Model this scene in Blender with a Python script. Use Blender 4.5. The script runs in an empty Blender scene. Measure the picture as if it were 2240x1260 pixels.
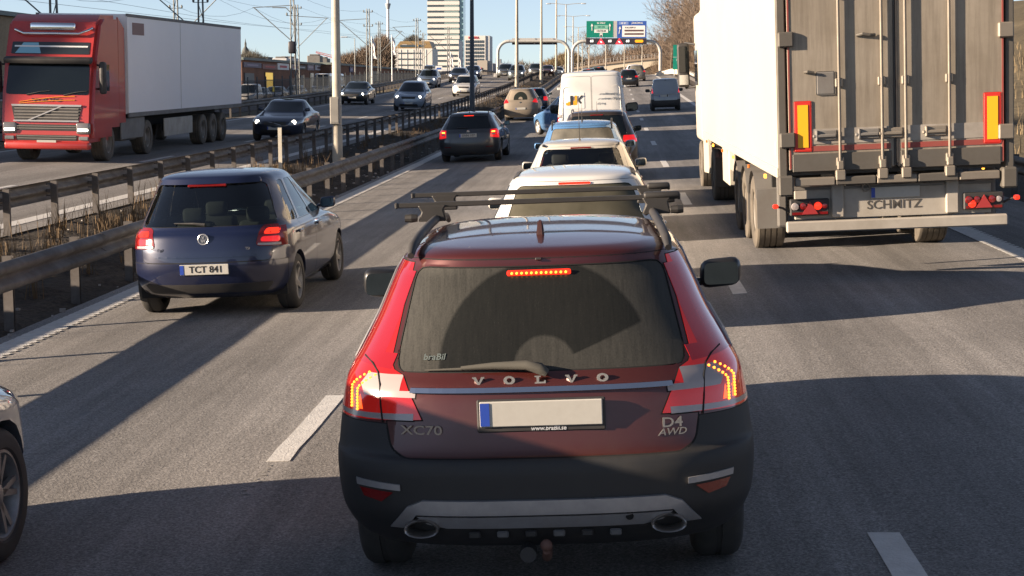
import bpy, bmesh, math, random
from mathutils import Vector, Matrix
R = math.radians
random.seed(7)
scene = bpy.context.scene
col = scene.collection

# ------------------------------------------------------------------ camera
cam_d = bpy.data.cameras.new('camera'); cam = bpy.data.objects.new('camera', cam_d); col.objects.link(cam)
cam.location = (0, 0, 2.304)
cam.rotation_euler = (math.pi / 2 - 0.12938, 0, 0.06528)
cam_d.sensor_width = 36.0; cam_d.lens = 3392.2 / 2240 * 36.0
cam_d.clip_start = 0.1; cam_d.clip_end = 6000
scene.camera = cam
# ------------------------------------------------------------------ sky and sun
SUN_EL = R(14.3); SUN_BACK = R(17)          # low winter sun from the left, a little behind the camera
sun_dir = Vector((-math.cos(SUN_EL) * math.cos(SUN_BACK), -math.cos(SUN_EL) * math.sin(SUN_BACK), math.sin(SUN_EL)))
world = bpy.data.worlds.new('World'); scene.world = world; world.use_nodes = True
wn = world.node_tree; wn.nodes.clear()
sky = wn.nodes.new('ShaderNodeTexSky'); sky.sky_type = 'NISHITA'; sky.sun_disc = False
sky.sun_elevation = SUN_EL; sky.sun_rotation = R(253)
sky.altitude = 20; sky.air_density = 0.6; sky.dust_density = 0.0; sky.ozone_density = 3.0
bg = wn.nodes.new('ShaderNodeBackground'); bg.inputs['Strength'].default_value = 0.053
wo = wn.nodes.new('ShaderNodeOutputWorld')
hs = wn.nodes.new('ShaderNodeHueSaturation'); hs.inputs['Saturation'].default_value = 0.62     # thin high haze pales the blue
wn.links.new(sky.outputs[0], hs.inputs['Color']); wn.links.new(hs.outputs[0], bg.inputs[0]); wn.links.new(bg.outputs[0], wo.inputs[0])
sl = bpy.data.lights.new('sun', 'SUN'); sl.energy = 5.0; sl.angle = R(0.55); sl.color = (1.0, 0.80, 0.60)
sun = bpy.data.objects.new('sun', sl); col.objects.link(sun)
sun.rotation_euler = (-sun_dir).to_track_quat('-Z', 'Y').to_euler(); sun.location = (-60, -20, 40)
# ------------------------------------------------------------------ exposure
vs = scene.view_settings
vs.view_transform = 'Standard'; vs.look = 'None'; vs.exposure = 1.62; vs.gamma = 1.0; vs.use_curve_mapping = False
scene.render.engine = 'CYCLES'
scene.render.resolution_x = 1024; scene.render.resolution_y = 576
# ------------------------------------------------------------------ materials
MATS = {}
def pr_mat(name, color=(.5, .5, .5), rough=.5, metal=0.0, coat=0.0, spec=.5, emit=None, estr=0.0, alpha=1.0, var=0.0, vscale=4.0,
           dirt=0.0, dirt_col=(.16, .13, .10), dscale=3.0, dirt_low=None, bump=0.0, bscale=60.0, coat_rough=.04):
    if name in MATS: return MATS[name]
    m = bpy.data.materials.new(name); m.use_nodes = True
    nt = m.node_tree; N = nt.nodes; Lk = nt.links
    b = N['Principled BSDF']
    b.inputs['Base Color'].default_value = (*color, 1); b.inputs['Roughness'].default_value = rough
    b.inputs['Metallic'].default_value = metal; b.inputs['Coat Weight'].default_value = coat
    b.inputs['Coat Roughness'].default_value = coat_rough; b.inputs['Specular IOR Level'].default_value = spec
    if emit: b.inputs['Emission Color'].default_value = (*emit, 1); b.inputs['Emission Strength'].default_value = estr
    tc = None
    def coords():
        nonlocal tc
        if tc is None: tc = N.new('ShaderNodeTexCoord')
        return tc.outputs['Object']
    cur = None
    if var > 0:
        n = N.new('ShaderNodeTexNoise'); n.inputs['Scale'].default_value = vscale; n.inputs['Detail'].default_value = 6
        Lk.new(coords(), n.inputs['Vector'])
        mp = N.new('ShaderNodeMapRange'); mp.inputs[1].default_value = .3; mp.inputs[2].default_value = .7
        mp.inputs[3].default_value = 1 - var; mp.inputs[4].default_value = 1 + var
        Lk.new(n.outputs['Fac'], mp.inputs[0])
        mx = N.new('ShaderNodeVectorMath'); mx.operation = 'SCALE'; mx.inputs[0].default_value = color
        Lk.new(mp.outputs[0], mx.inputs['Scale']); cur = mx.outputs[0]
        Lk.new(cur, b.inputs['Base Color'])
    if dirt > 0:
        n = N.new('ShaderNodeTexNoise'); n.inputs['Scale'].default_value = dscale; n.inputs['Detail'].default_value = 8; n.inputs['Roughness'].default_value = .65
        Lk.new(coords(), n.inputs['Vector'])
        mp = N.new('ShaderNodeMapRange'); mp.inputs[1].default_value = .35; mp.inputs[2].default_value = .75
        mp.inputs[3].default_value = dirt * .35; mp.inputs[4].default_value = min(1, dirt * 1.25)
        Lk.new(n.outputs['Fac'], mp.inputs[0]); fac = mp.outputs[0]
        if dirt_low:                                   # road film is thicker low on the vehicle
            sp = N.new('ShaderNodeSeparateXYZ'); Lk.new(coords(), sp.inputs[0])
            m2 = N.new('ShaderNodeMapRange'); m2.inputs[1].default_value = dirt_low[0]; m2.inputs[2].default_value = dirt_low[1]
            m2.inputs[3].default_value = 1.0; m2.inputs[4].default_value = dirt_low[2]
            Lk.new(sp.outputs['Z'], m2.inputs[0])
            mu = N.new('ShaderNodeMath'); mu.operation = 'MULTIPLY'; Lk.new(fac, mu.inputs[0]); Lk.new(m2.outputs[0], mu.inputs[1]); fac = mu.outputs[0]
        mx = N.new('ShaderNodeMix'); mx.data_type = 'RGBA'
        mx.inputs[6].default_value = (*color, 1)
        if cur: Lk.new(cur, mx.inputs[6])
        mx.inputs[7].default_value = (*dirt_col, 1); Lk.new(fac, mx.inputs[0]); Lk.new(mx.outputs[2], b.inputs['Base Color'])
        mr = N.new('ShaderNodeMapRange'); mr.inputs[3].default_value = rough; mr.inputs[4].default_value = .85; Lk.new(fac, mr.inputs[0]); Lk.new(mr.outputs[0], b.inputs['Roughness'])
        if coat:
            mc = N.new('ShaderNodeMapRange'); mc.inputs[3].default_value = coat; mc.inputs[4].default_value = coat * .1; Lk.new(fac, mc.inputs[0]); Lk.new(mc.outputs[0], b.inputs['Coat Weight'])
    if bump > 0:
        n = N.new('ShaderNodeTexNoise'); n.inputs['Scale'].default_value = bscale; n.inputs['Detail'].default_value = 4
        Lk.new(coords(), n.inputs['Vector'])
        bp = N.new('ShaderNodeBump'); bp.inputs['Strength'].default_value = bump; bp.inputs['Distance'].default_value = .01
        Lk.new(n.outputs['Fac'], bp.inputs['Height']); Lk.new(bp.outputs[0], b.inputs['Normal'])
    MATS[name] = m
    return m
def glass_mat(name, tint=(.5, .6, .55), dark=.0):
    if name in MATS: return MATS[name]
    m = bpy.data.materials.new(name); m.use_nodes = True; nt = m.node_tree; N = nt.nodes; N.clear()
    o = N.new('ShaderNodeOutputMaterial'); tr = N.new('ShaderNodeBsdfTransparent'); tr.inputs[0].default_value = (*tint, 1)
    gl = N.new('ShaderNodeBsdfGlossy'); gl.inputs['Roughness'].default_value = .02
    fr = N.new('ShaderNodeFresnel'); fr.inputs[0].default_value = 1.5
    mp = N.new('ShaderNodeMath'); mp.operation = 'MULTIPLY_ADD'; mp.inputs[1].default_value = 1.2; mp.inputs[2].default_value = .03
    mx = N.new('ShaderNodeMixShader')
    nt.links.new(fr.outputs[0], mp.inputs[0]); nt.links.new(mp.outputs[0], mx.inputs[0]); nt.links.new(tr.outputs[0], mx.inputs[1]); nt.links.new(gl.outputs[0], mx.inputs[2])
    nt.links.new(mx.outputs[0], o.inputs[0]); MATS[name] = m
    return m
# ------------------------------------------------------------------ objects
def tag(o, label=None, cat=None, group=None, kind=None):
    if label: o['label'] = label
    if cat: o['category'] = cat
    if group: o['group'] = group
    if kind: o['kind'] = kind
    return o
def empty(name, loc=(0, 0, 0), rot=(0, 0, 0)):
    o = bpy.data.objects.new(name, None); col.objects.link(o); o.location = loc; o.rotation_euler = rot; o.empty_display_size = .1
    return o
def link_mesh(name, me, mat=None, parent=None, loc=None, rot=None, scale=None):
    o = bpy.data.objects.new(name, me); col.objects.link(o)
    if parent: o.parent = parent
    if loc: o.location = loc
    if rot: o.rotation_euler = rot
    if scale: o.scale = scale
    if mat is not None:
        for i, mm in enumerate(mat if isinstance(mat, (list, tuple)) else [mat]):
            if len(me.materials) <= i: me.materials.append(mm)
            if me.materials[i] != mm:
                o.material_slots[i].link = 'OBJECT'; o.material_slots[i].material = mm
    return o
def to_mesh(bm, name='mesh', smooth=None):
    me = bpy.data.meshes.new(name); bm.normal_update(); bm.to_mesh(me); bm.free()
    if smooth is not None:
        me.polygons.foreach_set('use_smooth', [True] * len(me.polygons))
        if smooth < 180: me.set_sharp_from_angle(angle=R(smooth))
    return me
def obj(name, bm, mat=None, parent=None, smooth=None, **k):
    return link_mesh(name, to_mesh(bm, name, smooth), mat, parent, **k)
def box(bm, c, s, bevel=0.0, seg=2, rot=None):
    r = bmesh.ops.create_cube(bm, size=1.0); vs_ = r['verts']
    bmesh.ops.scale(bm, vec=s, verts=vs_)
    if bevel > 0:
        es = list({e for v in vs_ for e in v.link_edges})
        rr = bmesh.ops.bevel(bm, geom=es, offset=bevel, segments=seg, profile=.5, affect='EDGES')
        vs_ = list({v for f in rr['faces'] for v in f.verts} | {v for v in vs_ if v.is_valid})
    if rot is not None: bmesh.ops.rotate(bm, cent=(0, 0, 0), matrix=rot, verts=vs_)
    bmesh.ops.translate(bm, vec=c, verts=vs_)
    return vs_
def bx(c, s, bevel=0.0, seg=2, rot=None):
    bm = bmesh.new(); box(bm, c, s, bevel, seg, rot); return bm
def tube(bm, pts, rad, n=8, cap=True):
    """tube along a polyline; rad a number or one per point"""
    pts = [Vector(p) for p in pts]
    rads = rad if isinstance(rad, (list, tuple)) else [rad] * len(pts)
    rings = []; up0 = None
    for i, p in enumerate(pts):
        t = (pts[min(i + 1, len(pts) - 1)] - pts[max(i - 1, 0)]).normalized()
        if up0 is None:
            up0 = Vector((0, 0, 1)) if abs(t.z) < .9 else Vector((1, 0, 0))
        a = t.cross(up0).normalized(); b = a.cross(t).normalized(); up0 = b
        rings.append([bm.verts.new(p + (a * math.cos(2 * math.pi * k / n) + b * math.sin(2 * math.pi * k / n)) * rads[i]) for k in range(n)])
    for i in range(len(rings) - 1):
        for k in range(n):
            bm.faces.new((rings[i][k], rings[i][(k + 1) % n], rings[i + 1][(k + 1) % n], rings[i + 1][k]))
    if cap and n > 2:
        bm.faces.new(rings[0][::-1]); bm.faces.new(rings[-1])
def lathe(bm, prof, n=24, axis='X', c=(0, 0, 0)):
    """prof: list of (r, a): radius, position along axis; closed by caps only where r = 0"""
    rows = []
    for r, a in prof:
        row = []
        for k in range(n):
            t = 2 * math.pi * k / n
            p = {'X': (a, r * math.cos(t), r * math.sin(t)), 'Y': (r * math.cos(t), a, r * math.sin(t)), 'Z': (r * math.cos(t), r * math.sin(t), a)}[axis]
            row.append(bm.verts.new((p[0] + c[0], p[1] + c[1], p[2] + c[2])))
        rows.append(row)
    for i in range(len(rows) - 1):
        for k in range(n):
            bm.faces.new((rows[i][k], rows[i][(k + 1) % n], rows[i + 1][(k + 1) % n], rows[i + 1][k]))
    return rows
def fix_normals(bm):
    bmesh.ops.remove_doubles(bm, verts=bm.verts, dist=1e-5)
    bmesh.ops.recalc_face_normals(bm, faces=bm.faces)
def prism(bm, poly, a, b, plane='XZ'):
    """extrude a 2D polygon between a and b on the third axis"""
    def P(u, v, w): return {'XZ': (u, w, v), 'XY': (u, v, w), 'YZ': (w, u, v)}[plane]
    A = [bm.verts.new(P(u, v, a)) for u, v in poly]; B = [bm.verts.new(P(u, v, b)) for u, v in poly]
    fs = [bm.faces.new(A), bm.faces.new(B[::-1])]
    n = len(poly)
    for i in range(n): fs.append(bm.faces.new((A[i], B[i], B[(i + 1) % n], A[(i + 1) % n])))
    bmesh.ops.recalc_face_normals(bm, faces=fs)
    return fs
TEXT = {}
def text_mesh(s, size=.1, depth=.002, bold=0.0, align='CENTER', shear=0.0):
    key = (s, size, depth, bold, align, shear)
    if key in TEXT: return TEXT[key]
    c = bpy.data.curves.new('lettering', 'FONT'); c.body = s; c.size = size; c.extrude = depth; c.offset = bold; c.align_x = align; c.align_y = 'CENTER'; c.shear = shear
    c.resolution_u = 3
    o = bpy.data.objects.new('lettering', c); col.objects.link(o)
    bpy.context.view_layer.update()
    me = bpy.data.meshes.new_from_object(o.evaluated_get(bpy.context.evaluated_depsgraph_get()))
    bpy.data.objects.remove(o); bpy.data.curves.remove(c); TEXT[key] = me
    return me
TXROT = (math.pi / 2, 0, 0)          # lettering that faces -Y
# ------------------------------------------------------------------ the lie of the land
KZ = 0.00020125; SE = 0.038
def sag(Y):
    if Y <= 0: return 0.0
    if Y <= 160: return KZ * Y * Y / 2
    s0 = KZ * 160; z0 = KZ * 160 * 160 / 2
    if Y <= 235: u = Y - 160; return z0 + s0 * u - s0 / 150 * u * u
    z3 = z0 + s0 * 37.5
    t = max(0.0, min(1.0, (Y - 290) / 120.0)); return z3 - 1.6 * t * t * (3 - 2 * t)
def cross(X):
    if X >= -6.2: return SE * X
    if X >= -8.7: t = (-6.2 - X) / 2.5; return -.2356 * (1 - t) + .03 * t
    if X >= -18.9: return .03 + .015 * (-8.7 - X)
    return .183
def gz(X, Y): return cross(X) + sag(Y)
def slope(Y): return (sag(Y + 1) - sag(Y - 1)) / 2
def pose(X, Y, yaw=0.0):
    """location and rotation of something standing square on the road"""
    tilt = -math.atan(cross(X + .5) - cross(X - .5)); pitch = math.atan(slope(Y))
    M = Matrix.Rotation(pitch, 3, 'X') @ Matrix.Rotation(tilt, 3, 'Y') @ Matrix.Rotation(yaw, 3, 'Z')
    return (X, Y, gz(X, Y)), M.to_euler()
# ------------------------------------------------------------------ from a pixel of the photograph to a direction
F_, YAW, PITCH, CH = 3392.2, .06528, .12938, 2.304
def ray(x, y):
    a = (x - 1120) / F_; b = (630 - y) / F_
    cp, sp = math.cos(PITCH), math.sin(PITCH)
    yf = cp + b * sp; z = -sp + b * cp
    return Vector((a * math.cos(YAW) - yf * math.sin(YAW), a * math.sin(YAW) + yf * math.cos(YAW), z))
def at(x, y, Y):
    r = ray(x, y); return r * (Y / r.y) + Vector((0, 0, CH))
# ------------------------------------------------------------------ ground, roads, markings
def noise_chain(N, Lk, vec, scale, detail=5, rough=.6):
    n = N.new('ShaderNodeTexNoise'); n.inputs['Scale'].default_value = scale; n.inputs['Detail'].default_value = detail; n.inputs['Roughness'].default_value = rough
    Lk.new(vec, n.inputs['Vector']); return n.outputs['Fac']
def surface_mat(name, c1, c2, s_fine, s_big, rough=.9, bump=.6, bdist=.01, big_amt=.35, stone=None, tracks=None, streak=False):
    m = bpy.data.materials.new(name); m.use_nodes = True; nt = m.node_tree; N = nt.nodes; Lk = nt.links
    b = N['Principled BSDF']; b.inputs['Roughness'].default_value = rough; b.inputs['Specular IOR Level'].default_value = .25
    tc = N.new('ShaderNodeTexCoord'); v = tc.outputs['Object']
    fine = noise_chain(N, Lk, v, s_fine, 3, .7); big = noise_chain(N, Lk, v, s_big, 5)
    rp = N.new('ShaderNodeMapRange'); rp.inputs[1].default_value = .32; rp.inputs[2].default_value = .68; Lk.new(fine, rp.inputs[0])
    mx = N.new('ShaderNodeMix'); mx.data_type = 'RGBA'; mx.inputs[6].default_value = (*c1, 1); mx.inputs[7].default_value = (*c2, 1); Lk.new(rp.outputs[0], mx.inputs[0])
    out = mx.outputs[2]
    r2 = N.new('ShaderNodeMapRange'); r2.inputs[1].default_value = .3; r2.inputs[2].default_value = .7; r2.inputs[3].default_value = 1 - big_amt; r2.inputs[4].default_value = 1 + big_amt; Lk.new(big, r2.inputs[0])
    fac = r2.outputs[0]
    if stone:                                          # pale and dark stones in the surface
        vo = N.new('ShaderNodeTexVoronoi'); vo.inputs['Scale'].default_value = stone; Lk.new(v, vo.inputs['Vector'])
        sp = N.new('ShaderNodeSeparateColor'); Lk.new(vo.outputs['Color'], sp.inputs[0])
        r3 = N.new('ShaderNodeMapRange'); r3.inputs[3].default_value = .70; r3.inputs[4].default_value = 1.32; Lk.new(sp.outputs[0], r3.inputs[0])
        mm = N.new('ShaderNodeMath'); mm.operation = 'MULTIPLY'; Lk.new(fac, mm.inputs[0]); Lk.new(r3.outputs[0], mm.inputs[1]); fac = mm.outputs[0]
    if tracks:                                         # polished wheel tracks and the oil-dark lane centre
        s = N.new('ShaderNodeSeparateXYZ'); Lk.new(v, s.inputs[0])
        w = N.new('ShaderNodeMath'); w.operation = 'MULTIPLY_ADD'; w.inputs[1].default_value = 2 * math.pi / 1.75; w.inputs[2].default_value = tracks; Lk.new(s.outputs[0], w.inputs[0])
        cs = N.new('ShaderNodeMath'); cs.operation = 'COSINE'; Lk.new(w.outputs[0], cs.inputs[0])
        r4 = N.new('ShaderNodeMapRange'); r4.inputs[1].default_value = -1; r4.inputs[2].default_value = 1; r4.inputs[3].default_value = .84; r4.inputs[4].default_value = 1.1; Lk.new(cs.outputs[0], r4.inputs[0])
        mm = N.new('ShaderNodeMath'); mm.operation = 'MULTIPLY'; Lk.new(fac, mm.inputs[0]); Lk.new(r4.outputs[0], mm.inputs[1]); fac = mm.outputs[0]
        mpg = N.new('ShaderNodeMapping'); mpg.inputs['Scale'].default_value = (1.6, .06, 1); Lk.new(v, mpg.inputs[0])
        stk = noise_chain(N, Lk, mpg.outputs[0], 3.0, 6, .7)
        r5 = N.new('ShaderNodeMapRange'); r5.inputs[1].default_value = .35; r5.inputs[2].default_value = .65; r5.inputs[3].default_value = .80; r5.inputs[4].default_value = 1.12; Lk.new(stk, r5.inputs[0])
        mm = N.new('ShaderNodeMath'); mm.operation = 'MULTIPLY'; Lk.new(fac, mm.inputs[0]); Lk.new(r5.outputs[0], mm.inputs[1]); fac = mm.outputs[0]
    sc = N.new('ShaderNodeVectorMath'); sc.operation = 'SCALE'; Lk.new(out, sc.inputs[0]); Lk.new(fac, sc.inputs['Scale']); Lk.new(sc.outputs[0], b.inputs['Base Color'])
    bp = N.new('ShaderNodeBump'); bp.inputs['Strength'].default_value = bump; bp.inputs['Distance'].default_value = bdist
    Lk.new(fine, bp.inputs['Height']); Lk.new(bp.outputs[0], b.inputs['Normal'])
    MATS[name] = m
    return m
M_asph = surface_mat('asphalt', (.135, .129, .124), (.285, .272, .26), 55, .35, .85, .55, .012, .17, stone=105, tracks=2.2)
M_asph2 = surface_mat('asphalt_oncoming', (.135, .128, .122), (.27, .255, .24), 40, .3, .85, .4, .01, .10, stone=60, tracks=1.0)
M_dirt = surface_mat('median_dirt', (.02, .017, .015), (.07, .057, .043), 14, .8, .95, .9, .05, .35)
M_ground = surface_mat('dry_ground', (.07, .058, .036), (.13, .105, .065), 3, .06, .95, .8, .1, .35)
M_paint = pr_mat('road_paint', (.58, .57, .545), .6, var=.10, vscale=9, dirt=.22, dirt_col=(.25, .23, .21), dscale=14, bump=.5, bscale=70)
M_galv = pr_mat('galvanised_steel', (.21, .20, .19), .5, .5, dirt=.7, dirt_col=(.075, .062, .05), dscale=2.5, var=.12, vscale=1.5)
M_post = pr_mat('dirty_steel_post', (.16, .15, .145), .6, .4, dirt=.7, dirt_col=(.07, .058, .05), dscale=6)

YS = [-12, -6] + [i * 2 for i in range(0, 30)] + [60 + i * 5 for i in range(0, 50)] + [320, 360, 420, 500, 620]
def strip(xs, ys, zf, xoff=None):
    bm = bmesh.new(); rows = [[bm.verts.new((x, y, zf(x, y))) for x in xs] for y in ys]
    for i in range(len(ys) - 1):
        for j in range(len(xs) - 1): bm.faces.new((rows[i][j], rows[i][j + 1], rows[i + 1][j + 1], rows[i + 1][j]))
    return bm
def land(X, Y):
    """ground outside the road bed: cutting on the right, low flat land on the left"""
    if X > 7.0:
        k = max(0.0, min(1.0, (Y - 25) / 60.0))
        d = X - 7.0
        z = gz(7.0, Y) - .06 + min(d, 3) * .03
        if d > 2.0: z += (min(d - 2.0, 30) * .26) * (.45 + .55 * k) + max(0, d - 32) * .05
        return z
    if X < -18.9:
        d = -18.9 - X; t = max(0.0, min(1.0, d / 12.0))
        far = .16 + .38 * sag(min(Y, 300))
        return (gz(-18.9, Y) - .06) * (1 - t) + (far - .15) * t
    return gz(X, Y) - .06
gx = [-900, -400, -200, -120, -80, -60, -45, -36, -30, -26, -22, -20, -18.9, -17.6, -15, -12, -9, -8.7, -7.5, -6.2, -3, 0, 3, 5, 7, 8, 9, 10, 12, 15, 19, 24, 30, 39, 50, 80, 140, 300, 700]
gy = [-60] + YS[:-1] + [620, 900, 1400, 2200, 3500]
tag(obj('ground', strip(gx, gy, land), M_ground, smooth=180), kind='structure')
road = tag(obj('road', strip([-6.15, -5, -4, -2, 0, 2, 4, 5.5, 7.0], YS, lambda x, y: gz(x, y)), M_asph, smooth=180), kind='structure')
road2 = tag(obj('oncoming_road', strip([-18.7, -17.3, -16, -14, -12, -10.5, -9.05], YS, lambda x, y: gz(x, y)), M_asph2, smooth=180), kind='structure')
rnd = random.Random(3)
def med_z(x, y):
    e = max(0, min(1, (x + 9.05) / .5, (-6.15 - x) / .3))
    return gz(x, y) - .02 + e * rnd.uniform(-.03, .09)
tag(obj('median_verge', strip([-9.06 + i * .29 for i in range(11)], [i * .4 for i in range(5, 220)] + [88 + i * 3 for i in range(1, 75)], med_z), M_dirt, smooth=180), kind='structure')
# verge on the right behind the shoulder
tag(obj('shoulder_verge', strip([7.0, 7.6, 8.4, 9.2], YS, lambda x, y: land(x, y) + .03 + (0 if x < 7.1 else rnd.uniform(0, .05))), M_dirt, smooth=180), kind='structure')

def dash(X, Y0, L, w, parent, name='lane_dash', rag=0.0):
    bm = bmesh.new(); r2 = random.Random(int(X * 100 + Y0 * 10)); n = 6
    a, b = [], []
    for i in range(n + 1):
        y = Y0 + L * i / n; j = r2.uniform(-.006, .006)
        e = r2.uniform(-rag, rag) if i in (0, n) else 0
        a.append(bm.verts.new((X - w / 2 + j, y + e, gz(X - w / 2, y) + .006))); b.append(bm.verts.new((X + w / 2 + j, y + (r2.uniform(-rag, rag) if i in (0, n) else 0), gz(X + w / 2, y) + .006)))
    for i in range(n): bm.faces.new((a[i], b[i], b[i + 1], a[i + 1]))
    r = bmesh.ops.extrude_face_region(bm, geom=bm.faces[:]); bmesh.ops.translate(bm, vec=(0, 0, -.004), verts=[v for v in r['geom'] if isinstance(v, bmesh.types.BMVert)])
    bmesh.ops.recalc_face_normals(bm, faces=bm.faces)
    return obj(name, bm, M_paint, parent)
for k in range(0, 19): dash(1.377, 4.68 + 12 * k, 3.0, .16, road, rag=.07)
dash(-2.123, 9.55, 2.10, .15, road)                       # the near end of this one is worn away
for k in range(1, 18): dash(-2.123, 8.7 + 12 * k, 3.0, .15, road, rag=.05)
M_worn = pr_mat('worn_paint', (.34, .33, .31), .8, var=.3, vscale=30, dirt=.8, dirt_col=(.16, .15, .14), dscale=25)
bm = bmesh.new()
for i in range(9):
    y = 8.75 + i * .085 + rnd.uniform(-.02, .02); x0 = -2.19 + rnd.uniform(0, .07); x1 = x0 + rnd.uniform(.03, .08)
    q = [(x0, y), (x1, y + .01), (x1 - .02, y + .035), (x0 + .01, y + .03)]
    bm.faces.new([bm.verts.new((u, v, gz(u, v) + .004)) for u, v in q])
obj('worn_lane_dash', bm, M_worn, road)
for k in range(0, 17): dash(-12.8, 29.45 + 12 * k, 3.0, .15, road2)
def long_line(name, X, w, y0, y1, parent, rib=0.0, rib_end=0):
    bm = bmesh.new(); a = []; y = y0
    ys = []
    while y < y1:
        if rib and y < rib_end: ys += [(y, 0), (y + rib * .45, 0), (y + rib * .45, 1), (y + rib, 1)]; y += rib
        else: ys.append((y, 0)); y += 4 if y > 12 else 1
    pr_ = None
    for y, k in ys:
        x1 = X + w + (.045 if k else 0)
        q = (bm.verts.new((X, y, gz(X, y) + .006 + .003 * k)), bm.verts.new((x1, y, gz(x1, y) + .006 + .003 * k)))
        if pr_ and (pr_[0].co - q[0].co).length > 1e-4 : bm.faces.new((pr_[0], pr_[1], q[1], q[0]))
        pr_ = q
    obj(name, bm, M_paint, parent)
M_edge = M_paint
long_line('edge_line', -5.97, .29, 2, 300, road, rib=.17, rib_end=46)
long_line('edge_line', 4.91, .28, 2, 300, road, rib=.2, rib_end=30)
long_line('edge_line', -9.80, .30, 4, 300, road2)
long_line('edge_line', -18.2, .20, 4, 300, road2)
# cracks and patches
M_tar = pr_mat('tar', (.075, .072, .07), .55, var=.2)
def crack(pts, w, parent=road):
    bm = bmesh.new(); prv = None
    for x, y in pts:
        q = (bm.verts.new((x, y - w / 2, gz(x, y) + .003)), bm.verts.new((x, y + w / 2, gz(x, y) + .003)))
        if prv: bm.faces.new((prv[0], q[0], q[1], prv[1]))
        prv = q
    obj('tar_seam', bm, M_tar, parent)
# crack([(-5.5 + i * .25, 12.55 + i * .035 + rnd.uniform(-.012, .012)) for i in range(8)], .03)
# crack([(-5.3 + i * .25, 15.05 + i * .05 + rnd.uniform(-.012, .012)) for i in range(6)], .025)
rk_ = random.Random(12)
def wander(x, y, n, sx, sy, w):
    pts = []
    for i in range(n): pts.append((x, y)); x += sx + rk_.gauss(0, .014); y += sy + rk_.gauss(0, .05)
    bm = bmesh.new(); prv = None
    for i, (u, v) in enumerate(pts):
        ww = w * rk_.uniform(.5, 1.2); q = (bm.verts.new((u - ww / 2, v - ww / 3, gz(u, v) + .0025)), bm.verts.new((u + ww / 2, v + ww / 3, gz(u, v) + .0025)))
        if prv: bm.faces.new((prv[0], prv[1], q[1], q[0]))
        prv = q
    bmesh.ops.recalc_face_normals(bm, faces=bm.faces)
    for f in bm.faces:
        if f.normal.z < 0: f.normal_flip()
    obj('sealed_crack', bm, M_tar, road)
M_stain = pr_mat('oil_stain', (.085, .082, .08), .5, var=.3, vscale=8)
for x, y, a_, b_ in ((-.45, 5.2, .10, .22), (-3.95, 11.2, .03, .12), (-4.1, 13.6, .04, .10)):
    bm = bmesh.new(); pts = []
    for k in range(18): t = k * math.pi / 9; rr = rk_.uniform(.65, 1.1); u, v = x + a_ * rr * math.cos(t), y + b_ * rr * math.sin(t); pts.append(bm.verts.new((u, v, gz(u, v) + .0028)))
    bm.faces.new(pts); obj('oil_stain', bm, M_stain, road)
# ------------------------------------------------------------------ guard rails
WP = [(0, .155), (.022, .15), (.074, .112), (.08, .085), (.074, .06), (.008, .022), (0, 0), (.008, -.022), (.074, -.06), (.08, -.085), (.074, -.112), (.022, -.15), (0, -.155)]
def beam_mesh(X, zc, sgn, ys):
    bm = bmesh.new(); rows = []
    prof = [(sgn * u, v) for u, v in WP] + [(sgn * (u - .007), v) for u, v in WP[::-1]]
    for y in ys: rows.append([bm.verts.new((X + u, y, gz(X, y) + zc + v)) for u, v in prof])
    n = len(prof)
    for i in range(len(ys) - 1):
        for k in range(n): bm.faces.new((rows[i][k], rows[i][(k + 1) % n], rows[i + 1][(k + 1) % n], rows[i + 1][k]))
    bm.faces.new(rows[0]); bm.faces.new(rows[-1][::-1])
    bmesh.ops.recalc_face_normals(bm, faces=bm.faces)
    return bm
def post_mesh(h, sgn):
    bm = bmesh.new()
    box(bm, (-sgn * .05, 0, h / 2 - .15), (.006, .055, h + .3)); box(bm, (0, .024, h / 2 - .15), (.10, .006, h + .3)); box(bm, (0, -.024, h / 2 - .15), (.10, .006, h + .3))
    box(bm, (sgn * .085, 0, h - .16), (.08, .07, .05)); box(bm, (sgn * .085, 0, h - .04 - .2), (.07, .09, .02)); box(bm, (sgn * .085, 0, h - .05), (.07, .09, .02))
    return to_mesh(bm, 'rail_post')
def guard_rail(label, X, zc, sgn, y0, y1, off, group='guard rails along the motorway', bolts=True):
    e = tag(empty('guard_rail', (0, 0, 0)), label, 'guard rail', group)
    # beam lengths overlap like shingles, each about 4 m
    ys = []; y = y0
    while y < 70: ys.append(y); y += 4
    while y < y1: ys.append(y); y += 16
    ys.append(y1)
    for i in range(len(ys) - 1):
        seg = [ys[i], (ys[i] + ys[i + 1]) / 2, ys[i + 1] + (.25 if i < len(ys) - 2 else 0)]
        obj('beam', beam_mesh(X + sgn * .13 + sgn * .003 * (i % 2), zc + rnd.uniform(-.006, .006), sgn, seg), M_galv, e, smooth=50)
    pm = post_mesh(zc + .16, sgn); y = off
    while y < y1:
        link_mesh('post', pm, M_post, e, loc=(X, y, gz(X, y)), rot=(rnd.uniform(-.02, .02), rnd.uniform(-.015, .015), 0)); y += 2
    return e
guard_rail('dirty steel guard rail beside our left lane, nearest to the camera', -6.22, .62, 1, 2, 230, 3.5)
guard_rail('steel guard rail on the far side of the median, its posts facing us', -9.05, .53, -1, 6, 250, 6.6)
guard_rail('guard rail on the far left edge of the oncoming carriageway', -19.15, .6, 1, 30, 260, 31)
guard_rail('low guard rail along the right shoulder ahead of the trailer', 7.35, .55, -1, 14, 175, 15)
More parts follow.
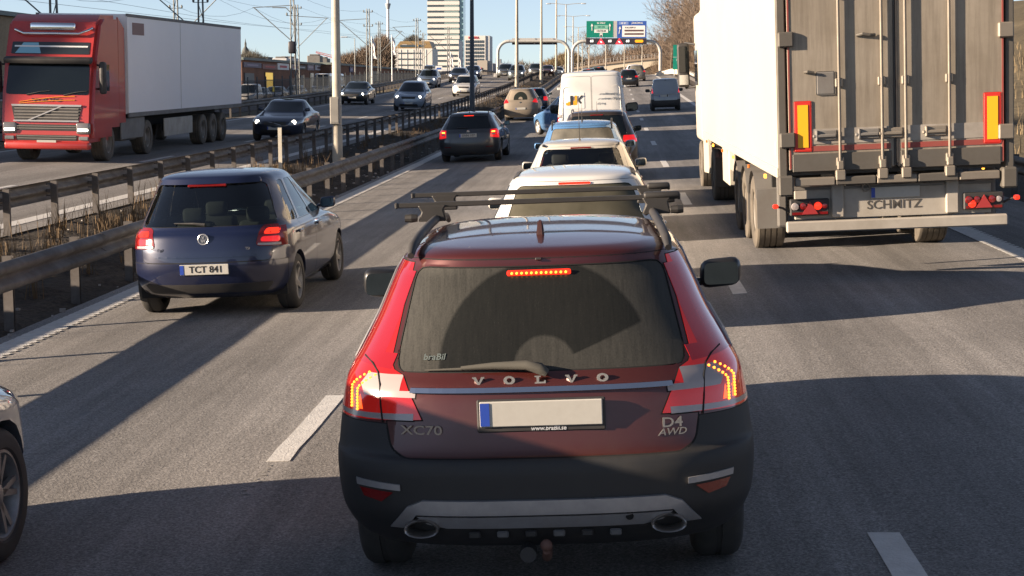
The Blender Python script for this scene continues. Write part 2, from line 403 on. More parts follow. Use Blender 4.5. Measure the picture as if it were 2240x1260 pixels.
# delineator stake and litter on the median
M_stake = pr_mat('pale_stake', (.62, .58, .48), .6, dirt=.3)
bm = bmesh.new(); prism(bm, [(-.045, -.03), (.045, -.03), (0, .045)], -.1, 1.25, 'XY')
p = at(618, 345, 36.5)
tag(obj('marker_stake', bm, M_stake, loc=(-7.9, 36.5, gz(-7.9, 36.5))), 'thin pale stake standing in the median before the dark oncoming saloon', 'stake')
# ------------------------------------------------------------------ dry grass on the median (uncountable)
def grass(name, label, spots, mat, hmin, hmax, wid=.006):
    bm = bmesh.new()
    for (x, y, z, n, sp, hs) in spots:
        for i in range(n):
            a = rnd.uniform(0, 6.283); r = abs(rnd.gauss(0, sp)); px, py = x + r * math.cos(a), y + r * math.sin(a)
            h = rnd.uniform(hmin, hmax) * hs; la = rnd.uniform(0, 6.283); ln = rnd.uniform(.05, .4) * h
            dx, dy = ln * math.cos(la), ln * math.sin(la); wa = rnd.uniform(0, 3.14); wx, wy = wid * math.cos(wa), wid * math.sin(wa)
            v = [bm.verts.new((px - wx, py - wy, z - .03)), bm.verts.new((px + wx, py + wy, z - .03)), bm.verts.new((px + dx * .4 + wx * .7, py + dy * .4 + wy * .7, z + h * .6)), bm.verts.new((px + dx * .4 - wx * .7, py + dy * .4 - wy * .7, z + h * .6)), bm.verts.new((px + dx, py + dy, z + h))]
            bm.faces.new((v[0], v[1], v[2], v[3])); bm.faces.new((v[3], v[2], v[4]))
    return tag(obj(name, bm, mat), label, 'grass', kind='stuff')
M_straw = pr_mat('dry_straw', (.12, .08, .042), .9, var=.35, vscale=3)
M_straw2 = pr_mat('pale_straw', (.20, .15, .085), .9, var=.3, vscale=2)
sp1 = []
for i in range(230):
    y = rnd.uniform(10, 75); x = rnd.uniform(-8.85, -6.55)
    sp1.append((x, y, gz(x, y) + .02, rnd.randint(6, 22), .09, rnd.choice((.5, .7, 1.0, 1.5))))
for i in range(110):
    y = rnd.uniform(14, 40); x = rnd.gauss(-7.9, .45); sp1.append((x, y, gz(x, y) + .02, rnd.randint(10, 26), .1, rnd.choice((.7, 1.0, 1.3))))
for i in range(150):
    y = rnd.uniform(75, 150); x = rnd.uniform(-8.8, -6.6); sp1.append((x, y, gz(x, y) + .02, 10, .2, 1.2))
grass('dry_grass', 'dry brown grass and weeds growing in the dark dirt of the median', sp1, M_straw, .12, .42)
sp2 = []
for i in range(900):
    y = rnd.uniform(18, 170); x = rnd.uniform(8.2, 22)
    sp2.append((x, y, land(x, y), 7, .35, 1.2))
grass('dry_grass', 'pale dry grass on the bank right of the trailer', sp2, M_straw2, .15, .45, .012)
bm = bmesh.new()
for i in range(140):
    y = rnd.uniform(10, 60); x = rnd.choice((rnd.uniform(-6.6, -6.05), rnd.uniform(-8.8, -6.5))); s = rnd.uniform(.012, .05)
    box(bm, (x, y, gz(x, y) + s * .3 + .01), (s * 1.3, s, s * .7), rot=Matrix.Rotation(rnd.uniform(0, 6), 3, 'Z'))
tag(obj('gravel', bm, pr_mat('pale_gravel', (.32, .30, .28), .9, var=.4)), 'loose pale stones scattered along the median', 'gravel', kind='stuff')
# ------------------------------------------------------------------ car bodies
class Shell:
    """a car body as a stack of plan outlines. keys: (z, y_rear, y_front, half_width). y runs from the rear bumper (0) forward."""
    def __init__(s, keys, cr=.5, nr=2.8, cf=.75, nf=2.4, crk=None, bow=.02):
        s.k = keys; s.z = [r[0] for r in keys]; s.cr, s.nr, s.cf, s.nf, s.bow = cr, nr, cf, nf, bow
        s.L = max(r[2] for r in keys)
        s.m = []
        for c in range(1, 4):
            v = [r[c] for r in keys]; n = len(v); d = [(v[i + 1] - v[i]) / (s.z[i + 1] - s.z[i]) for i in range(n - 1)]; m = [d[0]]
            for i in range(1, n - 1):
                if d[i - 1] * d[i] <= 0: m.append(0.0)
                else: m.append(2 * d[i - 1] * d[i] / (d[i - 1] + d[i]))
            m.append(d[-1]); s.m.append(m)
    def ev(s, z, c):
        i = 0
        while i < len(s.z) - 2 and z > s.z[i + 1]: i += 1
        h = s.z[i + 1] - s.z[i]; t = max(0, min(1, (z - s.z[i]) / h)); a, b = s.k[i][c], s.k[i + 1][c]; ma, mb = s.m[c - 1][i] * h, s.m[c - 1][i + 1] * h
        return (2 * t**3 - 3 * t * t + 1) * a + (t**3 - 2 * t * t + t) * ma + (-2 * t**3 + 3 * t * t) * b + (t**3 - t * t) * mb
    def yr(s, z): return s.ev(z, 1)
    def yf(s, z): return s.ev(z, 2)
    def w(s, z): return s.ev(z, 3)
    def dep(s, z):
        L = s.yf(z) - s.yr(z); return min(s.cr, L * .3), min(s.cf, L * .4)
    def rear(s, x, z):
        w = s.w(z); cr, _ = s.dep(z); t = min(.999, abs(x) / w)
        return s.yr(z) + cr * (1 - (1 - t**s.nr)**(1 / s.nr))
    def front(s, x, z):
        w = s.w(z); _, cf = s.dep(z); t = min(.999, abs(x) / w)
        return s.yf(z) - cf * (1 - (1 - t**s.nf)**(1 / s.nf))
    def wy(s, y, z):
        """half width at length y"""
        w = s.w(z); cr, cf = s.dep(z); a, b = s.yr(z) + cr, s.yf(z) - cf
        if y < a: t = max(0, min(1, (a - y) / cr)); return w * (1 - t**s.nr)**(1 / s.nr)
        if y > b: t = max(0, min(1, (y - b) / cf)); return w * (1 - t**s.nf)**(1 / s.nf)
        u = (y - (a + b) / 2) / ((b - a) / 2); return w * (1 + s.bow * (1 - u * u))
    def outline(s, z, nr=10, ns=26, nf=11):
        w = s.w(z); cr, cf = s.dep(z); a, b = s.yr(z) + cr, s.yf(z) - cf
        def arc(n, N):
            pts = []
            for i in range(400 + 1):
                t = i / 400 * math.pi / 2; pts.append((math.sin(t)**(2 / n), 1 - math.cos(t)**(2 / n)))
            ln = [0]
            for i in range(400): ln.append(ln[-1] + math.hypot((pts[i + 1][0] - pts[i][0]) * w, (pts[i + 1][1] - pts[i][1]) * .5))
            out = []; j = 0
            for k in range(N + 1):
                tgt = ln[-1] * k / N
                while j < 399 and ln[j + 1] < tgt: j += 1
                f = (tgt - ln[j]) / max(1e-9, ln[j + 1] - ln[j]); out.append((pts[j][0] + (pts[j + 1][0] - pts[j][0]) * f, pts[j][1] + (pts[j + 1][1] - pts[j][1]) * f))
            return out
        half = [(w * u, a - cr + cr * v) for u, v in s._arc('r', nr, arc)]
        for i in range(1, ns):
            y = a + (b - a) * i / ns; u = 2 * i / ns - 1; half.append((w * (1 + s.bow * (1 - u * u)), y))
        half += [(w * u, b + cf - cf * v) for u, v in reversed(s._arc('f', nf, arc))]
        return half
    def _arc(s, key, N, fn):
        if not hasattr(s, '_c'): s._c = {}
        if (key, N) not in s._c: s._c[(key, N)] = fn(s.nr if key == 'r' else s.nf, N)
        return s._c[(key, N)]
    def mesh(s, sub=3, nr=10, ns=26, nf=11):
        bm = bmesh.new(); zs = []
        for i in range(len(s.z) - 1):
            for k in range(sub): zs.append(s.z[i] + (s.z[i + 1] - s.z[i]) * k / sub)
        zs.append(s.z[-1]); rows = []
        for z in zs:
            h = s.outline(z, nr, ns, nf); full = h + [(-x, y) for x, y in h[-2:0:-1]]
            rows.append([bm.verts.new((x, y, z)) for x, y in full])
        n = len(rows[0])
        for i in range(len(rows) - 1):
            for j in range(n): bm.faces.new((rows[i][j], rows[i][(j + 1) % n], rows[i + 1][(j + 1) % n], rows[i + 1][j]))
        bm.faces.new(rows[-1])
        return bm
def inpoly(p, poly):
    x, y = p; c = False; n = len(poly); j = n - 1
    for i in range(n):
        xi, yi = poly[i]; xj, yj = poly[j]
        if (yi > y) != (yj > y) and x < (xj - xi) * (y - yi) / (yj - yi) + xi: c = not c
        j = i
    return c
AX = {'side': (1, 2), 'rear': (0, 2), 'top': (0, 1)}
def cut(bm, poly, ax, cond):
    """score the shell along a polygon seen along one axis; returns the faces inside"""
    a, b = AX[ax]; n = len(poly)
    px = [p[0] for p in poly]; py = [p[1] for p in poly]; bb = (min(px), max(px), min(py), max(py))
    def ok(f):
        u = [v.co[a] for v in f.verts]; w = [v.co[b] for v in f.verts]
        return max(u) > bb[0] and min(u) < bb[1] and max(w) > bb[2] and min(w) < bb[3] and cond(f.calc_center_median())
    cand = [f for f in bm.faces if ok(f)]
    for i in range(n):
        p, q = poly[i], poly[(i + 1) % n]; d = (q[0] - p[0], q[1] - p[1]); nn = (-d[1], d[0]); L = math.hypot(*nn)
        if L < 1e-6: continue
        lo = (min(p[0], q[0]) - 1e-4, max(p[0], q[0]) + 1e-4, min(p[1], q[1]) - 1e-4, max(p[1], q[1]) + 1e-4)
        near = []
        for f in cand:
            if not f.is_valid: continue
            u = [v.co[a] for v in f.verts]; w = [v.co[b] for v in f.verts]
            if max(u) > lo[0] and min(u) < lo[1] and max(w) > lo[2] and min(w) < lo[3]:
                s = [(v.co[a] - p[0]) * nn[0] + (v.co[b] - p[1]) * nn[1] for v in f.verts]
                if max(s) > 1e-6 and min(s) < -1e-6: near.append(f)
        if not near: continue
        co = [0, 0, 0]; co[a], co[b] = p; no = [0, 0, 0]; no[a], no[b] = nn[0] / L, nn[1] / L
        geom = list({v for f in near for v in f.verts}) + list({e for f in near for e in f.edges}) + near
        r = bmesh.ops.bisect_plane(bm, geom=geom, dist=1e-5, plane_co=co, plane_no=no)
        cand = list({f for f in cand if f.is_valid} | {g for g in r['geom'] if isinstance(g, bmesh.types.BMFace)})
    res = []
    for f in cand:
        if f.is_valid:
            c = f.calc_center_median()
            if cond(c) and inpoly((c[a], c[b]), poly): res.append(f)
    return res
def take(bm, faces):
    """lift faces out of the shell into their own bmesh"""
    nb = bmesh.new(); vm = {}
    for f in faces:
        vs_ = []
        for v in f.verts:
            if v not in vm: vm[v] = nb.verts.new(v.co)
            vs_.append(vm[v])
        try: nf = nb.faces.new(vs_); nf.material_index = f.material_index
        except ValueError: pass
    bmesh.ops.delete(bm, geom=faces, context='FACES')
    return nb
def islands(b):
    left = set(b.faces); out = []
    while left:
        st = [left.pop()]; isl = [st[0]]
        while st:
            f = st.pop()
            for e in f.edges:
                for g in e.link_faces:
                    if g in left: left.discard(g); st.append(g); isl.append(g)
        out.append(isl)
    return sorted(out, key=len, reverse=True)
def rim(nb, t=.004, depth=-.003, mi=1):
    """a dark shut line round a panel"""
    nb.normal_update()
    r = bmesh.ops.inset_region(nb, faces=nb.faces[:], thickness=t, depth=0, use_even_offset=True, use_boundary=True)
    for f in r['faces']: f.material_index = mi
    return nb
def sink(nb, d):
    nb.normal_update(); nv = {v: v.normal.copy() for v in nb.verts}
    for v in nb.verts: v.co -= nv[v] * d
def frame_in(nb, d):
    """give a sheet an inward edge of depth d"""
    be = [e for e in nb.edges if len(e.link_faces) == 1]
    nb.normal_update(); nrm = {v: v.normal.copy() for e in be for v in e.verts}
    r = bmesh.ops.extrude_edge_only(nb, edges=be)
    nvs = [g for g in r['geom'] if isinstance(g, bmesh.types.BMVert)]
    for v in nvs:
        k = min(nrm, key=lambda q: (q.co - v.co).length_squared)
        v.co -= nrm[k] * d
def fillet(poly, r, n=3):
    out = []; N = len(poly)
    for i in range(N):
        p0, p, p1 = Vector(poly[i - 1]), Vector(poly[i]), Vector(poly[(i + 1) % N])
        a, b = (p0 - p), (p1 - p); rr = min(r, a.length * .45, b.length * .45); A, B = p + a.normalized() * rr, p + b.normalized() * rr
        for k in range(n + 1):
            t = k / n; q = A * (1 - t)**2 + p * 2 * t * (1 - t) + B * t * t; out.append((q.x, q.y))
    return out
def mir(poly): return [(-x, y) for x, y in poly]
def patch(poly, fn, off=.006, th=.006, cell=.08, plane='rear'):
    """a thin plate following a surface: fn(u, v) gives the third coordinate; stands 'off' proud of it (towards -Y for rear, +X for side)"""
    bm = bmesh.new(); f = bm.faces.new([bm.verts.new((u, v, 0)) for u, v in poly])
    us = [p[0] for p in poly]; vs_ = [p[1] for p in poly]
    for axn, lo, hi in ((0, min(us), max(us)), (1, min(vs_), max(vs_))):
        k = math.ceil((lo + 1e-6) / cell)
        while k * cell < hi - 1e-6:
            co = [0, 0, 0]; co[axn] = k * cell; no = [0, 0, 0]; no[axn] = 1
            bmesh.ops.bisect_plane(bm, geom=bm.verts[:] + bm.edges[:] + bm.faces[:], dist=1e-6, plane_co=co, plane_no=no); k += 1
    back = bmesh.ops.duplicate(bm, geom=bm.faces[:])
    top = None
    vb = {g for g in back['geom'] if isinstance(g, bmesh.types.BMVert)}
    bmesh.ops.delete(bm, geom=[g for g in back['geom'] if isinstance(g, bmesh.types.BMFace)], context='FACES')
    # front sheet only, with a rolled edge
    for v in bm.verts:
        u, w = v.co.x, v.co.y; d = fn(u, w)
        v.co = Vector((u, d - off, w)) if plane == 'rear' else Vector((d + off, u, w))
    be = [e for e in bm.edges if len(e.link_faces) == 1]
    r = bmesh.ops.extrude_edge_only(bm, edges=be)
    for g in r['geom']:
        if isinstance(g, bmesh.types.BMVert):
            if plane == 'rear': g.co.y += th + .004
            else: g.co.x -= th + .004
    bmesh.ops.recalc_face_normals(bm, faces=bm.faces)
    return bm
# ------------------------------------------------------------------ shared car materials
M_black = pr_mat('black_trim', (.018, .018, .02), .55, dirt=.25, dirt_col=(.10, .09, .08), dscale=5)
M_gap = pr_mat('shut_line', (.004, .004, .004), .9)
M_rubber = pr_mat('tyre_rubber', (.022, .022, .022), .85, dirt=.45, dirt_col=(.085, .078, .07), dscale=5)
M_rim = pr_mat('alloy_rim', (.42, .42, .42), .35, .8, dirt=.5, dirt_col=(.10, .09, .08), dscale=8)
M_rimdark = pr_mat('brake_dark', (.02, .02, .02), .6)
M_glass = pr_mat('dark_glass', (.006, .009, .011), .03, spec=.6, coat=.0)
M_glassb = pr_mat('tinted_glass', (.012, .017, .02), .05, spec=.55)
M_clear = glass_mat('clear_glass', (.86, .92, .88))
M_tintc = glass_mat('green_tinted_glass', (.48, .56, .52))
M_chrome = pr_mat('chrome', (.75, .75, .76), .12, 1.0)
M_silver = pr_mat('silver_paint_trim', (.42, .42, .43), .35, .6, dirt=.4, dirt_col=(.14, .12, .11), dscale=6)
M_plate = pr_mat('number_plate_white', (.46, .45, .41), .45, dirt=.25, dirt_col=(.3, .28, .25), dscale=20)
M_blue = pr_mat('plate_blue', (.02, .06, .35), .4)
M_ink = pr_mat('black_ink', (.01, .01, .01), .5)
M_red_off = pr_mat('red_lens', (.16, .006, .006), .12, coat=.8)
M_red_on = pr_mat('lit_red_lens', (.32, .006, .006), .15, coat=.8, emit=(1, .010, .008), estr=.26)
M_led_on = pr_mat('lit_brake_lamp', (.45, .008, .006), .2, emit=(1, .035, .012), estr=.55)
M_white_l = pr_mat('clear_lens', (.34, .30, .29), .2, coat=.6, metal=.1)
M_head_on = pr_mat('lit_headlamp', (.6, .6, .58), .1, coat=1.0, emit=(1, .92, .78), estr=.55)
M_beam = pr_mat('lit_headlamp_beam', (.8, .8, .75), .2, emit=(1, .93, .80), estr=2.5)
M_head = pr_mat('headlamp_lens', (.30, .32, .33), .08, coat=1.0, metal=.4)
M_amber = pr_mat('amber_lens', (.8, .25, .02), .2, emit=(1, .38, .04), estr=1.6)
M_seat = pr_mat('seat_cloth', (.011, .011, .013), .9)
M_under = pr_mat('underbody', (.012, .012, .012), .9)
M_mirror = pr_mat('mirror_glass', (.09, .12, .14), .04, 1.0)
PAINTS = {}
def paint(key, c, metal=.25, dirt=.18, dcol=(.17, .145, .12), low=(.25, 1.1, .35), rough=.35):
    if key not in PAINTS: PAINTS[key] = pr_mat('paint_' + key, c, rough, metal, coat=1.0, dirt=dirt, dirt_col=dcol, dscale=2.2, dirt_low=low)
    return PAINTS[key]
# ------------------------------------------------------------------ wheels
WHEELS = {}
def wheel_meshes(r, wd, spokes=5, style=0):
    key = (round(r, 3), round(wd, 3), spokes, style)
    if key in WHEELS: return WHEELS[key]
    h = wd / 2; rr = r * .67
    bm = bmesh.new()
    lathe(bm, [(rr, -h * .82), (rr + .012, -h * .95), (r * .86, -h), (r - .018, -h * .86), (r, -h * .6), (r, -h * .12), (r - .008, -h * .1), (r - .008, h * .1), (r, h * .12), (r, h * .6), (r - .018, h * .86), (r * .86, h), (rr + .012, h * .95), (rr, h * .82), (rr, -h * .82)], 36)
    fix_normals(bm); tyre = to_mesh(bm, 'tyre', 40)
    bm = bmesh.new()                                    # rim seen from outside (+X)
    lathe(bm, [(rr + .004, -h * .8), (rr + .004, h * .84), (rr - .014, h * .86), (rr - .03, h * .6), (rr - .04, -h * .2)], 36)
    lathe(bm, [(.001, h * .74), (.03, h * .74), (.055, h * .66), (.06, h * .3)], 16)
    for k in range(spokes):
        a = 2 * math.pi * k / spokes
        for dv in ((-.13, .13) if style == 1 else (0,)):
            t0, t1 = (.034, .026) if style == 0 else (.02, .014)
            M = Matrix.Rotation(a, 3, 'X')
            vs_ = []
            for yy, zz, xx in ((-t0, .045, h * .66), (t0, .045, h * .66), (t1 + dv * .3, rr - .02, h * .76), (-t1 + dv * .3, rr - .02, h * .76)):
                vs_.append(M @ Vector((xx, yy, zz)))
            lo = [M @ (M.inverted() @ v - Vector((.03, 0, 0))) for v in vs_]
            A = [bm.verts.new(v) for v in vs_]; B = [bm.verts.new(v) for v in lo]
            bm.faces.new(A); bm.faces.new(B[::-1])
            for i in range(4): bm.faces.new((A[i], B[i], B[(i + 1) % 4], A[(i + 1) % 4]))
    bmesh.ops.recalc_face_normals(bm, faces=bm.faces); rimm = to_mesh(bm, 'rim', 35)
    bm = bmesh.new(); lathe(bm, [(.0005, -h * .1), (rr - .035, -h * .1), (rr - .035, -h * .6), (.0005, -h * .6)], 20); fix_normals(bm); disc = to_mesh(bm, 'brake_disc')
    WHEELS[key] = (tyre, rimm, disc)
    return WHEELS[key]
def add_wheel(parent, x, y, r, wd, spokes=5, style=0, rimmat=None):
    ty, ri, di = wheel_meshes(r, wd, spokes, style)
    e = bpy.data.objects.new('wheel', ty); col.objects.link(e); e.parent = parent; e.location = (x, y, r)
    e.rotation_euler = (random.uniform(0, 1.2), 0, 0 if x > 0 else math.pi)
    if not ty.materials: ty.materials.append(M_rubber)
    link_mesh('rim', ri, rimmat or M_rim, e); link_mesh('brake_disc', di, M_rimdark, e)
    return e
# ------------------------------------------------------------------ a car from a specification
CACHE = {}
def car_parts(key, S):
    """returns a list of (name, mesh, material keys, parent index) for a body style"""
    if key in CACHE: return CACHE[key]
    sh = S['shell']; L = sh.L; out = []; bm = sh.mesh(sub=S.get('sub', 3), nr=S.get('nr', 10), ns=S.get('ns', 26), nf=S.get('nf', 11))
    W = max(r[3] for r in sh.k)
    def add(name, b, mats, parent=None, smooth=40):
        if not b.faces: b.free(); return None
        out.append([name, to_mesh(b, name, smooth), mats if isinstance(mats, list) else [mats], parent]); return len(out) - 1
    sidec = lambda c: abs(c.x) > .42 * W
    ra = S['arch']
    for ya in S['axles']:
        n = 20; poly = [(ya + ra * math.cos(2 * math.pi * k / n), S['wr'] + ra * math.sin(2 * math.pi * k / n) * .98) for k in range(n)]
        poly = [(a, b if b > S['wr'] else b - .3) for a, b in poly]
        fs = cut(bm, poly, 'side', lambda c: abs(c.x) > .55 * W and c.z < S['belt']); bmesh.ops.delete(bm, geom=fs, context='FACES')
    # wheel-arch edges turned inwards
    be = []
    for e in bm.edges:
        if len(e.link_faces) == 1:
            c = (e.verts[0].co + e.verts[1].co) / 2
            if c.z > sh.z[0] + .01 and any(abs(math.hypot(c.y - ya, c.z - S['wr']) - ra) < .03 for ya in S['axles']): be.append(e)
    r = bmesh.ops.extrude_edge_only(bm, edges=be)
    for g in r['geom']:
        if isinstance(g, bmesh.types.BMVert): g.co.x *= .86
    def pick(poly, ax, cond): return cut(bm, poly, ax, cond)
    sp = lambda fs: ([f for f in fs if f.calc_center_median().x > 0], [f for f in fs if f.calc_center_median().x <= 0])
    rc = lambda c: c.y < L * .42; fc = lambda c: c.y > L * .5
    jobs = []
    for (nm, poly, ax, where, mats, opt) in S['panels']:
        cond = {'rear': rc, 'front': fc, 'side': sidec, 'top': lambda c: c.z > S.get('hood_lo', .7)}[where]
        if opt.get('cond'): cc = opt['cond']; base = cond; cond = (lambda cc, base: (lambda c: base(c) and cc(c)))(cc, base)
        polys = [poly] + ([mir(poly)] if opt.get('mirror') else [])
        for pl in polys:
            fs = pick(pl, ax, cond)
            groups = sp(fs) if (where == 'side') else (fs,)
            for g in groups:
                if not g: continue
                nb = take(bm, g)
                if 'lamp' in nm:
                    for isl in islands(nb)[1:]:
                        n2 = take(nb, isl)
                        if opt.get('sink'): sink(n2, opt['sink'])
                        if opt.get('frame'): frame_in(n2, opt['frame'])
                        add(nm, n2, mats)
                if opt.get('rim', 0): rim(nb, opt['rim'])
                if opt.get('sink'): sink(nb, opt['sink'])
                if opt.get('frame'): frame_in(nb, opt['frame'])
                add(nm, nb, mats, opt.get('parent'))
    add('body', bm, S.get('body_mats', ['paint', 'gap']))
    # floor pan
    b2 = bmesh.new(); z0 = sh.z[0] + .02; o = sh.outline(z0, 4, 6, 4); o = o + [(-x, y) for x, y in o[-2:0:-1]]
    pts = [(x * .985, y) for x, y in o]
    b2.faces.new([b2.verts.new((x, y, z0)) for x, y in pts][::-1])
    if not S.get('open_glass'):
        tub = [(-W * .60, .35), (W * .60, .35), (W * .60, L - .5), (-W * .60, L - .5)]
        prism(b2, tub, z0 + .03, S['belt'] - .12, 'XY')
    else:
        tub = [(-W * .60, .35), (W * .60, .35), (W * .60, L - .6), (-W * .60, L - .6)]
        prism(b2, tub, z0 + .03, .42, 'XY')
        yc = S['axles'][0]
        for ya in S['axles']:
            for sx in (-1, 1): box(b2, (sx * W * .72, ya, .45), (W * .40, ra * 2.1, .5))
    add('underbody', b2, 'under')
    CACHE[key] = out
    return out
def build_car(key, S, name, label, X, Y, yaw=0.0, pm=None, group='cars on the motorway', oncoming=False, cat='car', glass=None, dy=0.0, extra=None, rimmat=None, tail='on', head='on', sinkz=0.0):
    """Y is where the rear bumper (or, for oncoming cars, the front bumper) stands"""
    parts = car_parts(key, S); L = S['shell'].L
    if oncoming: yaw += math.pi; Yo = Y + L; tail = 'off'
    else: Yo = Y
    loc, rot = pose(X, Yo, yaw)
    Yc = Yo + (-L / 2 if oncoming else L / 2)
    rot.x = math.atan(slope(Yc)) if not oncoming else rot.x
    e = tag(empty(name, loc, rot), label, cat, group)
    # seat the wheels: sample the road at the axles
    mm = {'paint': pm, 'gap': M_gap, 'under': M_under, 'black': M_black, 'glass': glass or M_glass, 'red': M_red_on if tail == 'on' else M_red_off, 'led': M_led_on if tail == 'on' else M_red_off,
          'white': M_white_l, 'head': M_head_on if head == 'on' else M_head, 'headoff': M_head, 'chrome': M_chrome, 'silver': M_silver, 'redoff': M_red_off, 'rearglass': S.get('rearglass') or glass or M_glass}
    made = []
    for nm, me, mats, par in parts:
        o = link_mesh(nm, me, [mm[k] if isinstance(k, str) else k for k in mats], e); made.append(o)
    for ya in S['axles']:
        for sx in (-1, 1): add_wheel(e, sx * (S['track'] / 2), ya, S['wr'], S.get('tw', .215), S.get('spokes', 5), S.get('rstyle', 0), rimmat)
    for nm, me, mk_, l_, r_, par in S.get('addons', []):
        o = link_mesh(nm, me, [mm[k] if isinstance(k, str) else k for k in (mk_ if isinstance(mk_, list) else [mk_])], e, loc=l_, rot=r_)
        if par is not None:
            for q in made:
                if q.name.split('.')[0] == par: o.parent = q; break
        made.append(o)
    if extra: extra(e, S, mm, made)
    return e
# ---- pieces that every car gets
def plate_meshes(w=.52, h=.11):
    b = bx((0, 0, 0), (w, .012, h), .004, 1); base = to_mesh(b, 'number_plate')
    b = bx((-w / 2 + .022, -.0075, 0), (.04, .004, h - .012)); blue = to_mesh(b, 'country_band')
    return base, blue
PLB, PLE = plate_meshes()
def add_plate(e, pos, rot=(0, 0, 0), txt=None, parent=None):
    o = link_mesh('number_plate', PLB, M_plate, parent or e, loc=pos, rot=rot)
    link_mesh('country_band', PLE, M_blue, o)
    if txt: link_mesh('registration', text_mesh(txt, .098, .001, .0012), M_ink, o, loc=(.02, -.008, 0), rot=TXROT)
    return o
def mirror_mesh(sx):
    b = bmesh.new(); vs_ = box(b, (0, 0, 0), (.22, .12, .155), .05, 3)
    for v in b.verts:
        if v.co.y > 0: v.co.x *= .75; v.co.z *= .8
        v.co.z += v.co.x * .08 * sx
    box(b, (-sx * .12, .02, -.05), (.10, .05, .04), .012, 1)
    return to_mesh(b, 'mirror', 50)
def mirror_glass_mesh(sx):
    b = bmesh.new(); prism(b, fillet([(-.092, -.06), (.092, -.055), (.088, .062), (-.088, .058)], .03), -.0645, -.0615, 'XZ')
    return to_mesh(b, 'mirror_glass')
MIR = {sx: (mirror_mesh(sx), mirror_glass_mesh(sx)) for sx in (-1, 1)}
def add_mirrors(e, x, y, z, m, gl=None, s=.84):
    for sx in (-1, 1):
        o = link_mesh('door_mirror', MIR[sx][0], m, e, loc=(sx * x, y, z), scale=(s, s, s))
        link_mesh('mirror_glass', MIR[sx][1], gl or M_mirror, o)
def handle_mesh():
    b = bmesh.new(); box(b, (.012, 0, 0), (.022, .20, .028), .009, 2); return to_mesh(b, 'door_handle', 50)
HND = handle_mesh()
def add_handles(e, sh, ys, z, m):
    for y in ys:
        for sx in (-1, 1):
            link_mesh('door_handle', HND, m, e, loc=(sx * (sh.wy(y, z) + .006), y, z), rot=(0, 0, 0 if sx > 0 else math.pi))
def antenna(e, x, y, z, h=.25, lean=-.35):
    b = bmesh.new(); tube(b, [(0, 0, 0), (0, -h * .15, h * .4), (0, lean * h, h)], [.008, .004, .003], 6); lathe(b, [(.02, -.01), (.014, .02)], 8, 'Z')
    obj('antenna', b, M_black, e, loc=(x, y, z))
def rails(e, sh, y0, y1, x, dz=.045, m=None, rad=.016):
    for sx in (-1, 1):
        b = bmesh.new(); pts = []
        for i in range(9):
            t = i / 8; y = y0 + (y1 - y0) * t; zz = top_z(sh, x, y); up = dz * min(1, math.sin(math.pi * t) * 3.2)
            pts.append((sx * x, y, zz + up))
        tube(b, pts, rad, 8); obj('roof_rail', b, m or M_black, e, smooth=60)
def top_z(sh, x, y):
    lo, hi = 1.0, sh.z[-1]
    for _ in range(40):
        m = (lo + hi) / 2
        if sh.wy(y, m) > x and sh.yr(m) < y < sh.yf(m): lo = m
        else: hi = m
    return lo
def headrests(e, sh, rows, zc):
    for y, xs in rows:
        for x in xs:
            b = bmesh.new(); box(b, (x, y, zc), (.26, .10, .17), .045, 2); box(b, (x, y + .03, zc - .36), (.46, .14, .58), .06, 2)
            obj('seat', b, M_seat, e, smooth=60)
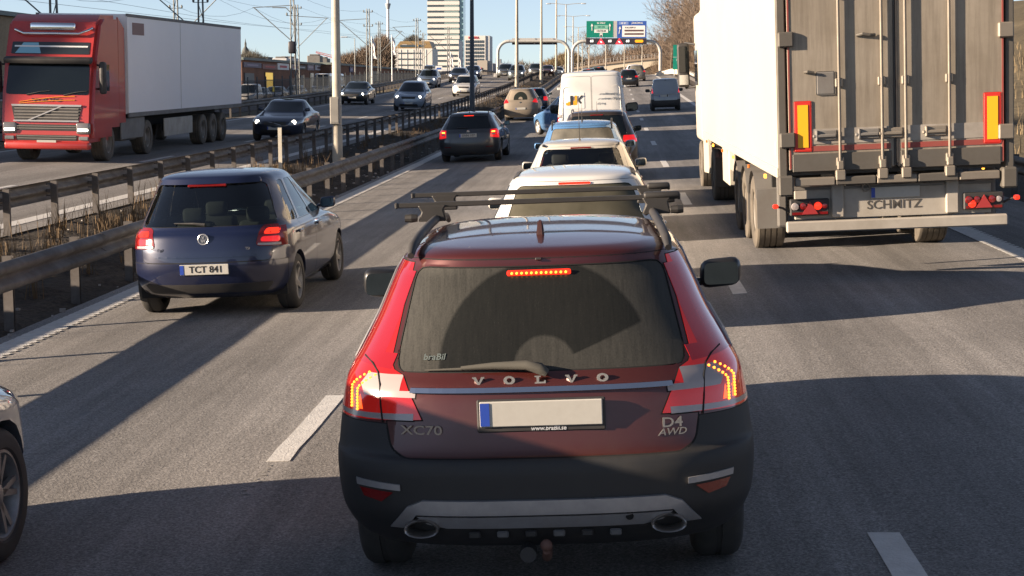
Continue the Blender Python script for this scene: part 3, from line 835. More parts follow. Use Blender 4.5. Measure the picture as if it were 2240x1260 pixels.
# ---- generic body styles
def style(L, W, H, belt=.95, nose=.74, yrb=.14, yrt=.50, cowl=None, wft=None, axr=None, axf=None, wr=.32, wtop=.70, kind='hatch', cr=.45, nr=2.9, cf=.7, tail=None, rg=None, side=3, hood_b=None, **k):
    W2 = W / 2; cowl = cowl or L - 1.15; wft = wft or cowl - .85; zt = H - .10; axr = axr or .75; axf = axf or L - .85
    hb = hood_b or belt
    keys = [(.20, .24, L - .30, W2 * .86), (.27, .08, L - .12, W2 * .94), (.40, .02, L - .03, W2 * .985), (.54, 0, L, W2), (nose - .06, .015, L - .02, W2), (nose + .02, .03, L - .14, W2 * .995)]
    if kind == 'sedan':
        keys += [(nose + .12, .05, L - .45, W2 * .985), (belt - .02, .12, cowl + .12, W2 * .965), (belt + .02, .45, cowl - .06, W2 * .945)]
        y0, x0 = .72, cowl - .14
        keys.append((belt + .06, y0, x0, W2 * .915)); z0 = belt + .06; w0 = .915
    else:
        keys += [((nose + hb) / 2 + .03, yrb * .45, (L - .14) * .45 + cowl * .55, W2 * .985), (hb, yrb, cowl, W2 * .955)]
        z0, y0, x0, w0 = hb, yrb, cowl, .955
    for t in (.33, .67, 1.0): keys.append((z0 + (zt - z0) * t, y0 + (yrt - y0) * t, x0 + (wft - x0) * t, W2 * (w0 + (wtop - w0) * t**1.05)))
    e = yrt
    keys += [(H - .055, e + .03, wft - .14, W2 * (wtop - .05)), (H - .025, e + .16, wft - .36, W2 * (wtop - .15)), (H - .008, e + .36, wft - .62, W2 * (wtop - .36)), (H, e + .55, wft - .8, W2 * .15)]
    sh = Shell(keys, cr, nr, cf, 2.4)
    zb, zg = belt + (.08 if kind == 'sedan' else .03), H - .125
    tail = tail or [(.62 * W2, nose - .03), (.99 * W2, nose - .03), (1.02 * W2, belt - .02), (.66 * W2, belt - .04)]
    rgb_, rgt = (sh.w(zb) * k.get('rgw', .80), sh.w(zg) * k.get('rgw', .84))
    rg = rg or fillet([(-rgb_, zb), (rgb_, zb), (rgt, zg), (-rgt, zg)], .06)
    wb, wt = sh.w(zb) * .88, sh.w(zg) * .86
    ws = fillet([(-wb, zb - .02), (wb, zb - .02), (wt, zg + .02), (-wt, zg + .02)], .05)
    P = []
    P.append(('windscreen', ws, 'rear', 'front', ['glass', 'gap'], dict(sink=.004, frame=.01)))
    if rg != 'none': P.append(('rear_window', rg, 'rear', 'rear', ['rearglass', 'gap'], dict(sink=.004, frame=.01, cond=lambda c: c.z > belt - .02)))
    # side glass between raked ends
    yb0, yt0 = sh.yr(zb) + k.get('dp', .38), sh.yr(zg) + k.get('dp2', .30); yb1, yt1 = sh.yf(zb) - .38, sh.yf(zg) - .24
    pil = k.get('pillars', [.30, .60] if side == 3 else [.5])
    ends = [0] + pil + [1]
    for i in range(len(ends) - 1):
        a, b_ = ends[i], ends[i + 1]; g = .035
        A0 = yb0 + (yb1 - yb0) * a + (g if i else 0); A1 = yt0 + (yt1 - yt0) * a + (g if i else 0); B0 = yb0 + (yb1 - yb0) * b_ - (g if i < len(ends) - 2 else 0); B1 = yt0 + (yt1 - yt0) * b_ - (g if i < len(ends) - 2 else 0)
        if k.get('blind') and i in k['blind']: continue
        P.append(('side_window', fillet([(A0, zb), (B0, zb), (B1, zg), (A1, zg)], .05), 'side', 'side', ['glass', 'gap'], dict(sink=.004, frame=.01, cond=lambda c: c.z > belt)))
    P.append(('tail_lamp', tail, 'rear', 'rear', k.get('tailm', ['red']), dict(mirror=1, sink=-.004, frame=.012, cond=lambda c: c.y < k.get('lampy', .40))))
    hl = k.get('headlamp') or [(.50 * W2, nose - .10), (.95 * W2, nose - .05), (.97 * W2, nose + .07), (.55 * W2, nose - .005)]
    P.append(('headlamp', hl, 'rear', 'front', ['headoff'], dict(mirror=1, sink=-.003, frame=.01, cond=lambda c: c.y > L - 1.1)))
    P.append(('grille', fillet([(-.42 * W2, nose - .15), (.42 * W2, nose - .15), (.46 * W2, nose - .02), (-.46 * W2, nose - .02)], .03), 'rear', 'front', ['black'], dict(sink=.008, cond=lambda c: c.y > L - .7)))
    P.append(('air_intake', fillet([(-.62 * W2, .29), (.62 * W2, .29), (.55 * W2, .42), (-.55 * W2, .42)], .04), 'rear', 'front', ['black'], dict(sink=.01, cond=lambda c: c.y > L - .7)))
    # tailgate, bumpers, doors, bonnet
    if kind != 'sedan': P.append(('tailgate', fillet([(-.80 * W2, .60), (.80 * W2, .60), (.84 * W2, belt), (sh.w(zg) * .92, H - .085), (-sh.w(zg) * .92, H - .085), (-.84 * W2, belt)], .06), 'rear', 'rear', ['paint', 'gap'], dict(rim=.005, cond=lambda c: c.y < 1.0)))
    else: P.append(('boot_lid', fillet([(-.70 * W2, .66), (.70 * W2, .66), (.78 * W2, belt + .03), (-.78 * W2, belt + .03)], .05), 'rear', 'rear', ['paint', 'gap'], dict(rim=.005, cond=lambda c: c.y < 1.2)))
    P.append(('bonnet', fillet([(-.78 * W2, cowl + .05), (.78 * W2, cowl + .05), (.70 * W2, L - .30), (-.70 * W2, L - .30)], .08), 'top', 'front', ['paint', 'gap'], dict(rim=.005, cond=lambda c: nose - .05 < c.z < belt + .02)))
    P.append(('rear_bumper', [(-W, .1), (W, .1), (W, k.get('bump', .58)), (-W, k.get('bump', .58))], 'rear', 'rear', k.get('bumpm', ['paint', 'gap']), dict(rim=.005, cond=lambda c: c.y < axr - .36)))
    P.append(('front_bumper', [(-W, .1), (W, .1), (W, .53), (-W, .53)], 'rear', 'front', k.get('bumpm', ['paint', 'gap']), dict(rim=.005, cond=lambda c: c.y > axf + .36)))
    ymid = yb0 + (yb1 - yb0) * (pil[-1]); ar = wr * 1.18
    dz0, dz1 = .30, zb - .005
    P.append(('door', fillet([(ymid, dz0), (axf - ar - .10, dz0), (axf - ar + .02, belt - .25), (yb1 + .05, dz1), (ymid, dz1)], .05), 'side', 'side', ['paint', 'gap'], dict(rim=.005)))
    if side >= 2 and kind != 'van': P.append(('door', fillet([(axr + ar + .06, dz0), (ymid - .012, dz0), (ymid - .012, dz1), (yb0 + .32, dz1), (axr + ar * .9, .75)], .05), 'side', 'side', ['paint', 'gap'], dict(rim=.005)))
    return dict(shell=sh, panels=P, belt=belt, axles=[axr, axf], wr=wr, arch=wr * 1.14, track=W - .22, L=L, H=H, W=W, zb=zb, zg=zg, cowl=cowl, ymid=ymid, kind=kind, nose=nose, **{q: k[q] for q in k if q in ('sub', 'open_glass', 'rstyle', 'spokes', 'rearglass')})
def finish(e, S, mm, made, txt=None, plate_z=None, mirror_m=None, handles=True, wiper=True, front_plate=True, brake3=True, rail=False, ant=True, lit3=True, badge=True):
    sh = S['shell']; L = S['L']; pz = plate_z or .80
    add_plate(e, (0, sh.rear(.25, pz) - .012, pz), (0, 0, 0), txt)
    if front_plate: add_plate(e, (0, sh.front(.25, .47) + .012, .47), (0, 0, math.pi))
    add_mirrors(e, sh.wy(S['cowl'] - .55, S['zb']) + .10, S['cowl'] - .50, S['zb'] + .06, mirror_m or mm['paint'])
    if handles: add_handles(e, sh, [S['ymid'] + .18, S['ymid'] - .82], S['belt'] - .10, mm['paint'])
    if wiper and S['kind'] != 'sedan':
        z = S['zb'] + .02; b = bmesh.new(); tube(b, [(0, sh.rear(0, z) - .02, z), (-.12, sh.rear(.12, z + .015) - .025, z + .015), (-.34, sh.rear(.34, z + .02) - .018, z + .02)], [.018, .012, .006], 6); obj('rear_wiper', b, M_black, e)
    if brake3:
        z = S['zg'] + .018; y = sh.rear(.05, z); b = bx((0, y - .004, z), (.30, .02, .022), .006, 1); obj('high_brake_lamp', b, M_led_on if lit3 else M_red_off, e)
    if rail: rails(e, sh, sh.yr(S['zg']) + .12, S['cowl'] - .95, sh.w(S['H'] - .055) * .96, .05, M_black if rail != 'silver' else M_silver)
    if mm['head'] is M_head_on:
        for sx in (-1, 1):
            zl = S['nose'] - .035; xl = S['W'] * .36; bm = bmesh.new(); lathe(bm, [(.0005, .03), (.05, .026), (.075, .01), (.08, -.01)], 14, 'Y', (sx * xl, sh.front(xl, zl), zl)); obj('lit_lamp', bm, M_beam, e, smooth=60)
    if ant: antenna(e, 0, sh.yr(S['zg']) + .25, top_z(sh, .02, sh.yr(S['zg']) + .25) - .005, .22)
    b = bmesh.new(); lathe(b, [(.0005, -.012), (.045, -.012), (.05, 0)], 14, 'Y'); zz = (S['belt'] + .80) / 2 + .03
    if S['kind'] != 'sedan' and badge: obj('badge', b, M_chrome, e, loc=(0, sh.rear(0, zz), zz))
# ------------------------------------------------------------------ the dark red estate in front of us
XK = [(.30, .34, 4.60, .78), (.34, .16, 4.72, .84), (.42, .06, 4.80, .89), (.54, .0, 4.84, .925), (.68, .0, 4.83, .935), (.745, .015, 4.80, .934), (.765, .05, 4.78, .932),
      (.84, .075, 4.70, .925), (.93, .095, 4.50, .912), (1.02, .115, 4.02, .895), (1.055, .135, 3.72, .885), (1.09, .165, 3.46, .868), (1.17, .225, 3.33, .822), (1.30, .32, 3.06, .755),
      (1.42, .415, 2.82, .705), (1.52, .50, 2.62, .660), (1.56, .51, 2.5, .628), (1.59, .56, 2.32, .56), (1.606, .74, 2.1, .44), (1.616, .98, 1.9, .24), (1.618, 1.2, 1.7, .10)]
xsh = Shell(XK, .55, 2.9, .8, 2.4, bow=.012)
M_xred = paint('dark_red', (.072, .011, .009), .35, .50, (.080, .058, .045), (.60, 1.22, .14), .28)
M_xclad = pr_mat('grey_cladding', (.012, .0135, .016), .55, dirt=.35, dirt_col=(.055, .048, .04), dscale=4)
M_pillar = pr_mat('red_pillar_lens', (.24, .006, .009), .10, coat=1.0, emit=(1, .02, .02), estr=.02)
M_lens_red = pr_mat('brake_lens_red', (.26, .008, .007), .12, coat=1.0, emit=(1, .03, .02), estr=.06)
# glass with dried road film, wiped clean in an arc by the wiper
m = bpy.data.materials.new('dirty_rear_glass'); m.use_nodes = True; nt = m.node_tree; N = nt.nodes; Lk = nt.links
b = N['Principled BSDF']; tc = N.new('ShaderNodeTexCoord'); sp_ = N.new('ShaderNodeSeparateXYZ'); Lk.new(tc.outputs['Object'], sp_.inputs[0])
def mth(op, a, b_=None, c=None):
    n = N.new('ShaderNodeMath'); n.operation = op
    for i, v in enumerate((a, b_, c)):
        if v is None: continue
        if isinstance(v, (int, float)): n.inputs[i].default_value = v
        else: Lk.new(v, n.inputs[i])
    return n.outputs[0]
dx = mth('SUBTRACT', sp_.outputs['X'], .02); dz = mth('MULTIPLY', mth('SUBTRACT', sp_.outputs['Z'], 1.115), 1.08)
rad = mth('SQRT', mth('ADD', mth('MULTIPLY', dx, dx), mth('MULTIPLY', dz, dz))); ang = mth('ARCTAN2', dz, dx)
wob = noise_chain(N, Lk, tc.outputs['Object'], 14, 3)
radw = mth('ADD', rad, mth('MULTIPLY', mth('SUBTRACT', wob, .5), .008))
def step(v, e0, e1):
    n = N.new('ShaderNodeMapRange'); n.interpolation_type = 'SMOOTHSTEP'; n.inputs[1].default_value = e0; n.inputs[2].default_value = e1; Lk.new(v, n.inputs[0]); return n.outputs[0]
wiped = mth('MULTIPLY', mth('MULTIPLY', step(radw, .124, .142), mth('SUBTRACT', 1.0, step(radw, .448, .468))), step(ang, R(21), R(23.5)))
mpg = N.new('ShaderNodeMapping'); mpg.inputs['Scale'].default_value = (30, 1, 3.5); Lk.new(tc.outputs['Object'], mpg.inputs[0])
stk = noise_chain(N, Lk, mpg.outputs[0], 2.4, 6, .75); spk = noise_chain(N, Lk, tc.outputs['Object'], 130, 2, .8)
film = mth('MULTIPLY_ADD', stk, .45, mth('MULTIPLY', spk, .30)); film = mth('MULTIPLY', film, mth('MULTIPLY_ADD', wiped, -.66, 1.0))
mx = N.new('ShaderNodeMix'); mx.data_type = 'RGBA'; mx.inputs[6].default_value = (.004, .005, .005, 1); mx.inputs[7].default_value = (.092, .089, .078, 1); Lk.new(film, mx.inputs[0]); Lk.new(mx.outputs[2], b.inputs['Base Color'])
Lk.new(mth('MULTIPLY_ADD', film, 1.1, .10), b.inputs['Roughness']); b.inputs['Specular IOR Level'].default_value = .28
M_dirtyglass = m
rg = fillet([(-.615, 1.105), (.615, 1.105), (.625, 1.16), (.553, 1.515), (-.553, 1.515), (-.625, 1.16)], .05)
lamp = [(.515, .912), (.70, .905), (.95, .895), (.95, 1.075), (.865, 1.105), (.815, 1.165), (.765, 1.27), (.71, 1.41), (.66, 1.53), (.572, 1.53), (.612, 1.345), (.648, 1.17), (.652, 1.135), (.638, 1.108), (.596, 1.088)]
def zone(x0, x1, z0, z1): return [(x0, z0), (x1, z0), (x1, z1), (x0, z1)]
nearrear = lambda c: c.y < .95
lampy = lambda c: c.y < (.62 if c.z < 1.10 else .62 + (c.z - 1.10) * 1.1)
lampin = lambda c: lampy(c) and inpoly((abs(c.x), c.z), lamp)
XP = [('rear_window', rg, 'rear', 'rear', [M_dirtyglass, 'gap'], dict(sink=.003, frame=.012, cond=lambda c: c.z > 1.08)),
      ('clear_lens', [(.50, 1.002), (.775, 1.002), (.795, 1.045), (.76, 1.088), (.60, 1.09)], 'rear', 'rear', ['white'], dict(mirror=1, sink=-.003, cond=lampin)),
      ('clear_lens', [(.50, .90), (.96, .888), (.96, .925), (.50, .938)], 'rear', 'rear', ['white'], dict(mirror=1, sink=-.004, cond=lampin)),
      ('pillar_lamp', [(.55, 1.100), (.99, 1.132), (.99, 1.6), (.5, 1.6)], 'rear', 'rear', [M_pillar], dict(mirror=1, sink=-.003, frame=.01, cond=lampin)),
      ('tail_lamp', lamp, 'rear', 'rear', [M_lens_red], dict(mirror=1, sink=-.003, frame=.012, cond=lampy)),
      ('tailgate', fillet([(-.60, .755), (.60, .755), (.655, .79), (.675, .90), (.70, 1.10), (.66, 1.53), (.58, 1.553), (-.58, 1.553), (-.66, 1.53), (-.70, 1.10), (-.675, .90), (-.655, .79)], .03), 'rear', 'rear', ['paint', 'gap'], dict(rim=.006, cond=nearrear)),
      ('rear_bumper', [(-1.1, .2), (1.1, .2), (1.1, .893), (-1.1, .893)], 'rear', 'rear', [M_xclad, 'gap'], dict(rim=.004, cond=lambda c: c.y < .66)),
      ('sill_cladding', [(.60, .2), (4.9, .2), (4.9, .42), (.60, .42)], 'side', 'side', [M_xclad], dict()),
      ('windscreen', [(-.74, 1.09), (.74, 1.09), (.58, 1.53), (-.58, 1.53)], 'rear', 'front', ['glass', 'gap'], dict(sink=.004)),
      ('side_window', fillet([(.62, 1.13), (1.16, 1.12), (1.16, 1.475), (.92, 1.46)], .05), 'side', 'side', ['glass', 'gap'], dict(sink=.004, frame=.01, cond=lambda c: c.z > 1.08)),
      ('side_window', fillet([(1.22, 1.12), (2.02, 1.11), (2.02, 1.495), (1.22, 1.485)], .03), 'side', 'side', ['glass', 'gap'], dict(sink=.004, frame=.01, cond=lambda c: c.z > 1.08)),
      ('side_window', fillet([(2.09, 1.11), (3.15, 1.10), (2.50, 1.485), (2.09, 1.495)], .03), 'side', 'side', ['glass', 'gap'], dict(sink=.004, frame=.01, cond=lambda c: c.z > 1.08)),
      ('door', fillet([(2.05, .43), (3.30, .43), (3.36, .80), (3.20, 1.095), (2.05, 1.10)], .05), 'side', 'side', ['paint', 'gap'], dict(rim=.006)),
      ('door', fillet([(1.50, .43), (2.03, .43), (2.03, 1.105), (1.20, 1.11), (1.22, .92)], .05), 'side', 'side', ['paint', 'gap'], dict(rim=.006)),
      ('headlamp', [(.5, .66), (.88, .70), (.88, .84), (.52, .76)], 'rear', 'front', ['headoff'], dict(mirror=1, cond=lambda c: c.y > 3.9))]
XS = dict(shell=xsh, panels=XP, belt=1.10, axles=[1.09, 3.905], wr=.345, arch=.395, track=1.60, L=4.84, H=1.62, W=1.87, zb=1.12, zg=1.48, cowl=3.42, ymid=2.05, kind='wagon', nose=.76, sub=4, nr=16, ns=34, nf=10, rstyle=1, tw=.235)
def xc_extra(e, S, mm, made):
    sh = xsh
    # wheel-arch cladding
    for ya in S['axles']:
        for sx in (-1, 1):
            bm = bmesh.new(); prv = None
            for k in range(21):
                a = math.pi * (k / 20 * 1.10 - .05); q = []
                for rr in (.393, .455):
                    y, z = ya + rr * math.cos(a), max(.32, .345 + rr * math.sin(a)); q.append(bm.verts.new((sx * (sh.wy(y, z) + .012), y, z)))
                q.append(bm.verts.new((sx * (sh.wy(ya, .5) - .10), q[0].co.y, q[0].co.z)))
                if prv: bm.faces.new((prv[0], prv[1], q[1], q[0])); bm.faces.new((prv[2], prv[0], q[0], q[2]))
                prv = q
            bmesh.ops.recalc_face_normals(bm, faces=bm.faces); obj('wheel_arch_cladding', bm, M_xclad, e, smooth=50)
    bumper = next(o for o in made if o.name.startswith('rear_bumper')); gate = next(o for o in made if o.name.startswith('tailgate')); win = next(o for o in made if o.name.startswith('rear_window'))
    # silver skid plate in two tiers
    obj('skid_plate', patch([(-.515, .585), (.515, .585), (.585, .555), (.668, .452), (.60, .452), (.545, .522), (-.545, .522), (-.60, .452), (-.668, .452), (-.585, .555)], sh.rear, .022, .03, .06), M_silver, bumper, smooth=30)
    obj('skid_plate', patch([(-.545, .512), (.545, .512), (.50, .475), (.42, .455), (-.42, .455), (-.50, .475)], sh.rear, .012, .03, .06), M_silver, bumper, smooth=30)
    obj('diffuser', patch([(-.44, .449), (.44, .449), (.40, .40), (-.40, .40)], sh.rear, .0, .02, .08), M_black, bumper)
    for i in range(6): obj('diffuser_rib', bx((-.30 + i * .12, sh.rear(.1, .43) - .012, .425), (.05, .02, .03), .006, 1), pr_mat('dull_rib', (.09, .09, .092), .6) if i % 2 else M_xclad, bumper)
    bm = bmesh.new(); lathe(bm, [(.0005, 0), (.016, 0), (.018, .006)], 14, 'Y'); obj('parking_sensor', bm, M_gap, bumper, loc=(.36, sh.rear(.36, .50) - .014, .50))
    for sx in (-1, 1):
        bm = bmesh.new(); rows = []
        for rx, rz, y in ((.078, .042, .10), (.076, .041, -.035), (.072, .038, -.042), (.062, .030, -.034), (.056, .026, .09)):
            rows.append([bm.verts.new((sx * .525 + rx * math.cos(t * .3927) * (1 - .08 * math.sin(t * .3927)), sh.rear(.52, .465) + y - .015, .462 + rz * math.sin(t * .3927))) for t in range(16)])
        for i in range(4):
            for k in range(16): bm.faces.new((rows[i][k], rows[i][(k + 1) % 16], rows[i + 1][(k + 1) % 16], rows[i + 1][k]))
        bm.faces.new(rows[-1]); bmesh.ops.recalc_face_normals(bm, faces=bm.faces)
        obj('exhaust_tip', bm, [pr_mat('sooty_steel', (.34, .32, .30), .3, .9)], e, smooth=50)
        rp = [(.612, .622), (.812, .632), (.815, .66), (.612, .648)]
        obj('chrome_strip', patch([(sx * a, b_) for a, b_ in rp][::sx], sh.rear, .010, .012, .05), M_silver, bumper)
        rp = [(.645, .612), (.80, .622), (.78, .585), (.70, .568)]
        obj('rear_reflector', patch([(sx * a, b_) for a, b_ in rp][::sx], sh.rear, .006, .01, .05), M_red_off, bumper)
        # the shut line through the lamp
        bm = bmesh.new(); tube(bm, [(sx * x, sh.rear(x, z) - .0045, z) for x, z in ((.690, .895), (.698, .97), (.702, 1.05), (.715, 1.095), (.745, 1.125), (.79, 1.145))], .0045, 6); obj('shut_line', bm, M_gap, e)
        # LED dots round the outer edge of the lamp
        bm = bmesh.new()
        path = [(.842 - .020 * max(0, (t - .55) / .45)**1.6 * 4.2, .945 + .145 * t) for t in [i / 12 for i in range(13)]]
        for off in (0, .030):
            for x, z in path:
                x2 = x - off; z2 = z - off * .25; y = sh.rear(x2, z2); r_ = bmesh.ops.create_icosphere(bm, subdivisions=1, radius=.0065)
                bmesh.ops.translate(bm, vec=(sx * x2, y - .006, z2), verts=r_['verts'])
        obj('led_row', bm, pr_mat('amber_red_led', (.8, .15, .02), .3, emit=(1, .24, .02), estr=2.0), e)['kind'] = 'stuff'
        bm = patch([(sx * a, b_) for a, b_ in [(.785, .94), (.862, .94), (.865, 1.045), (.83, 1.095), (.775, 1.105), (.785, 1.07), (.80, 1.02)]][::sx], sh.rear, .0035, .004, .03)
        obj('brake_lamp', bm, pr_mat('lit_lamp_field', (.5, .03, .01), .2, coat=.6, emit=(1, .09, .01), estr=.75), e)
        bm = bmesh.new(); tube(bm, [(sx * .705, sh.rear(.705, 1.27) - .006, 1.17), (sx * .69, sh.rear(.69, 1.30) - .006, 1.25), (sx * .668, sh.rear(.668, 1.38) - .006, 1.36)], .006, 6)
        obj('position_light', bm, pr_mat('lit_red_line', (.6, .02, .02), .3, emit=(1, .04, .02), estr=.35), e)
        # roof rail
        bm = bmesh.new(); tube(bm, [(sx * x, y, z) for x, y, z in ((.585, .64, 1.565), (.582, .72, 1.60), (.575, .9, 1.622), (.57, 1.4, 1.636), (.57, 2.0, 1.634), (.565, 2.35, 1.60), (.562, 2.45, 1.57))], [.016, .022, .022, .022, .022, .02, .014], 8)
        obj('roof_rail', bm, M_black, e, smooth=60)
        # window chrome
        bm = bmesh.new(); tube(bm, [(sx * (sh.wy(y, z) + .003), y, z) for y, z in ((.60, 1.115), (1.2, 1.105), (2.05, 1.098), (3.18, 1.088))], .009, 6); tube(bm, [(sx * (sh.wy(y, z) + .003), y, z) for y, z in ((.60, 1.115), (.74, 1.30), (.90, 1.475), (1.2, 1.502), (2.0, 1.512), (2.5, 1.497))], .008, 6)
        obj('window_trim', bm, M_silver, e, smooth=60)
    # chrome bar, letters, badges
    obj('chrome_bar', patch([(-.565, 1.026), (.565, 1.026), (.560, 1.046), (-.560, 1.046)], sh.rear, .016, .02, .06), pr_mat('polished_bar', (.72, .72, .74), .16, 1.0), gate)
    serif = pr_mat('badge_silver', (.55, .54, .52), .3, .85)
    for i, ch in enumerate('VOLVO'):
        x = -.265 + i * .1325; y = sh.rear(x, 1.072)
        bm = bmesh.new()
        if ch == 'V':
            prism(bm, [(-.026, .016), (-.010, .016), (.002, -.009), (.012, .016), (.026, .016), (.026, .011), (.021, .010), (.005, -.017), (-.004, -.017), (-.021, .010), (-.026, .011)], -.006, .004, 'XZ')
        elif ch == 'L':
            prism(bm, [(-.024, .016), (.002, .016), (.002, .011), (-.005, .010), (-.005, -.010), (.014, -.010), (.018, -.004), (.023, -.004), (.023, -.017), (-.024, -.017), (-.024, -.012), (-.016, -.011), (-.016, .010), (-.024, .011)], -.006, .004, 'XZ')
        else:
            rows = []
            for rx, rz in ((.025, .018), (.011, .0105)):
                for yy in (-.006, .004): rows.append([bm.verts.new((rx * math.cos(t * .3927), yy, rz * math.sin(t * .3927))) for t in range(16)])
            for a_, b_ in ((0, 1), (1, 3), (3, 2), (2, 0)):
                for k in range(16): bm.faces.new((rows[a_][k], rows[a_][(k + 1) % 16], rows[b_][(k + 1) % 16], rows[b_][k]))
            bmesh.ops.recalc_face_normals(bm, faces=bm.faces)
        obj('letter', bm, serif, gate, loc=(x, y - .008, 1.072))
    link_mesh('model_badge', text_mesh('XC70', .062, .002, .0006), pr_mat('badge_grey', (.30, .29, .28), .3, .7), gate, loc=(-.515, sh.rear(.515, .868) - .003, .868), rot=(math.pi / 2, 0, -.22), scale=(1.25, .9, 1))
    link_mesh('engine_badge', text_mesh('D4', .066, .002, .0008), serif, gate, loc=(.555, sh.rear(.555, .872) - .003, .872), rot=(math.pi / 2, 0, .25), scale=(1.15, .9, 1))
    link_mesh('engine_badge', text_mesh('AWD', .046, .002, .0004, shear=.25), serif, gate, loc=(.553, sh.rear(.553, .832) - .003, .834), rot=(math.pi / 2, 0, .25), scale=(1.1, .9, 1))
    # plate in its holder
    py = sh.rear(.2, .93)
    h_ = obj('plate_holder', bx((0, py - .012, .930), (.545, .022, .142), .006, 1), M_black, gate)
    add_plate(e, (0, py - .028, .940), parent=gate)
    link_mesh('dealer_lettering', text_mesh('www.braBil.se', .026, .0008, .0004, shear=.15), pr_mat('pale_print', (.5, .52, .55), .5), gate, loc=(.03, py - .0245, .874), rot=TXROT)
    link_mesh('window_sticker', text_mesh('braBil', .042, .0006, .0006, shear=.12), pr_mat('grey_print', (.09, .115, .115), .7), win, loc=(-.46, sh.rear(.46, 1.162) - .004, 1.162), rot=(math.pi / 2 - .62, 0, -.12))
    # third brake lamp with its row of LEDs
    y = sh.rear(0, 1.490)
    obj('high_brake_lamp', bx((0, y - .003, 1.490), (.285, .016, .026), .008, 2, None), M_led_on, win)
    bm = bmesh.new()
    for i in range(12):
        r_ = bmesh.ops.create_icosphere(bm, subdivisions=1, radius=.0065); bmesh.ops.translate(bm, vec=(-.12 + i * .0218, y - .012, 1.490), verts=r_['verts'])
    obj('led_row', bm, MATS['amber_red_led'], win)['kind'] = 'stuff'
    # wiper at rest, pointing left
    bm = bmesh.new(); P = lambda x, z, o: (x, sh.rear(x, z) - o, z)
    tube(bm, [P(.03, 1.098, .03), P(0, 1.118, .045), P(-.06, 1.132, .04), P(-.20, 1.130, .03), P(-.34, 1.122, .022)], [.018, .026, .021, .016, .009], 8); tube(bm, [P(-.10, 1.128, .016), P(-.30, 1.118, .014), P(-.50, 1.112, .012)], [.006, .008, .004], 6)
    obj('rear_wiper', bm, pr_mat('dusty_wiper', (.07, .066, .055), .8), win, smooth=60)
    # washer nozzle, fin, mirrors, handles, fuel of life
    obj('washer_nozzle', bx((0, sh.rear(0, 1.545) - .004, 1.548), (.03, .02, .012), .004, 1), M_black, e)
    bm = bmesh.new(); prism(bm, [(-.09, 0), (.09, 0), (.02, .05), (-.045, .075), (-.065, .07)], -.012, .012, 'YZ'); bmesh.ops.bevel(bm, geom=bm.edges[:], offset=.006, segments=2, affect='EDGES')
    for v in bm.verts: v.co.x *= 1 + max(0, .03 - v.co.z) * 25
    obj('aerial_fin', bm, M_xred, e, loc=(0, 1.02, 1.608), smooth=50)
    add_mirrors(e, 1.02, 2.98, 1.155, pr_mat('mirror_black', (.012, .012, .013), .4, coat=.4), s=1.12)
    add_handles(e, sh, [2.25, 1.42], .95, M_xred)
    # tow ball and socket
    bm = bmesh.new(); tube(bm, [(.005, .14, .33), (.005, .05, .32), (.005, .0, .36)], [.022, .022, .016], 8); r_ = bmesh.ops.create_uvsphere(bm, u_segments=12, v_segments=8, radius=.026); bmesh.ops.translate(bm, vec=(.005, -.002, .385), verts=r_['verts'])
    obj('tow_hitch', bm, pr_mat('rusty_tow_ball', (.12, .06, .045), .7), e, smooth=50)
    bm = bmesh.new(); lathe(bm, [(.0005, -.03), (.035, -.03), (.037, .04)], 12, 'Y'); obj('tow_socket', bm, M_black, e, loc=(-.075, .06, .335))
build_car('estate_hero', XS, 'estate_car', 'dark red estate car with roof bars and lit brake lights, directly ahead', -.26, 6.36, R(1.3), M_xred, 'cars queueing in the middle lane', extra=xc_extra, glass=M_glass)
# roof bars: a carrier that could be lifted off the car
loc, rot = pose(-.26, 6.36, R(1.3))
rk = tag(empty('roof_rack', loc, rot), 'pair of black roof bars clamped across the dark red estate', 'roof rack')
M_rack = pr_mat('black_rack', (.022, .021, .020), .5, .1, dirt=.2, dirt_col=(.09, .08, .07))
for y, xl, xr in ((1.80, -.775, .705), (2.56, -.77, .695)):
    e_ = obj('crossbar', bx(((xl + xr) / 2, y, 1.712), (xr - xl, .034, .026), .004, 1), M_rack, rk)
    for x in (xl - .004, xr + .004): obj('end_cap', bx((x, y, 1.712), (.016, .040, .032), .004, 1), M_rack, e_)
    for sx in (-1, 1):
        bm = bmesh.new(); prism(bm, [(-.075, 0), (.075, 0), (.06, .06), (.075, .085), (-.075, .085), (-.055, .05)], y - .035, y + .035, 'XZ'); bmesh.ops.bevel(bm, geom=bm.edges[:], offset=.006, segments=1, affect='EDGES')
        o = obj('clamp_foot', bm, M_rack, rk, loc=(sx * .59, 0, 1.625), smooth=40)
        bm = bmesh.new(); lathe(bm, [(.0005, -.035), (.02, -.035), (.024, 0), (.02, .03)], 10, 'X'); obj('clamp_knob', bm, M_rack, o, loc=(sx * .11, y - .02, .02))
obj('load_stop', bx((.62, 1.80, 1.722), (.19, .07, .034), .012, 2), M_rack, rk, smooth=50)
obj('load_stop', bx((.64, 2.55, 1.722), (.13, .065, .034), .012, 2), M_rack, rk, smooth=50)
# ------------------------------------------------------------------ the other cars
Q = 'cars queueing in the middle lane'
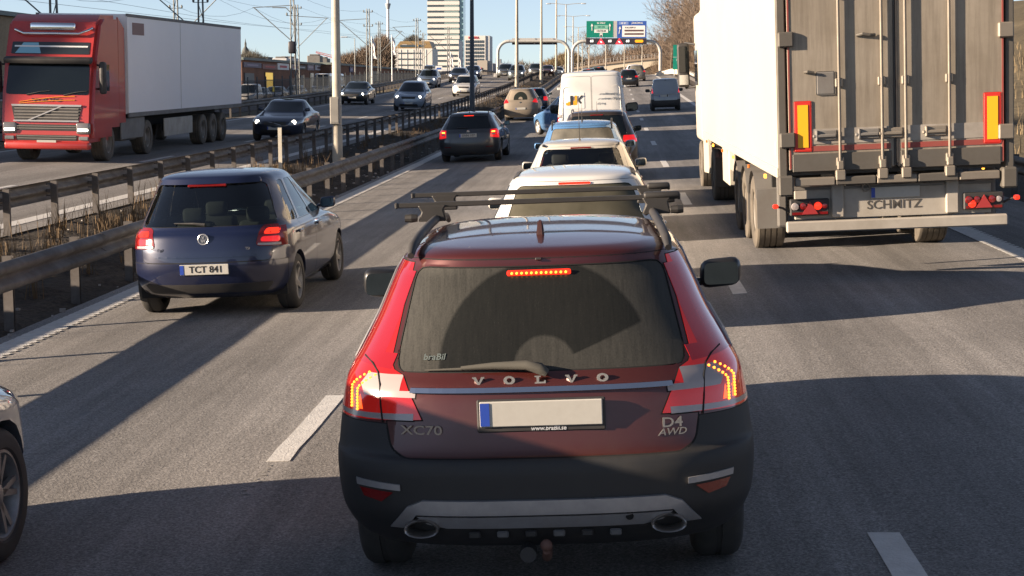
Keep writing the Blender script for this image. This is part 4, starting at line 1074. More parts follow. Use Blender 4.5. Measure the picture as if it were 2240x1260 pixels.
# blue hatchback overtaking on the left
POLO = style(3.97, 1.73, 1.53, belt=.94, nose=.76, yrb=.13, yrt=.36, rgw=.90, cowl=2.92, wft=2.02, axr=.72, axf=3.19, wr=.305, wtop=.735, cr=.55, nr=2.6, side=3, pillars=[.22, .58], tail=fillet([(.535, .755), (.90, .735), (.90, .955), (.59, .965)], .05), tailm=['redoff'], sub=4, open_glass=True, dp=.42, dp2=.42, bump=.60)
POLO['rg'] = None
def polo_x(e, S, mm, made):
    finish(e, S, mm, made, txt='TCT 841', plate_z=.53, brake3=False, lit3=False, ant=False, badge=False)
    sh = S['shell']
    obj('high_brake_lamp', bx((0, sh.rear(.1, 1.392) - .012, 1.392), (.42, .02, .030), .008, 1), M_red_off, e)
    obj('spoiler', patch(fillet([(-.55, 1.408), (.55, 1.408), (.53, 1.462), (-.53, 1.462)], .02), sh.rear, .03, .04, .1), mm['paint'], e, smooth=40)
    obj('bumper_crease', patch([(-.55, .655), (.55, .655), (.50, .675), (-.50, .675)], sh.rear, .006, .01, .1), mm['paint'], e)
    obj('lower_valance', patch(fillet([(-.62, .27), (.62, .27), (.70, .37), (-.70, .37)], .03), sh.rear, .006, .012, .1), M_black, e, smooth=40)
    for sx in (-1, 1):
        obj('lamp_cluster', patch([(sx * a, b_) for a, b_ in fillet([(.615, .875), (.765, .868), (.765, .925), (.635, .932)], .025)][::sx], sh.rear, .010, .008, .05), M_led_on, e)
        obj('lamp_cluster', patch([(sx * a, b_) for a, b_ in fillet([(.585, .80), (.77, .785), (.77, .845), (.60, .85)], .025)][::sx], sh.rear, .010, .008, .05), M_red_on, e)
        obj('lamp_cluster', patch([(sx * a, b_) for a, b_ in ((.56, .765), (.78, .75), (.78, .775), (.565, .785))][::sx], sh.rear, .010, .008, .05), M_white_l, e)
    link_mesh('model_badge', text_mesh('Polo', .05, .001), M_chrome, e, loc=(-.46, sh.rear(.46, .735) - .004, .735), rot=TXROT)
    link_mesh('trim_badge', text_mesh('TSI', .04, .001), M_chrome, e, loc=(.46, sh.rear(.46, .735) - .004, .735), rot=TXROT)
    bm = bmesh.new(); lathe(bm, [(.0005, -.012), (.052, -.012), (.056, -.006), (.056, .01)], 18, 'Y'); fix_normals(bm); bd = obj('round_badge', bm, pr_mat('badge_field', (.16, .17, .20), .3, .6), e, loc=(0, sh.rear(0, .845), .845), smooth=40); cb = pr_mat('badge_bright', (.62, .62, .63), .3, .6)
    bm = bmesh.new(); tube(bm, [(.054 * math.cos(t * .3491), -.012, .054 * math.sin(t * .3491)) for t in range(19)], .006, 6, False); obj('badge_ring', bm, cb, bd)
    for s_, z_ in (('V', .018), ('W', -.018)): link_mesh('badge_letter', text_mesh(s_, .045, .001, .0006), cb, bd, loc=(0, -.015, z_), rot=TXROT)
    headrests(e, sh, [(1.05, (-.36, .36)), (2.0, (-.35, .35))], 1.02)
    obj('dashboard', bx((0, 2.75, .82), (1.3, .5, .2), .05, 2), M_seat, e)
M_polo = paint('navy_blue', (.005, .010, .040), .2, .10, (.06, .055, .05), (.25, .9, .3), .3)
build_car('polo', POLO, 'hatchback', 'dark blue hatchback with lit tail lamps in the left lane beside the dark red estate', -4.26, 15.93, 0, M_polo, 'cars in the left lane', extra=polo_x, glass=M_tintc)
# white estate ahead of the red one
WAG = style(4.55, 1.77, 1.50, belt=.95, yrb=.16, yrt=.50, wr=.315, wtop=.70, cf=.75, tail=[(.60, .72), (.9, .70), (.9, 1.0), (.67, 1.0)], dp=.3, dp2=.25, axr=.95, axf=3.68, pillars=[.28, .60])
M_olive = pr_mat('dusty_olive_glass', (.045, .042, .028), .25, spec=.4, dirt=.5, dirt_col=(.11, .10, .07), dscale=3)
WAG2 = dict(WAG, rearglass=M_olive)
M_white = paint('white', (.66, .645, .61), .0, .14, (.35, .30, .24), (.25, 1.3, .5), .3)
def wag_x(e, S, mm, made):
    finish(e, S, mm, made, brake3=True, ant=False); sh = S['shell']
    for sx in (-1, 1):
        for y0, y1 in ((.80, 1.5), (1.52, 2.3)):
            x = .565; b_ = bmesh.new(); P = [(x - .022, y0), (x + .022, y0), (x + .022, y1), (x - .022, y1)]
            top = [b_.verts.new((sx * u, v, top_z(sh, u, v) + .014)) for u, v in P]; bot = [b_.verts.new((sx * u, v, top_z(sh, u, v) - .02)) for u, v in P]
            b_.faces.new(top)
            for i in range(4): b_.faces.new((top[i], bot[i], bot[(i + 1) % 4], top[(i + 1) % 4]))
            bmesh.ops.recalc_face_normals(b_, faces=b_.faces); obj('roof_moulding', b_, M_black, e)
build_car('white_estate', WAG2, 'estate_car', 'white estate car with olive-tinted rear glass, seen just above the roof bars', -.31, 14.1, R(.6), M_white, Q, extra=wag_x)
BEI = style(4.05, 1.71, 1.50, belt=.96, yrb=.15, yrt=.42, wr=.30, wtop=.72, axr=.70, axf=3.2, open_glass=True, pillars=[.25, .58])
def bei_x(e, S, mm, made):
    finish(e, S, mm, made, brake3=True, lit3=False, ant=False, mirror_m=mm['paint']); sh = S['shell']; antenna(e, -.02, .75, top_z(sh, .02, .75), .62, -.02)
    headrests(e, sh, [(1.95, (-.36, .36))], 1.16)
    obj('dashboard', bx((0, 2.6, .85), (1.3, .45, .2), .05, 2), M_seat, e)
    for sx in (-1, 1): obj('roof_moulding', bx((sx * .545, .62, top_z(sh, .545, .62) + .004), (.03, .22, .03), .005, 1), M_black, e)
M_beige = paint('pale_beige', (.50, .48, .43), .15, .14, (.28, .24, .19), (.25, 1.3, .5), .3)
build_car('beige', BEI, 'hatchback', 'pale beige hatchback with a long roof aerial, third car in the queue', -.42, 22.0, 0, M_beige, Q, extra=bei_x, glass=M_clear)
BLU = style(4.10, 1.70, 1.62, belt=1.02, yrb=.14, yrt=.40, wr=.30, wtop=.71, axr=.72, axf=3.2, tail=[(.66, .80), (.90, .76), (.86, 1.36), (.73, 1.36)], tailm=['redoff'], pillars=[.25, .58])
M_lblue = paint('light_blue', (.10, .24, .48), .3, .10, (.2, .2, .2), (.25, 1.3, .5), .25)
M_dusty = pr_mat('dusty_glass', (.02, .022, .02), .2, spec=.45, dirt=.75, dirt_col=(.16, .15, .125), dscale=2.5)
def blu_x(e, S, mm, made): finish(e, S, mm, made, brake3=False, rail=True); antenna(e, .0, .95, top_z(S['shell'], .02, .95), .3, -.05)
build_car('lightblue', dict(BLU, rearglass=M_dusty), 'hatchback', 'light blue hatchback with tall tail lamps and a dusty rear window in the queue', -.52, 27.7, 0, M_lblue, Q, extra=blu_x)
SUV = style(4.5, 1.83, 1.64, belt=1.03, nose=.82, yrb=.14, yrt=.48, wr=.35, wtop=.72, axr=.9, axf=3.55, pillars=[.26, .60], tail=[(.58, .92), (.95, .90), (.95, 1.06), (.60, 1.06)])
M_brown = paint('dark_brown', (.035, .026, .022), .3, .30, (.13, .105, .08), (.3, 1.4, .4), .35)
def suv_x(e, S, mm, made): finish(e, S, mm, made, rail='silver', mirror_m=M_black, lit3=False)
build_car('suv', SUV, 'sport_utility_car', 'dark brown utility car half hidden between the light blue hatchback and the white van', -.34, 35.4, R(-.5), M_brown, Q, extra=suv_x)
OCT = style(4.62, 1.81, 1.48, belt=.96, nose=.75, yrb=.13, yrt=.50, wr=.325, wtop=.70, axr=1.0, axf=3.68, pillars=[.28, .60], tail=[(.66, .74), (.95, .70), (.95, .985), (.66, .955)], dp=.32, dp2=.3)
M_dgrey = paint('dark_grey', (.045, .050, .056), .5, .22, (.10, .09, .08), (.25, 1.0, .4), .32)
def oct_x(e, S, mm, made):
    finish(e, S, mm, made, txt='ENN 107', rail=True, plate_z=.80); sh = S['shell']
    for sx in (-1, 1):
        obj('reversing_lens', patch([(sx * a, b_) for a, b_ in ((.70, .81), (.80, .80), (.80, .845), (.70, .855))][::sx], sh.rear, .008, .008, .06), M_white_l, e)
        obj('indicator_lens', patch([(sx * a, b_) for a, b_ in ((.70, .88), (.80, .88), (.80, .915), (.70, .915))][::sx], sh.rear, .008, .008, .06), M_amber, e)
        obj('rear_reflector', patch([(sx * a, b_) for a, b_ in ((.52, .45), (.72, .45), (.72, .475), (.52, .475))][::sx], sh.rear, .008, .008, .06), M_red_off, e)
build_car('octavia', OCT, 'estate_car', 'dark grey estate car braking in the left lane ahead of the blue hatchback', -4.30, 46.1, R(-1.0), M_dgrey, 'cars in the left lane', extra=oct_x)
MPV = style(4.36, 1.81, 1.70, belt=1.08, nose=.86, yrb=.16, yrt=.52, wr=.32, wtop=.68, axr=.85, axf=3.6, pillars=[.28, .60], tail=[(.62, .98), (.95, .92), (.90, 1.16), (.74, 1.16)], rg=None)
M_dust = paint('dusty_tan', (.20, .17, .135), .0, .75, (.20, .165, .125), (.2, 2.0, .9), .5)
m = bpy.data.materials.new('dust_wiped_glass'); m.use_nodes = True; nt = m.node_tree; N = nt.nodes; Lk = nt.links; b = N['Principled BSDF']
tc = N.new('ShaderNodeTexCoord'); sp_ = N.new('ShaderNodeSeparateXYZ'); Lk.new(tc.outputs['Object'], sp_.inputs[0])
dx = mth('SUBTRACT', sp_.outputs['X'], 0); dz = mth('SUBTRACT', sp_.outputs['Z'], 1.16); rad = mth('SQRT', mth('ADD', mth('MULTIPLY', dx, dx), mth('MULTIPLY', dz, dz)))
wiped = mth('MULTIPLY', step(rad, .10, .11), mth('SUBTRACT', 1.0, step(rad, .36, .37)))
mx = N.new('ShaderNodeMix'); mx.data_type = 'RGBA'; mx.inputs[6].default_value = (.24, .20, .155, 1); mx.inputs[7].default_value = (.02, .024, .02, 1); Lk.new(wiped, mx.inputs[0]); Lk.new(mx.outputs[2], b.inputs['Base Color'])
Lk.new(mth('MULTIPLY_ADD', wiped, -.6, .7), b.inputs['Roughness'])
def mpv_x(e, S, mm, made): finish(e, S, mm, made, brake3=False, plate_z=.66)
build_car('mpv', dict(MPV, rearglass=m), 'people_carrier', 'people carrier caked in tan dust with a wiped rear window', -4.86, 81.6, R(-1.0), M_dust, 'cars in the left lane', extra=mpv_x)
M_blk = paint('black', (.010, .012, .016), .3, .12, (.08, .07, .06), (.25, 1.0, .4), .28)
p = at(1166, 190, 94)
build_car('octavia', OCT, 'estate_car', 'dark blue estate car just ahead of the dusty people carrier', p.x, 94, R(-1), paint('night_blue', (.014, .03, .055), .4, .1), 'cars in the left lane', extra=lambda e, S, mm, md: finish(e, S, mm, md, rail=True, mirror_m=M_black))
# light blue car nosing out into the left lane
def turn_x(e, S, mm, made): finish(e, S, mm, made, ant=False)
build_car('lightblue', dict(BLU), 'hatchback', 'light blue hatchback steering out to the left from behind the white van', -.98, 60.9, R(25), M_lblue, Q, extra=turn_x, rimmat=pr_mat('bright_rim', (.7, .7, .7), .3, .3), tail='off')
p = at(1376, 193, 146)
build_car('suv', SUV, 'sport_utility_car', 'small black utility car far ahead, right of the white van', p.x, 146, 0, M_blk, 'distant cars ahead', extra=suv_x)
p = at(1394, 184, 164)
build_car('mpv', dict(MPV, rearglass=M_dusty), 'people_carrier', 'grey-tan people carrier far ahead below the sign gantry', p.x, 164, R(1), paint('grey_tan', (.16, .145, .125), .2, .3), 'distant cars ahead', extra=mpv_x)
for px_, Yc, c_, lb in ((1288, 168, 'silver', 'silver car roof showing just above the white van'), (1310, 179, 'green_grey', 'green-grey car beyond the silver one above the white van'), (1386, 188, 'white', 'white car far ahead under the bridge arch')):
    p = at(px_, 170, Yc)
    build_car('octavia', OCT, 'estate_car', lb, p.x, Yc, R(1), {'silver': paint('silver', (.33, .35, .37), .6, .12), 'green_grey': paint('green_grey', (.10, .13, .11), .4, .15), 'white': M_white}[c_], 'distant cars ahead', extra=lambda e, S, mm, md: finish(e, S, mm, md))
# ------------------------------------------------------------------ vans
VAN = style(5.4, 2.02, 2.56, belt=1.15, nose=.98, yrb=.03, yrt=.14, cowl=4.55, wft=3.75, axr=1.05, axf=4.35, wr=.34, wtop=.80, kind='van', rg='none', cr=.16, nr=3.2, cf=.8, blind=(0,), pillars=[.80], tail=[(.88, .74), (1.05, .74), (1.05, 1.40), (.90, 1.40)], side=1, bump=.52, bumpm=['black', 'gap'], dp=.5)
VAN['panels'] = [q for q in VAN['panels'] if q[0] not in ('tailgate',)]
for sx in (-1, 1):
    a_, b_ = (.006, .885) if sx > 0 else (-.885, -.006)
    VAN['panels'].append(('rear_door', fillet([(a_, .56), (b_, .56), (b_ - .10 * (sx > 0), 2.42), (a_ + .10 * (sx < 0), 2.42)], .06), 'rear', 'rear', ['paint', 'gap'], dict(rim=.009, cond=lambda c: c.y < .6)))
def van_x(e, S, mm, made):
    sh = S['shell']
    add_plate(e, (.22, sh.rear(.22, .70) - .012, .70)); add_mirrors(e, 1.14, 4.1, 1.45, M_black, s=1.7)
    # pressed frame round the blanked windows
    bm = bmesh.new(); fr = fillet([(-.84, .95), (.82, .95), (.78, 2.14), (-.78, 2.14)], .10, 5)
    tube(bm, [(x, sh.rear(x, z) - .004, z) for x, z in fr + fr[:1]], .012, 6, False); obj('pressed_frame', bm, mm['paint'], e, smooth=60)
    VX, VZ = -.10, .22
    # logo board and lettering
    lg = obj('logo_board', patch(fillet([(-.67+VX, 1.32+VZ), (-.10+VX, 1.32+VZ), (-.10+VX, 1.76+VZ), (-.67+VX, 1.76+VZ)], .03), sh.rear, .008, .01, .1), pr_mat('board_white', (.7, .69, .66), .5), e)
    Mo = pr_mat('logo_orange', (.85, .38, .02), .5); Mk = pr_mat('logo_black', (.03, .035, .04), .5)
    yb = sh.rear(.4, 1.72) - .012
    def flat(poly, m_): bm = bmesh.new(); prism(bm, [(a+VX, b__+VZ) for a, b__ in poly], yb - .002, yb + .002, 'XZ'); obj('logo_stroke', bm, m_, lg)
    flat([(-.49, 1.43), (-.41, 1.43), (-.41, 1.68), (-.49, 1.68)], Mk)                       # stem of the J
    flat([(-.61, 1.42), (-.495, 1.42), (-.495, 1.52), (-.54, 1.52), (-.56, 1.49), (-.61, 1.49)], Mo)
    flat([(-.405, 1.42), (-.30, 1.42), (-.30, 1.68), (-.36, 1.68), (-.36, 1.54), (-.405, 1.54)], Mo)
    flat([(-.295, 1.55), (-.19, 1.68), (-.13, 1.68), (-.24, 1.555), (-.12, 1.42), (-.19, 1.42), (-.295, 1.545)], Mk)
    for i, s_ in enumerate(('Arbetsmaskinservice', 'Motorcentrum i Mölndal', 'Försäljning')):
        link_mesh('lettering', text_mesh(s_, .085, .001, .002, 'LEFT'), pr_mat('grey_lettering', (.12, .14, .17), .5), e, loc=(.02, sh.rear(.4, 1.92 - i * .13) - .0025, 1.92 - i * .13), rot=(math.pi / 2 - .09, 0, 0))
    for sx in (-1, 1):
        for z in (1.35, 2.1): obj('door_hinge', bx((sx * .90, sh.rear(.88, z) - .02, z), (.09, .03, .07), .008, 1), mm['paint'], e)
        obj('reversing_lens', bx((sx * .955, sh.rear(.95, .86) - .006, .86), (.06, .02, .16), .006, 1), M_white_l, e)
        obj('brake_lamp', bx((sx * .957, sh.rear(.95, 1.05) - .008, 1.05), (.07, .03, .16), .01, 1), M_led_on if sx > 0 else M_red_on, e)
    obj('rear_step', bx((0, .02, .46), (1.75, .18, .09), .02, 1), M_black, e)
build_car('bigvan', VAN, 'panel_van', 'tall white panel van with a black and orange logo on its rear doors', -.55, 43.0, 0, M_white, Q, extra=van_x, cat='van')
KAN = style(4.0, 1.67, 1.83, belt=1.02, nose=.86, yrb=.05, yrt=.22, cowl=3.10, wft=2.35, axr=.72, axf=3.25, wr=.31, wtop=.80, kind='van', rg='none', cr=.25, nr=3.0, blind=(0,), pillars=[.60], tail=[(.70, 1.02), (.9, 1.0), (.9, 1.32), (.745, 1.30)], side=1, bump=.66, bumpm=['black', 'gap'])
M_gwhite = paint('shaded_grey_white', (.24, .27, .30), .0, .15, (.3, .27, .22), (.25, 1.3, .4), .35)  # the van's shade is put into this darker paint colour
def kan_x(e, S, mm, made):
    sh = S['shell']; add_plate(e, (-.1, sh.rear(.2, .86) - .012, .86)); add_mirrors(e, .96, 2.8, 1.12, M_black, s=1.2)
    obj('door_handle', bx((.10, sh.rear(.1, .86) - .02, .87), (.06, .03, .12), .01, 1), M_black, e); obj('washer_nozzle', bx((0, sh.rear(0, 1.74) - .01, 1.74), (.08, .03, .03), .006, 1), M_black, e)
    for sx in (-1, 1): obj('door_hinge', bx((sx * .765, sh.rear(.76, 1.2) - .02, 1.2), (.05, .03, .06), .008, 1), M_black, e)
build_car('smallvan', KAN, 'delivery_van', 'small grey-white delivery van, toned as in shade, in the right lane ahead of the lorry', 2.95, 89.0, 0, M_gwhite, 'distant cars ahead', extra=kan_x, cat='van')
# ------------------------------------------------------------------ oncoming traffic
ON = 'oncoming cars beyond the median'
SED = style(4.48, 1.80, 1.45, belt=.95, nose=.72, yrb=.14, yrt=1.45, cowl=3.25, wft=2.35, wr=.32, wtop=.70, kind='sedan', axr=.98, axf=3.62, side=2, pillars=[.5], dp=.35, dp2=.15, headlamp=[(.46, .60), (.90, .66), (.92, .76), (.52, .70)])
def onc(mir_=None, box_=False):
    def f(e, S, mm, md):
        finish(e, S, mm, md, wiper=False, brake3=False, ant=False, mirror_m=mir_)
    return f
def sed_x(e, S, mm, md):
    finish(e, S, mm, md, wiper=False, brake3=False, ant=False); sh = S['shell']
    bm = bmesh.new(); tube(bm, [(-.22, sh.front(.22, .58) + .012, .585), (.22, sh.front(.22, .70) + .012, .69)], .010, 6); obj('grille_bar', bm, M_chrome, e)
build_car('sedan', SED, 'saloon_car', 'dark blue saloon with lit headlamps overtaking behind the red lorry', -11.95, 54.0, R(.8), paint('black_blue', (.010, .020, .050), .35, .12), ON, True, extra=sed_x)
build_car('mpv', dict(MPV), 'people_carrier', 'silver-blue small people carrier with bright headlamps, alone in the near oncoming lane', -11.8, 89.0, 0, paint('silver_blue', (.28, .34, .42), .5, .14), ON, True, extra=onc())
build_car('suv', SUV, 'sport_utility_car', 'white utility car oncoming beside the dark lamp post', -11.45, 118.5, 0, M_white, ON, True, extra=onc())
build_car('sedan', SED, 'saloon_car', 'dark saloon with lit headlamps oncoming just right of the pale lamp post', -16.65, 98.5, 0, paint('dark_teal', (.02, .03, .035), .4, .15), ON, True, extra=sed_x)
xc6 = build_car('suv', SUV, 'sport_utility_car', 'pale blue utility car with a roof box, oncoming in the far lane', -17.05, 141, R(.5), paint('ice_blue', (.20, .27, .36), .5, .12), ON, True, extra=onc())
bm = bmesh.new(); box(bm, (0, 2.1, .19), (.80, 1.9, .34), .10, 3)
for v in bm.verts:
    if v.co.y > 2.1: v.co.z *= 1 - (v.co.y - 2.1) * .25
rb = obj('roof_box', bm, pr_mat('roof_box_black', (.02, .025, .035), .3, coat=.5), smooth=50)
rb.matrix_world = Matrix.LocRotScale(xc6.location, xc6.rotation_euler.to_quaternion(), (1, 1, 1)) @ Matrix.Translation((0, 0, 1.66))
tag(rb, 'dark roof box on the pale blue oncoming utility car', 'roof box')
for px_, py_, Yc, key, S_, lb, pm_ in (
        (999, 180, 158, 'octavia', OCT, 'dark estate car oncoming behind the white utility car', M_blk),
        (1030, 176, 172, 'octavia', OCT, 'dark blue car mostly hidden behind the dark lamp post', paint('mid_blue', (.02, .05, .12), .4, .1)),
        (1103, 170, 181, 'suv', SUV, 'grey utility car with bright headlamps oncoming near the gantry leg', paint('mid_grey', (.10, .11, .11), .4, .15)),
        (1128, 176, 168, 'mpv', MPV, 'slate grey car with white lights oncoming beside the third lamp post', paint('slate', (.09, .11, .115), .3, .15)),
        (1170, 164, 200, 'suv', SUV, 'grey car with glaring headlamps oncoming under the gantry', paint('mid_grey2', (.13, .13, .125), .4, .15)),
        (1196, 162, 214, 'octavia', OCT, 'dark red car with one bright headlamp, far off in the oncoming lane', paint('wine', (.09, .02, .02), .4, .15)),
        (1219, 160, 236, 'octavia', OCT, 'most distant oncoming car, pale blue, beside the thin lamp posts', paint('pale_blue', (.35, .42, .48), .3, .1))):
    p = at(px_, py_, Yc)
    build_car(key, dict(S_), 'car' if key != 'bigvan' else 'panel_van', lb, p.x, Yc, 0, pm_, ON, True, extra=onc() if key != 'bigvan' else None, cat='car' if key != 'bigvan' else 'van')
# silver car alongside us, only its right front corner in the picture
FG = style(4.5, 1.84, 1.78, belt=1.05, nose=.80, wr=.345, axr=.90, axf=3.60, cf=.85, sub=4, rstyle=1, yrt=.4, wtop=.80)
build_car('foreground', FG, 'sport_utility_car', 'pale silver car at the left edge, only its wheel and wing in view', -3.95, 3.92, R(.5), paint('silver2', (.22, .25, .30), .5, .15), 'cars in the left lane', head='off', extra=lambda e, S, mm, md: finish(e, S, mm, md, ant=False))
# ------------------------------------------------------------------ lorries
M_tdoor = pr_mat('grimy_door', (.34, .30, .245), .5, .15, var=.14, vscale=.8, dirt=.6, dirt_col=(.16, .132, .098), dscale=1.1)
# long brown runs of road spray down the doors
def streaked(m_, amt=.55, col_=(.10, .08, .058)):
    nt = m_.node_tree; N = nt.nodes; Lk = nt.links; b = N['Principled BSDF']; src = b.inputs['Base Color'].links[0].from_socket
    tc = N.new('ShaderNodeTexCoord'); mp = N.new('ShaderNodeMapping'); mp.inputs['Scale'].default_value = (9, 9, .55); Lk.new(tc.outputs['Object'], mp.inputs[0])
    f = noise_chain(N, Lk, mp.outputs[0], 1.6, 7, .7); mr = N.new('ShaderNodeMapRange'); mr.inputs[1].default_value = .42; mr.inputs[2].default_value = .72; mr.inputs[3].default_value = 0; mr.inputs[4].default_value = amt; Lk.new(f, mr.inputs[0])
    mx = N.new('ShaderNodeMix'); mx.data_type = 'RGBA'; Lk.new(src, mx.inputs[6]); mx.inputs[7].default_value = (*col_, 1); Lk.new(mr.outputs[0], mx.inputs[0]); Lk.new(mx.outputs[2], b.inputs['Base Color'])
streaked(M_tdoor)
M_tpost = pr_mat('door_frame_steel', (.13, .12, .105), .55, .3, dirt=.5, dirt_col=(.07, .06, .048), dscale=3)
M_bar = pr_mat('lock_bar', (.27, .238, .195), .45, .4, dirt=.4, dirt_col=(.12, .10, .08), dscale=5)
M_twhite = pr_mat('trailer_white', (.49, .45, .375), .4, var=.03, vscale=.5, dirt=.16, dirt_col=(.45, .38, .29), dscale=.7)
streaked(M_twhite, .12, (.36, .30, .22))
M_tgrey = pr_mat('chassis_grey', (.20, .195, .185), .6, .2, dirt=.5, dirt_col=(.12, .10, .085), dscale=3)
M_tlight = pr_mat('lamp_carrier_grey', (.44, .41, .36), .55, .1, dirt=.5, dirt_col=(.17, .145, .115), dscale=2.5)
M_dusttyre = pr_mat('dusty_tyre', (.035, .033, .03), .9, dirt=.9, dirt_col=(.16, .135, .105), dscale=3)
M_steelrim = pr_mat('lorry_rim', (.35, .33, .30), .5, .4, dirt=.6, dirt_col=(.15, .125, .10), dscale=5)
M_yel = pr_mat('reflective_yellow', (.85, .44, .015), .4); M_redb = pr_mat('reflective_red', (.55, .03, .02), .4)
M_tape = pr_mat('red_tape', (.28, .035, .03), .5, dirt=.4)
LW = {}
def lorry_wheel(parent, x, y, r=.50, wd=.385):
    if not LW:
        h = wd / 2; bm = bmesh.new(); lathe(bm, [(.29, -h * .9), (.31, -h), (r * .9, -h), (r - .012, -h * .93), (r, -h * .8)] + [q for i in range(4) for q in ((r, -h * .8 + h * 1.6 * (i + .05) / 4 + .01), (r, -h * .8 + h * 1.6 * (i + .9) / 4), (r - .015, -h * .8 + h * 1.6 * (i + .93) / 4), (r - .015, -h * .8 + h * 1.6 * (i + 1.0) / 4))] + [(r, h * .8), (r - .012, h * .93), (r * .9, h), (.31, h), (.29, h * .9), (.29, -h * .9)], 40)
        fix_normals(bm); LW['t'] = to_mesh(bm, 'lorry_tyre', 40)
        bm = bmesh.new(); lathe(bm, [(.295, h * .85), (.275, h * .8), (.25, h * .25), (.19, h * .05), (.13, h * .15), (.12, h * .5), (.07, h * .55), (.0005, h * .55)], 28)
        for k in range(10):
            a = k * math.pi / 5; lathe(bm, [(.0005, h * .30), (.012, h * .28), (.014, h * .1)], 6, 'X', (0, .165 * math.cos(a), .165 * math.sin(a)))
        bmesh.ops.recalc_face_normals(bm, faces=bm.faces); LW['r'] = to_mesh(bm, 'lorry_rim', 40)
    o = link_mesh('wheel', LW['t'], M_dusttyre, parent, loc=(x, y, r), rot=(random.uniform(0, 1), 0, 0 if x > 0 else math.pi)); link_mesh('rim', LW['r'], M_steelrim, o)
    return o
loc, rot = pose(3.22, 17.75, R(.35)); rot.y -= .006
tr = tag(empty('box_trailer', loc, rot), 'white refrigerated box trailer with grimy rear doors in the right lane', 'trailer', 'lorries')
TL, HW, Z0, Z1 = 13.5, 1.30, 1.20, 4.02
def tp(name, bm, m_, parent=tr, smooth=None): return obj(name, bm, m_, parent, smooth)
# box walls as separate panels
bm = bmesh.new(); box(bm, (-HW + .03, TL / 2 + .02, (Z0 + Z1) / 2 + .02), (.06, TL - .04, Z1 - Z0 - .04)); tp('side_wall', bm, M_twhite)
bm = bmesh.new(); box(bm, (HW - .03, TL / 2 + .02, (Z0 + Z1) / 2 + .02), (.06, TL - .04, Z1 - Z0 - .04)); tp('side_wall', bm, M_twhite)
tp('front_wall', bx((0, TL - .03, (Z0 + Z1) / 2), (2 * HW - .125, .06, Z1 - Z0 - .08)), M_twhite)
tp('roof', bx((0, TL / 2, Z1 - .02), (2 * HW - .125, TL - .1, .04)), M_twhite)
tp('floor', bx((0, TL / 2 + .05, Z0 + .04), (2 * HW - .125, TL - .16, .10)), M_tgrey)
tp('cooling_unit', bx((0, TL + .25, 3.0), (2.0, .5, 1.6), .06, 2), M_twhite)
for sx in (-1, 1):
    tp('bottom_rail', bx((sx * (HW + .004), TL / 2, Z0 + .03), (.03, TL - .06, .11), .006, 1), M_twhite if sx < 0 else M_tgrey)
    tp('top_rail', bx((sx * (HW + .002), TL / 2, Z1 - .03), (.03, TL - .06, .09), .006, 1), M_tlight)
    # rear corner posts
    tp('corner_post', bx((sx * (HW - .045), -.02, (Z0 + Z1) / 2 - .02), (.095, .09, Z1 - Z0 + .1), .012, 1), M_tpost)
    for i, y in enumerate((1.4, 3.6, 6.2, 8.4, 10.6, 12.4)): tp('side_marker', bx((sx * (HW + .012), y, Z0 - .085), (.03, .07, .05), .006, 1), M_amber if i % 2 == 0 else pr_mat('orange_marker', (.6, .16, .02), .3))
tp('decal', bx((-HW - .0025, .25, Z0 + .30), (.004, .22, .16)), pr_mat('decal_pink', (.62, .40, .38), .5))
# doors
for sx in (-1, 1):
    d = tp('rear_door', bx((sx * .602, -.045, (Z0 + Z1) / 2 + .015), (1.17, .06, Z1 - Z0 - .09), .008, 1), M_tdoor)
    tp('rubber_seal', bx((sx * .012, -.078, (Z0 + Z1) / 2 + .015), (.018, .012, Z1 - Z0 - .12)), M_black, d)
    tp('door_seal', bx((sx * 1.175, -.079, (Z0 + Z1) / 2 + .015), (.018, .01, Z1 - Z0 - .12)), M_tape, d)
    for x in ((.13, .60) if sx > 0 else (-.16, -.605)):
        xb = {.13: .105, .60: .585, -.16: -.155, -.605: -.625}[x]
        bm = bmesh.new(); tube(bm, [(xb, -.115, Z0 + .02), (xb, -.115, Z1 - .05)], .017, 10); b_ = tp('locking_bar', bm, M_bar, d, 60)
        for z in (Z0 + .14, Z0 + 1.02, Z0 + 2.0): tp('bar_bracket', bx((xb, -.098, z), (.085, .05, .10), .01, 1), M_bar, b_)
        bm = bmesh.new(); box(bm, (xb, -.11, Z0 - .01), (.11, .085, .12), .012, 1); box(bm, (xb, -.125, Z0 + .10), (.075, .05, .10), .012, 1); tp('cam_keeper', bm, M_bar, b_)
        bm = bmesh.new(); box(bm, (xb - .15, -.085, Z0 + .44), (.24, .035, .115), .01, 1); box(bm, (xb - .17, -.115, Z0 + .435), (.26, .025, .04), .01, 1); box(bm, (xb - .255, -.10, Z0 + .44), (.03, .06, .12), .01, 1); tp('bar_handle', bm, M_bar if x > 0 else M_tgrey, b_)
    for z in (Z0 + .40, Z0 + 1.52, Z0 + 2.5): tp('door_hinge', bx((sx * 1.205, -.09, z), (.17, .075, .17), .015, 1), M_tpost if sx < 0 else M_bar, d)
    xm, zm = (-1.03, Z0 + .55) if sx < 0 else (1.06, Z0 + .56)
    p_ = tp('marker_plate', bx((xm, -.084, zm), (.195, .012, .565), .01, 1), M_redb, d); tp('marker_field', bx((xm, -.092, zm), (.115, .008, .475)), M_yel, p_)
    tp('white_band', bx((sx * .60, -.079, Z0 + .43), (1.05, .006, .17)), pr_mat('grimy_white', (.40, .375, .335), .6, dirt=.7, dirt_col=(.15, .125, .10), dscale=2.5), d)
    tp('red_band', bx((sx * .60, -.0795, Z0 + .295), (1.08, .007, .06)), M_tape, d)
    tp('threshold', bx((sx * .60, -.082, Z0 + .14), (1.10, .02, .20), .006, 1), M_tpost, d)
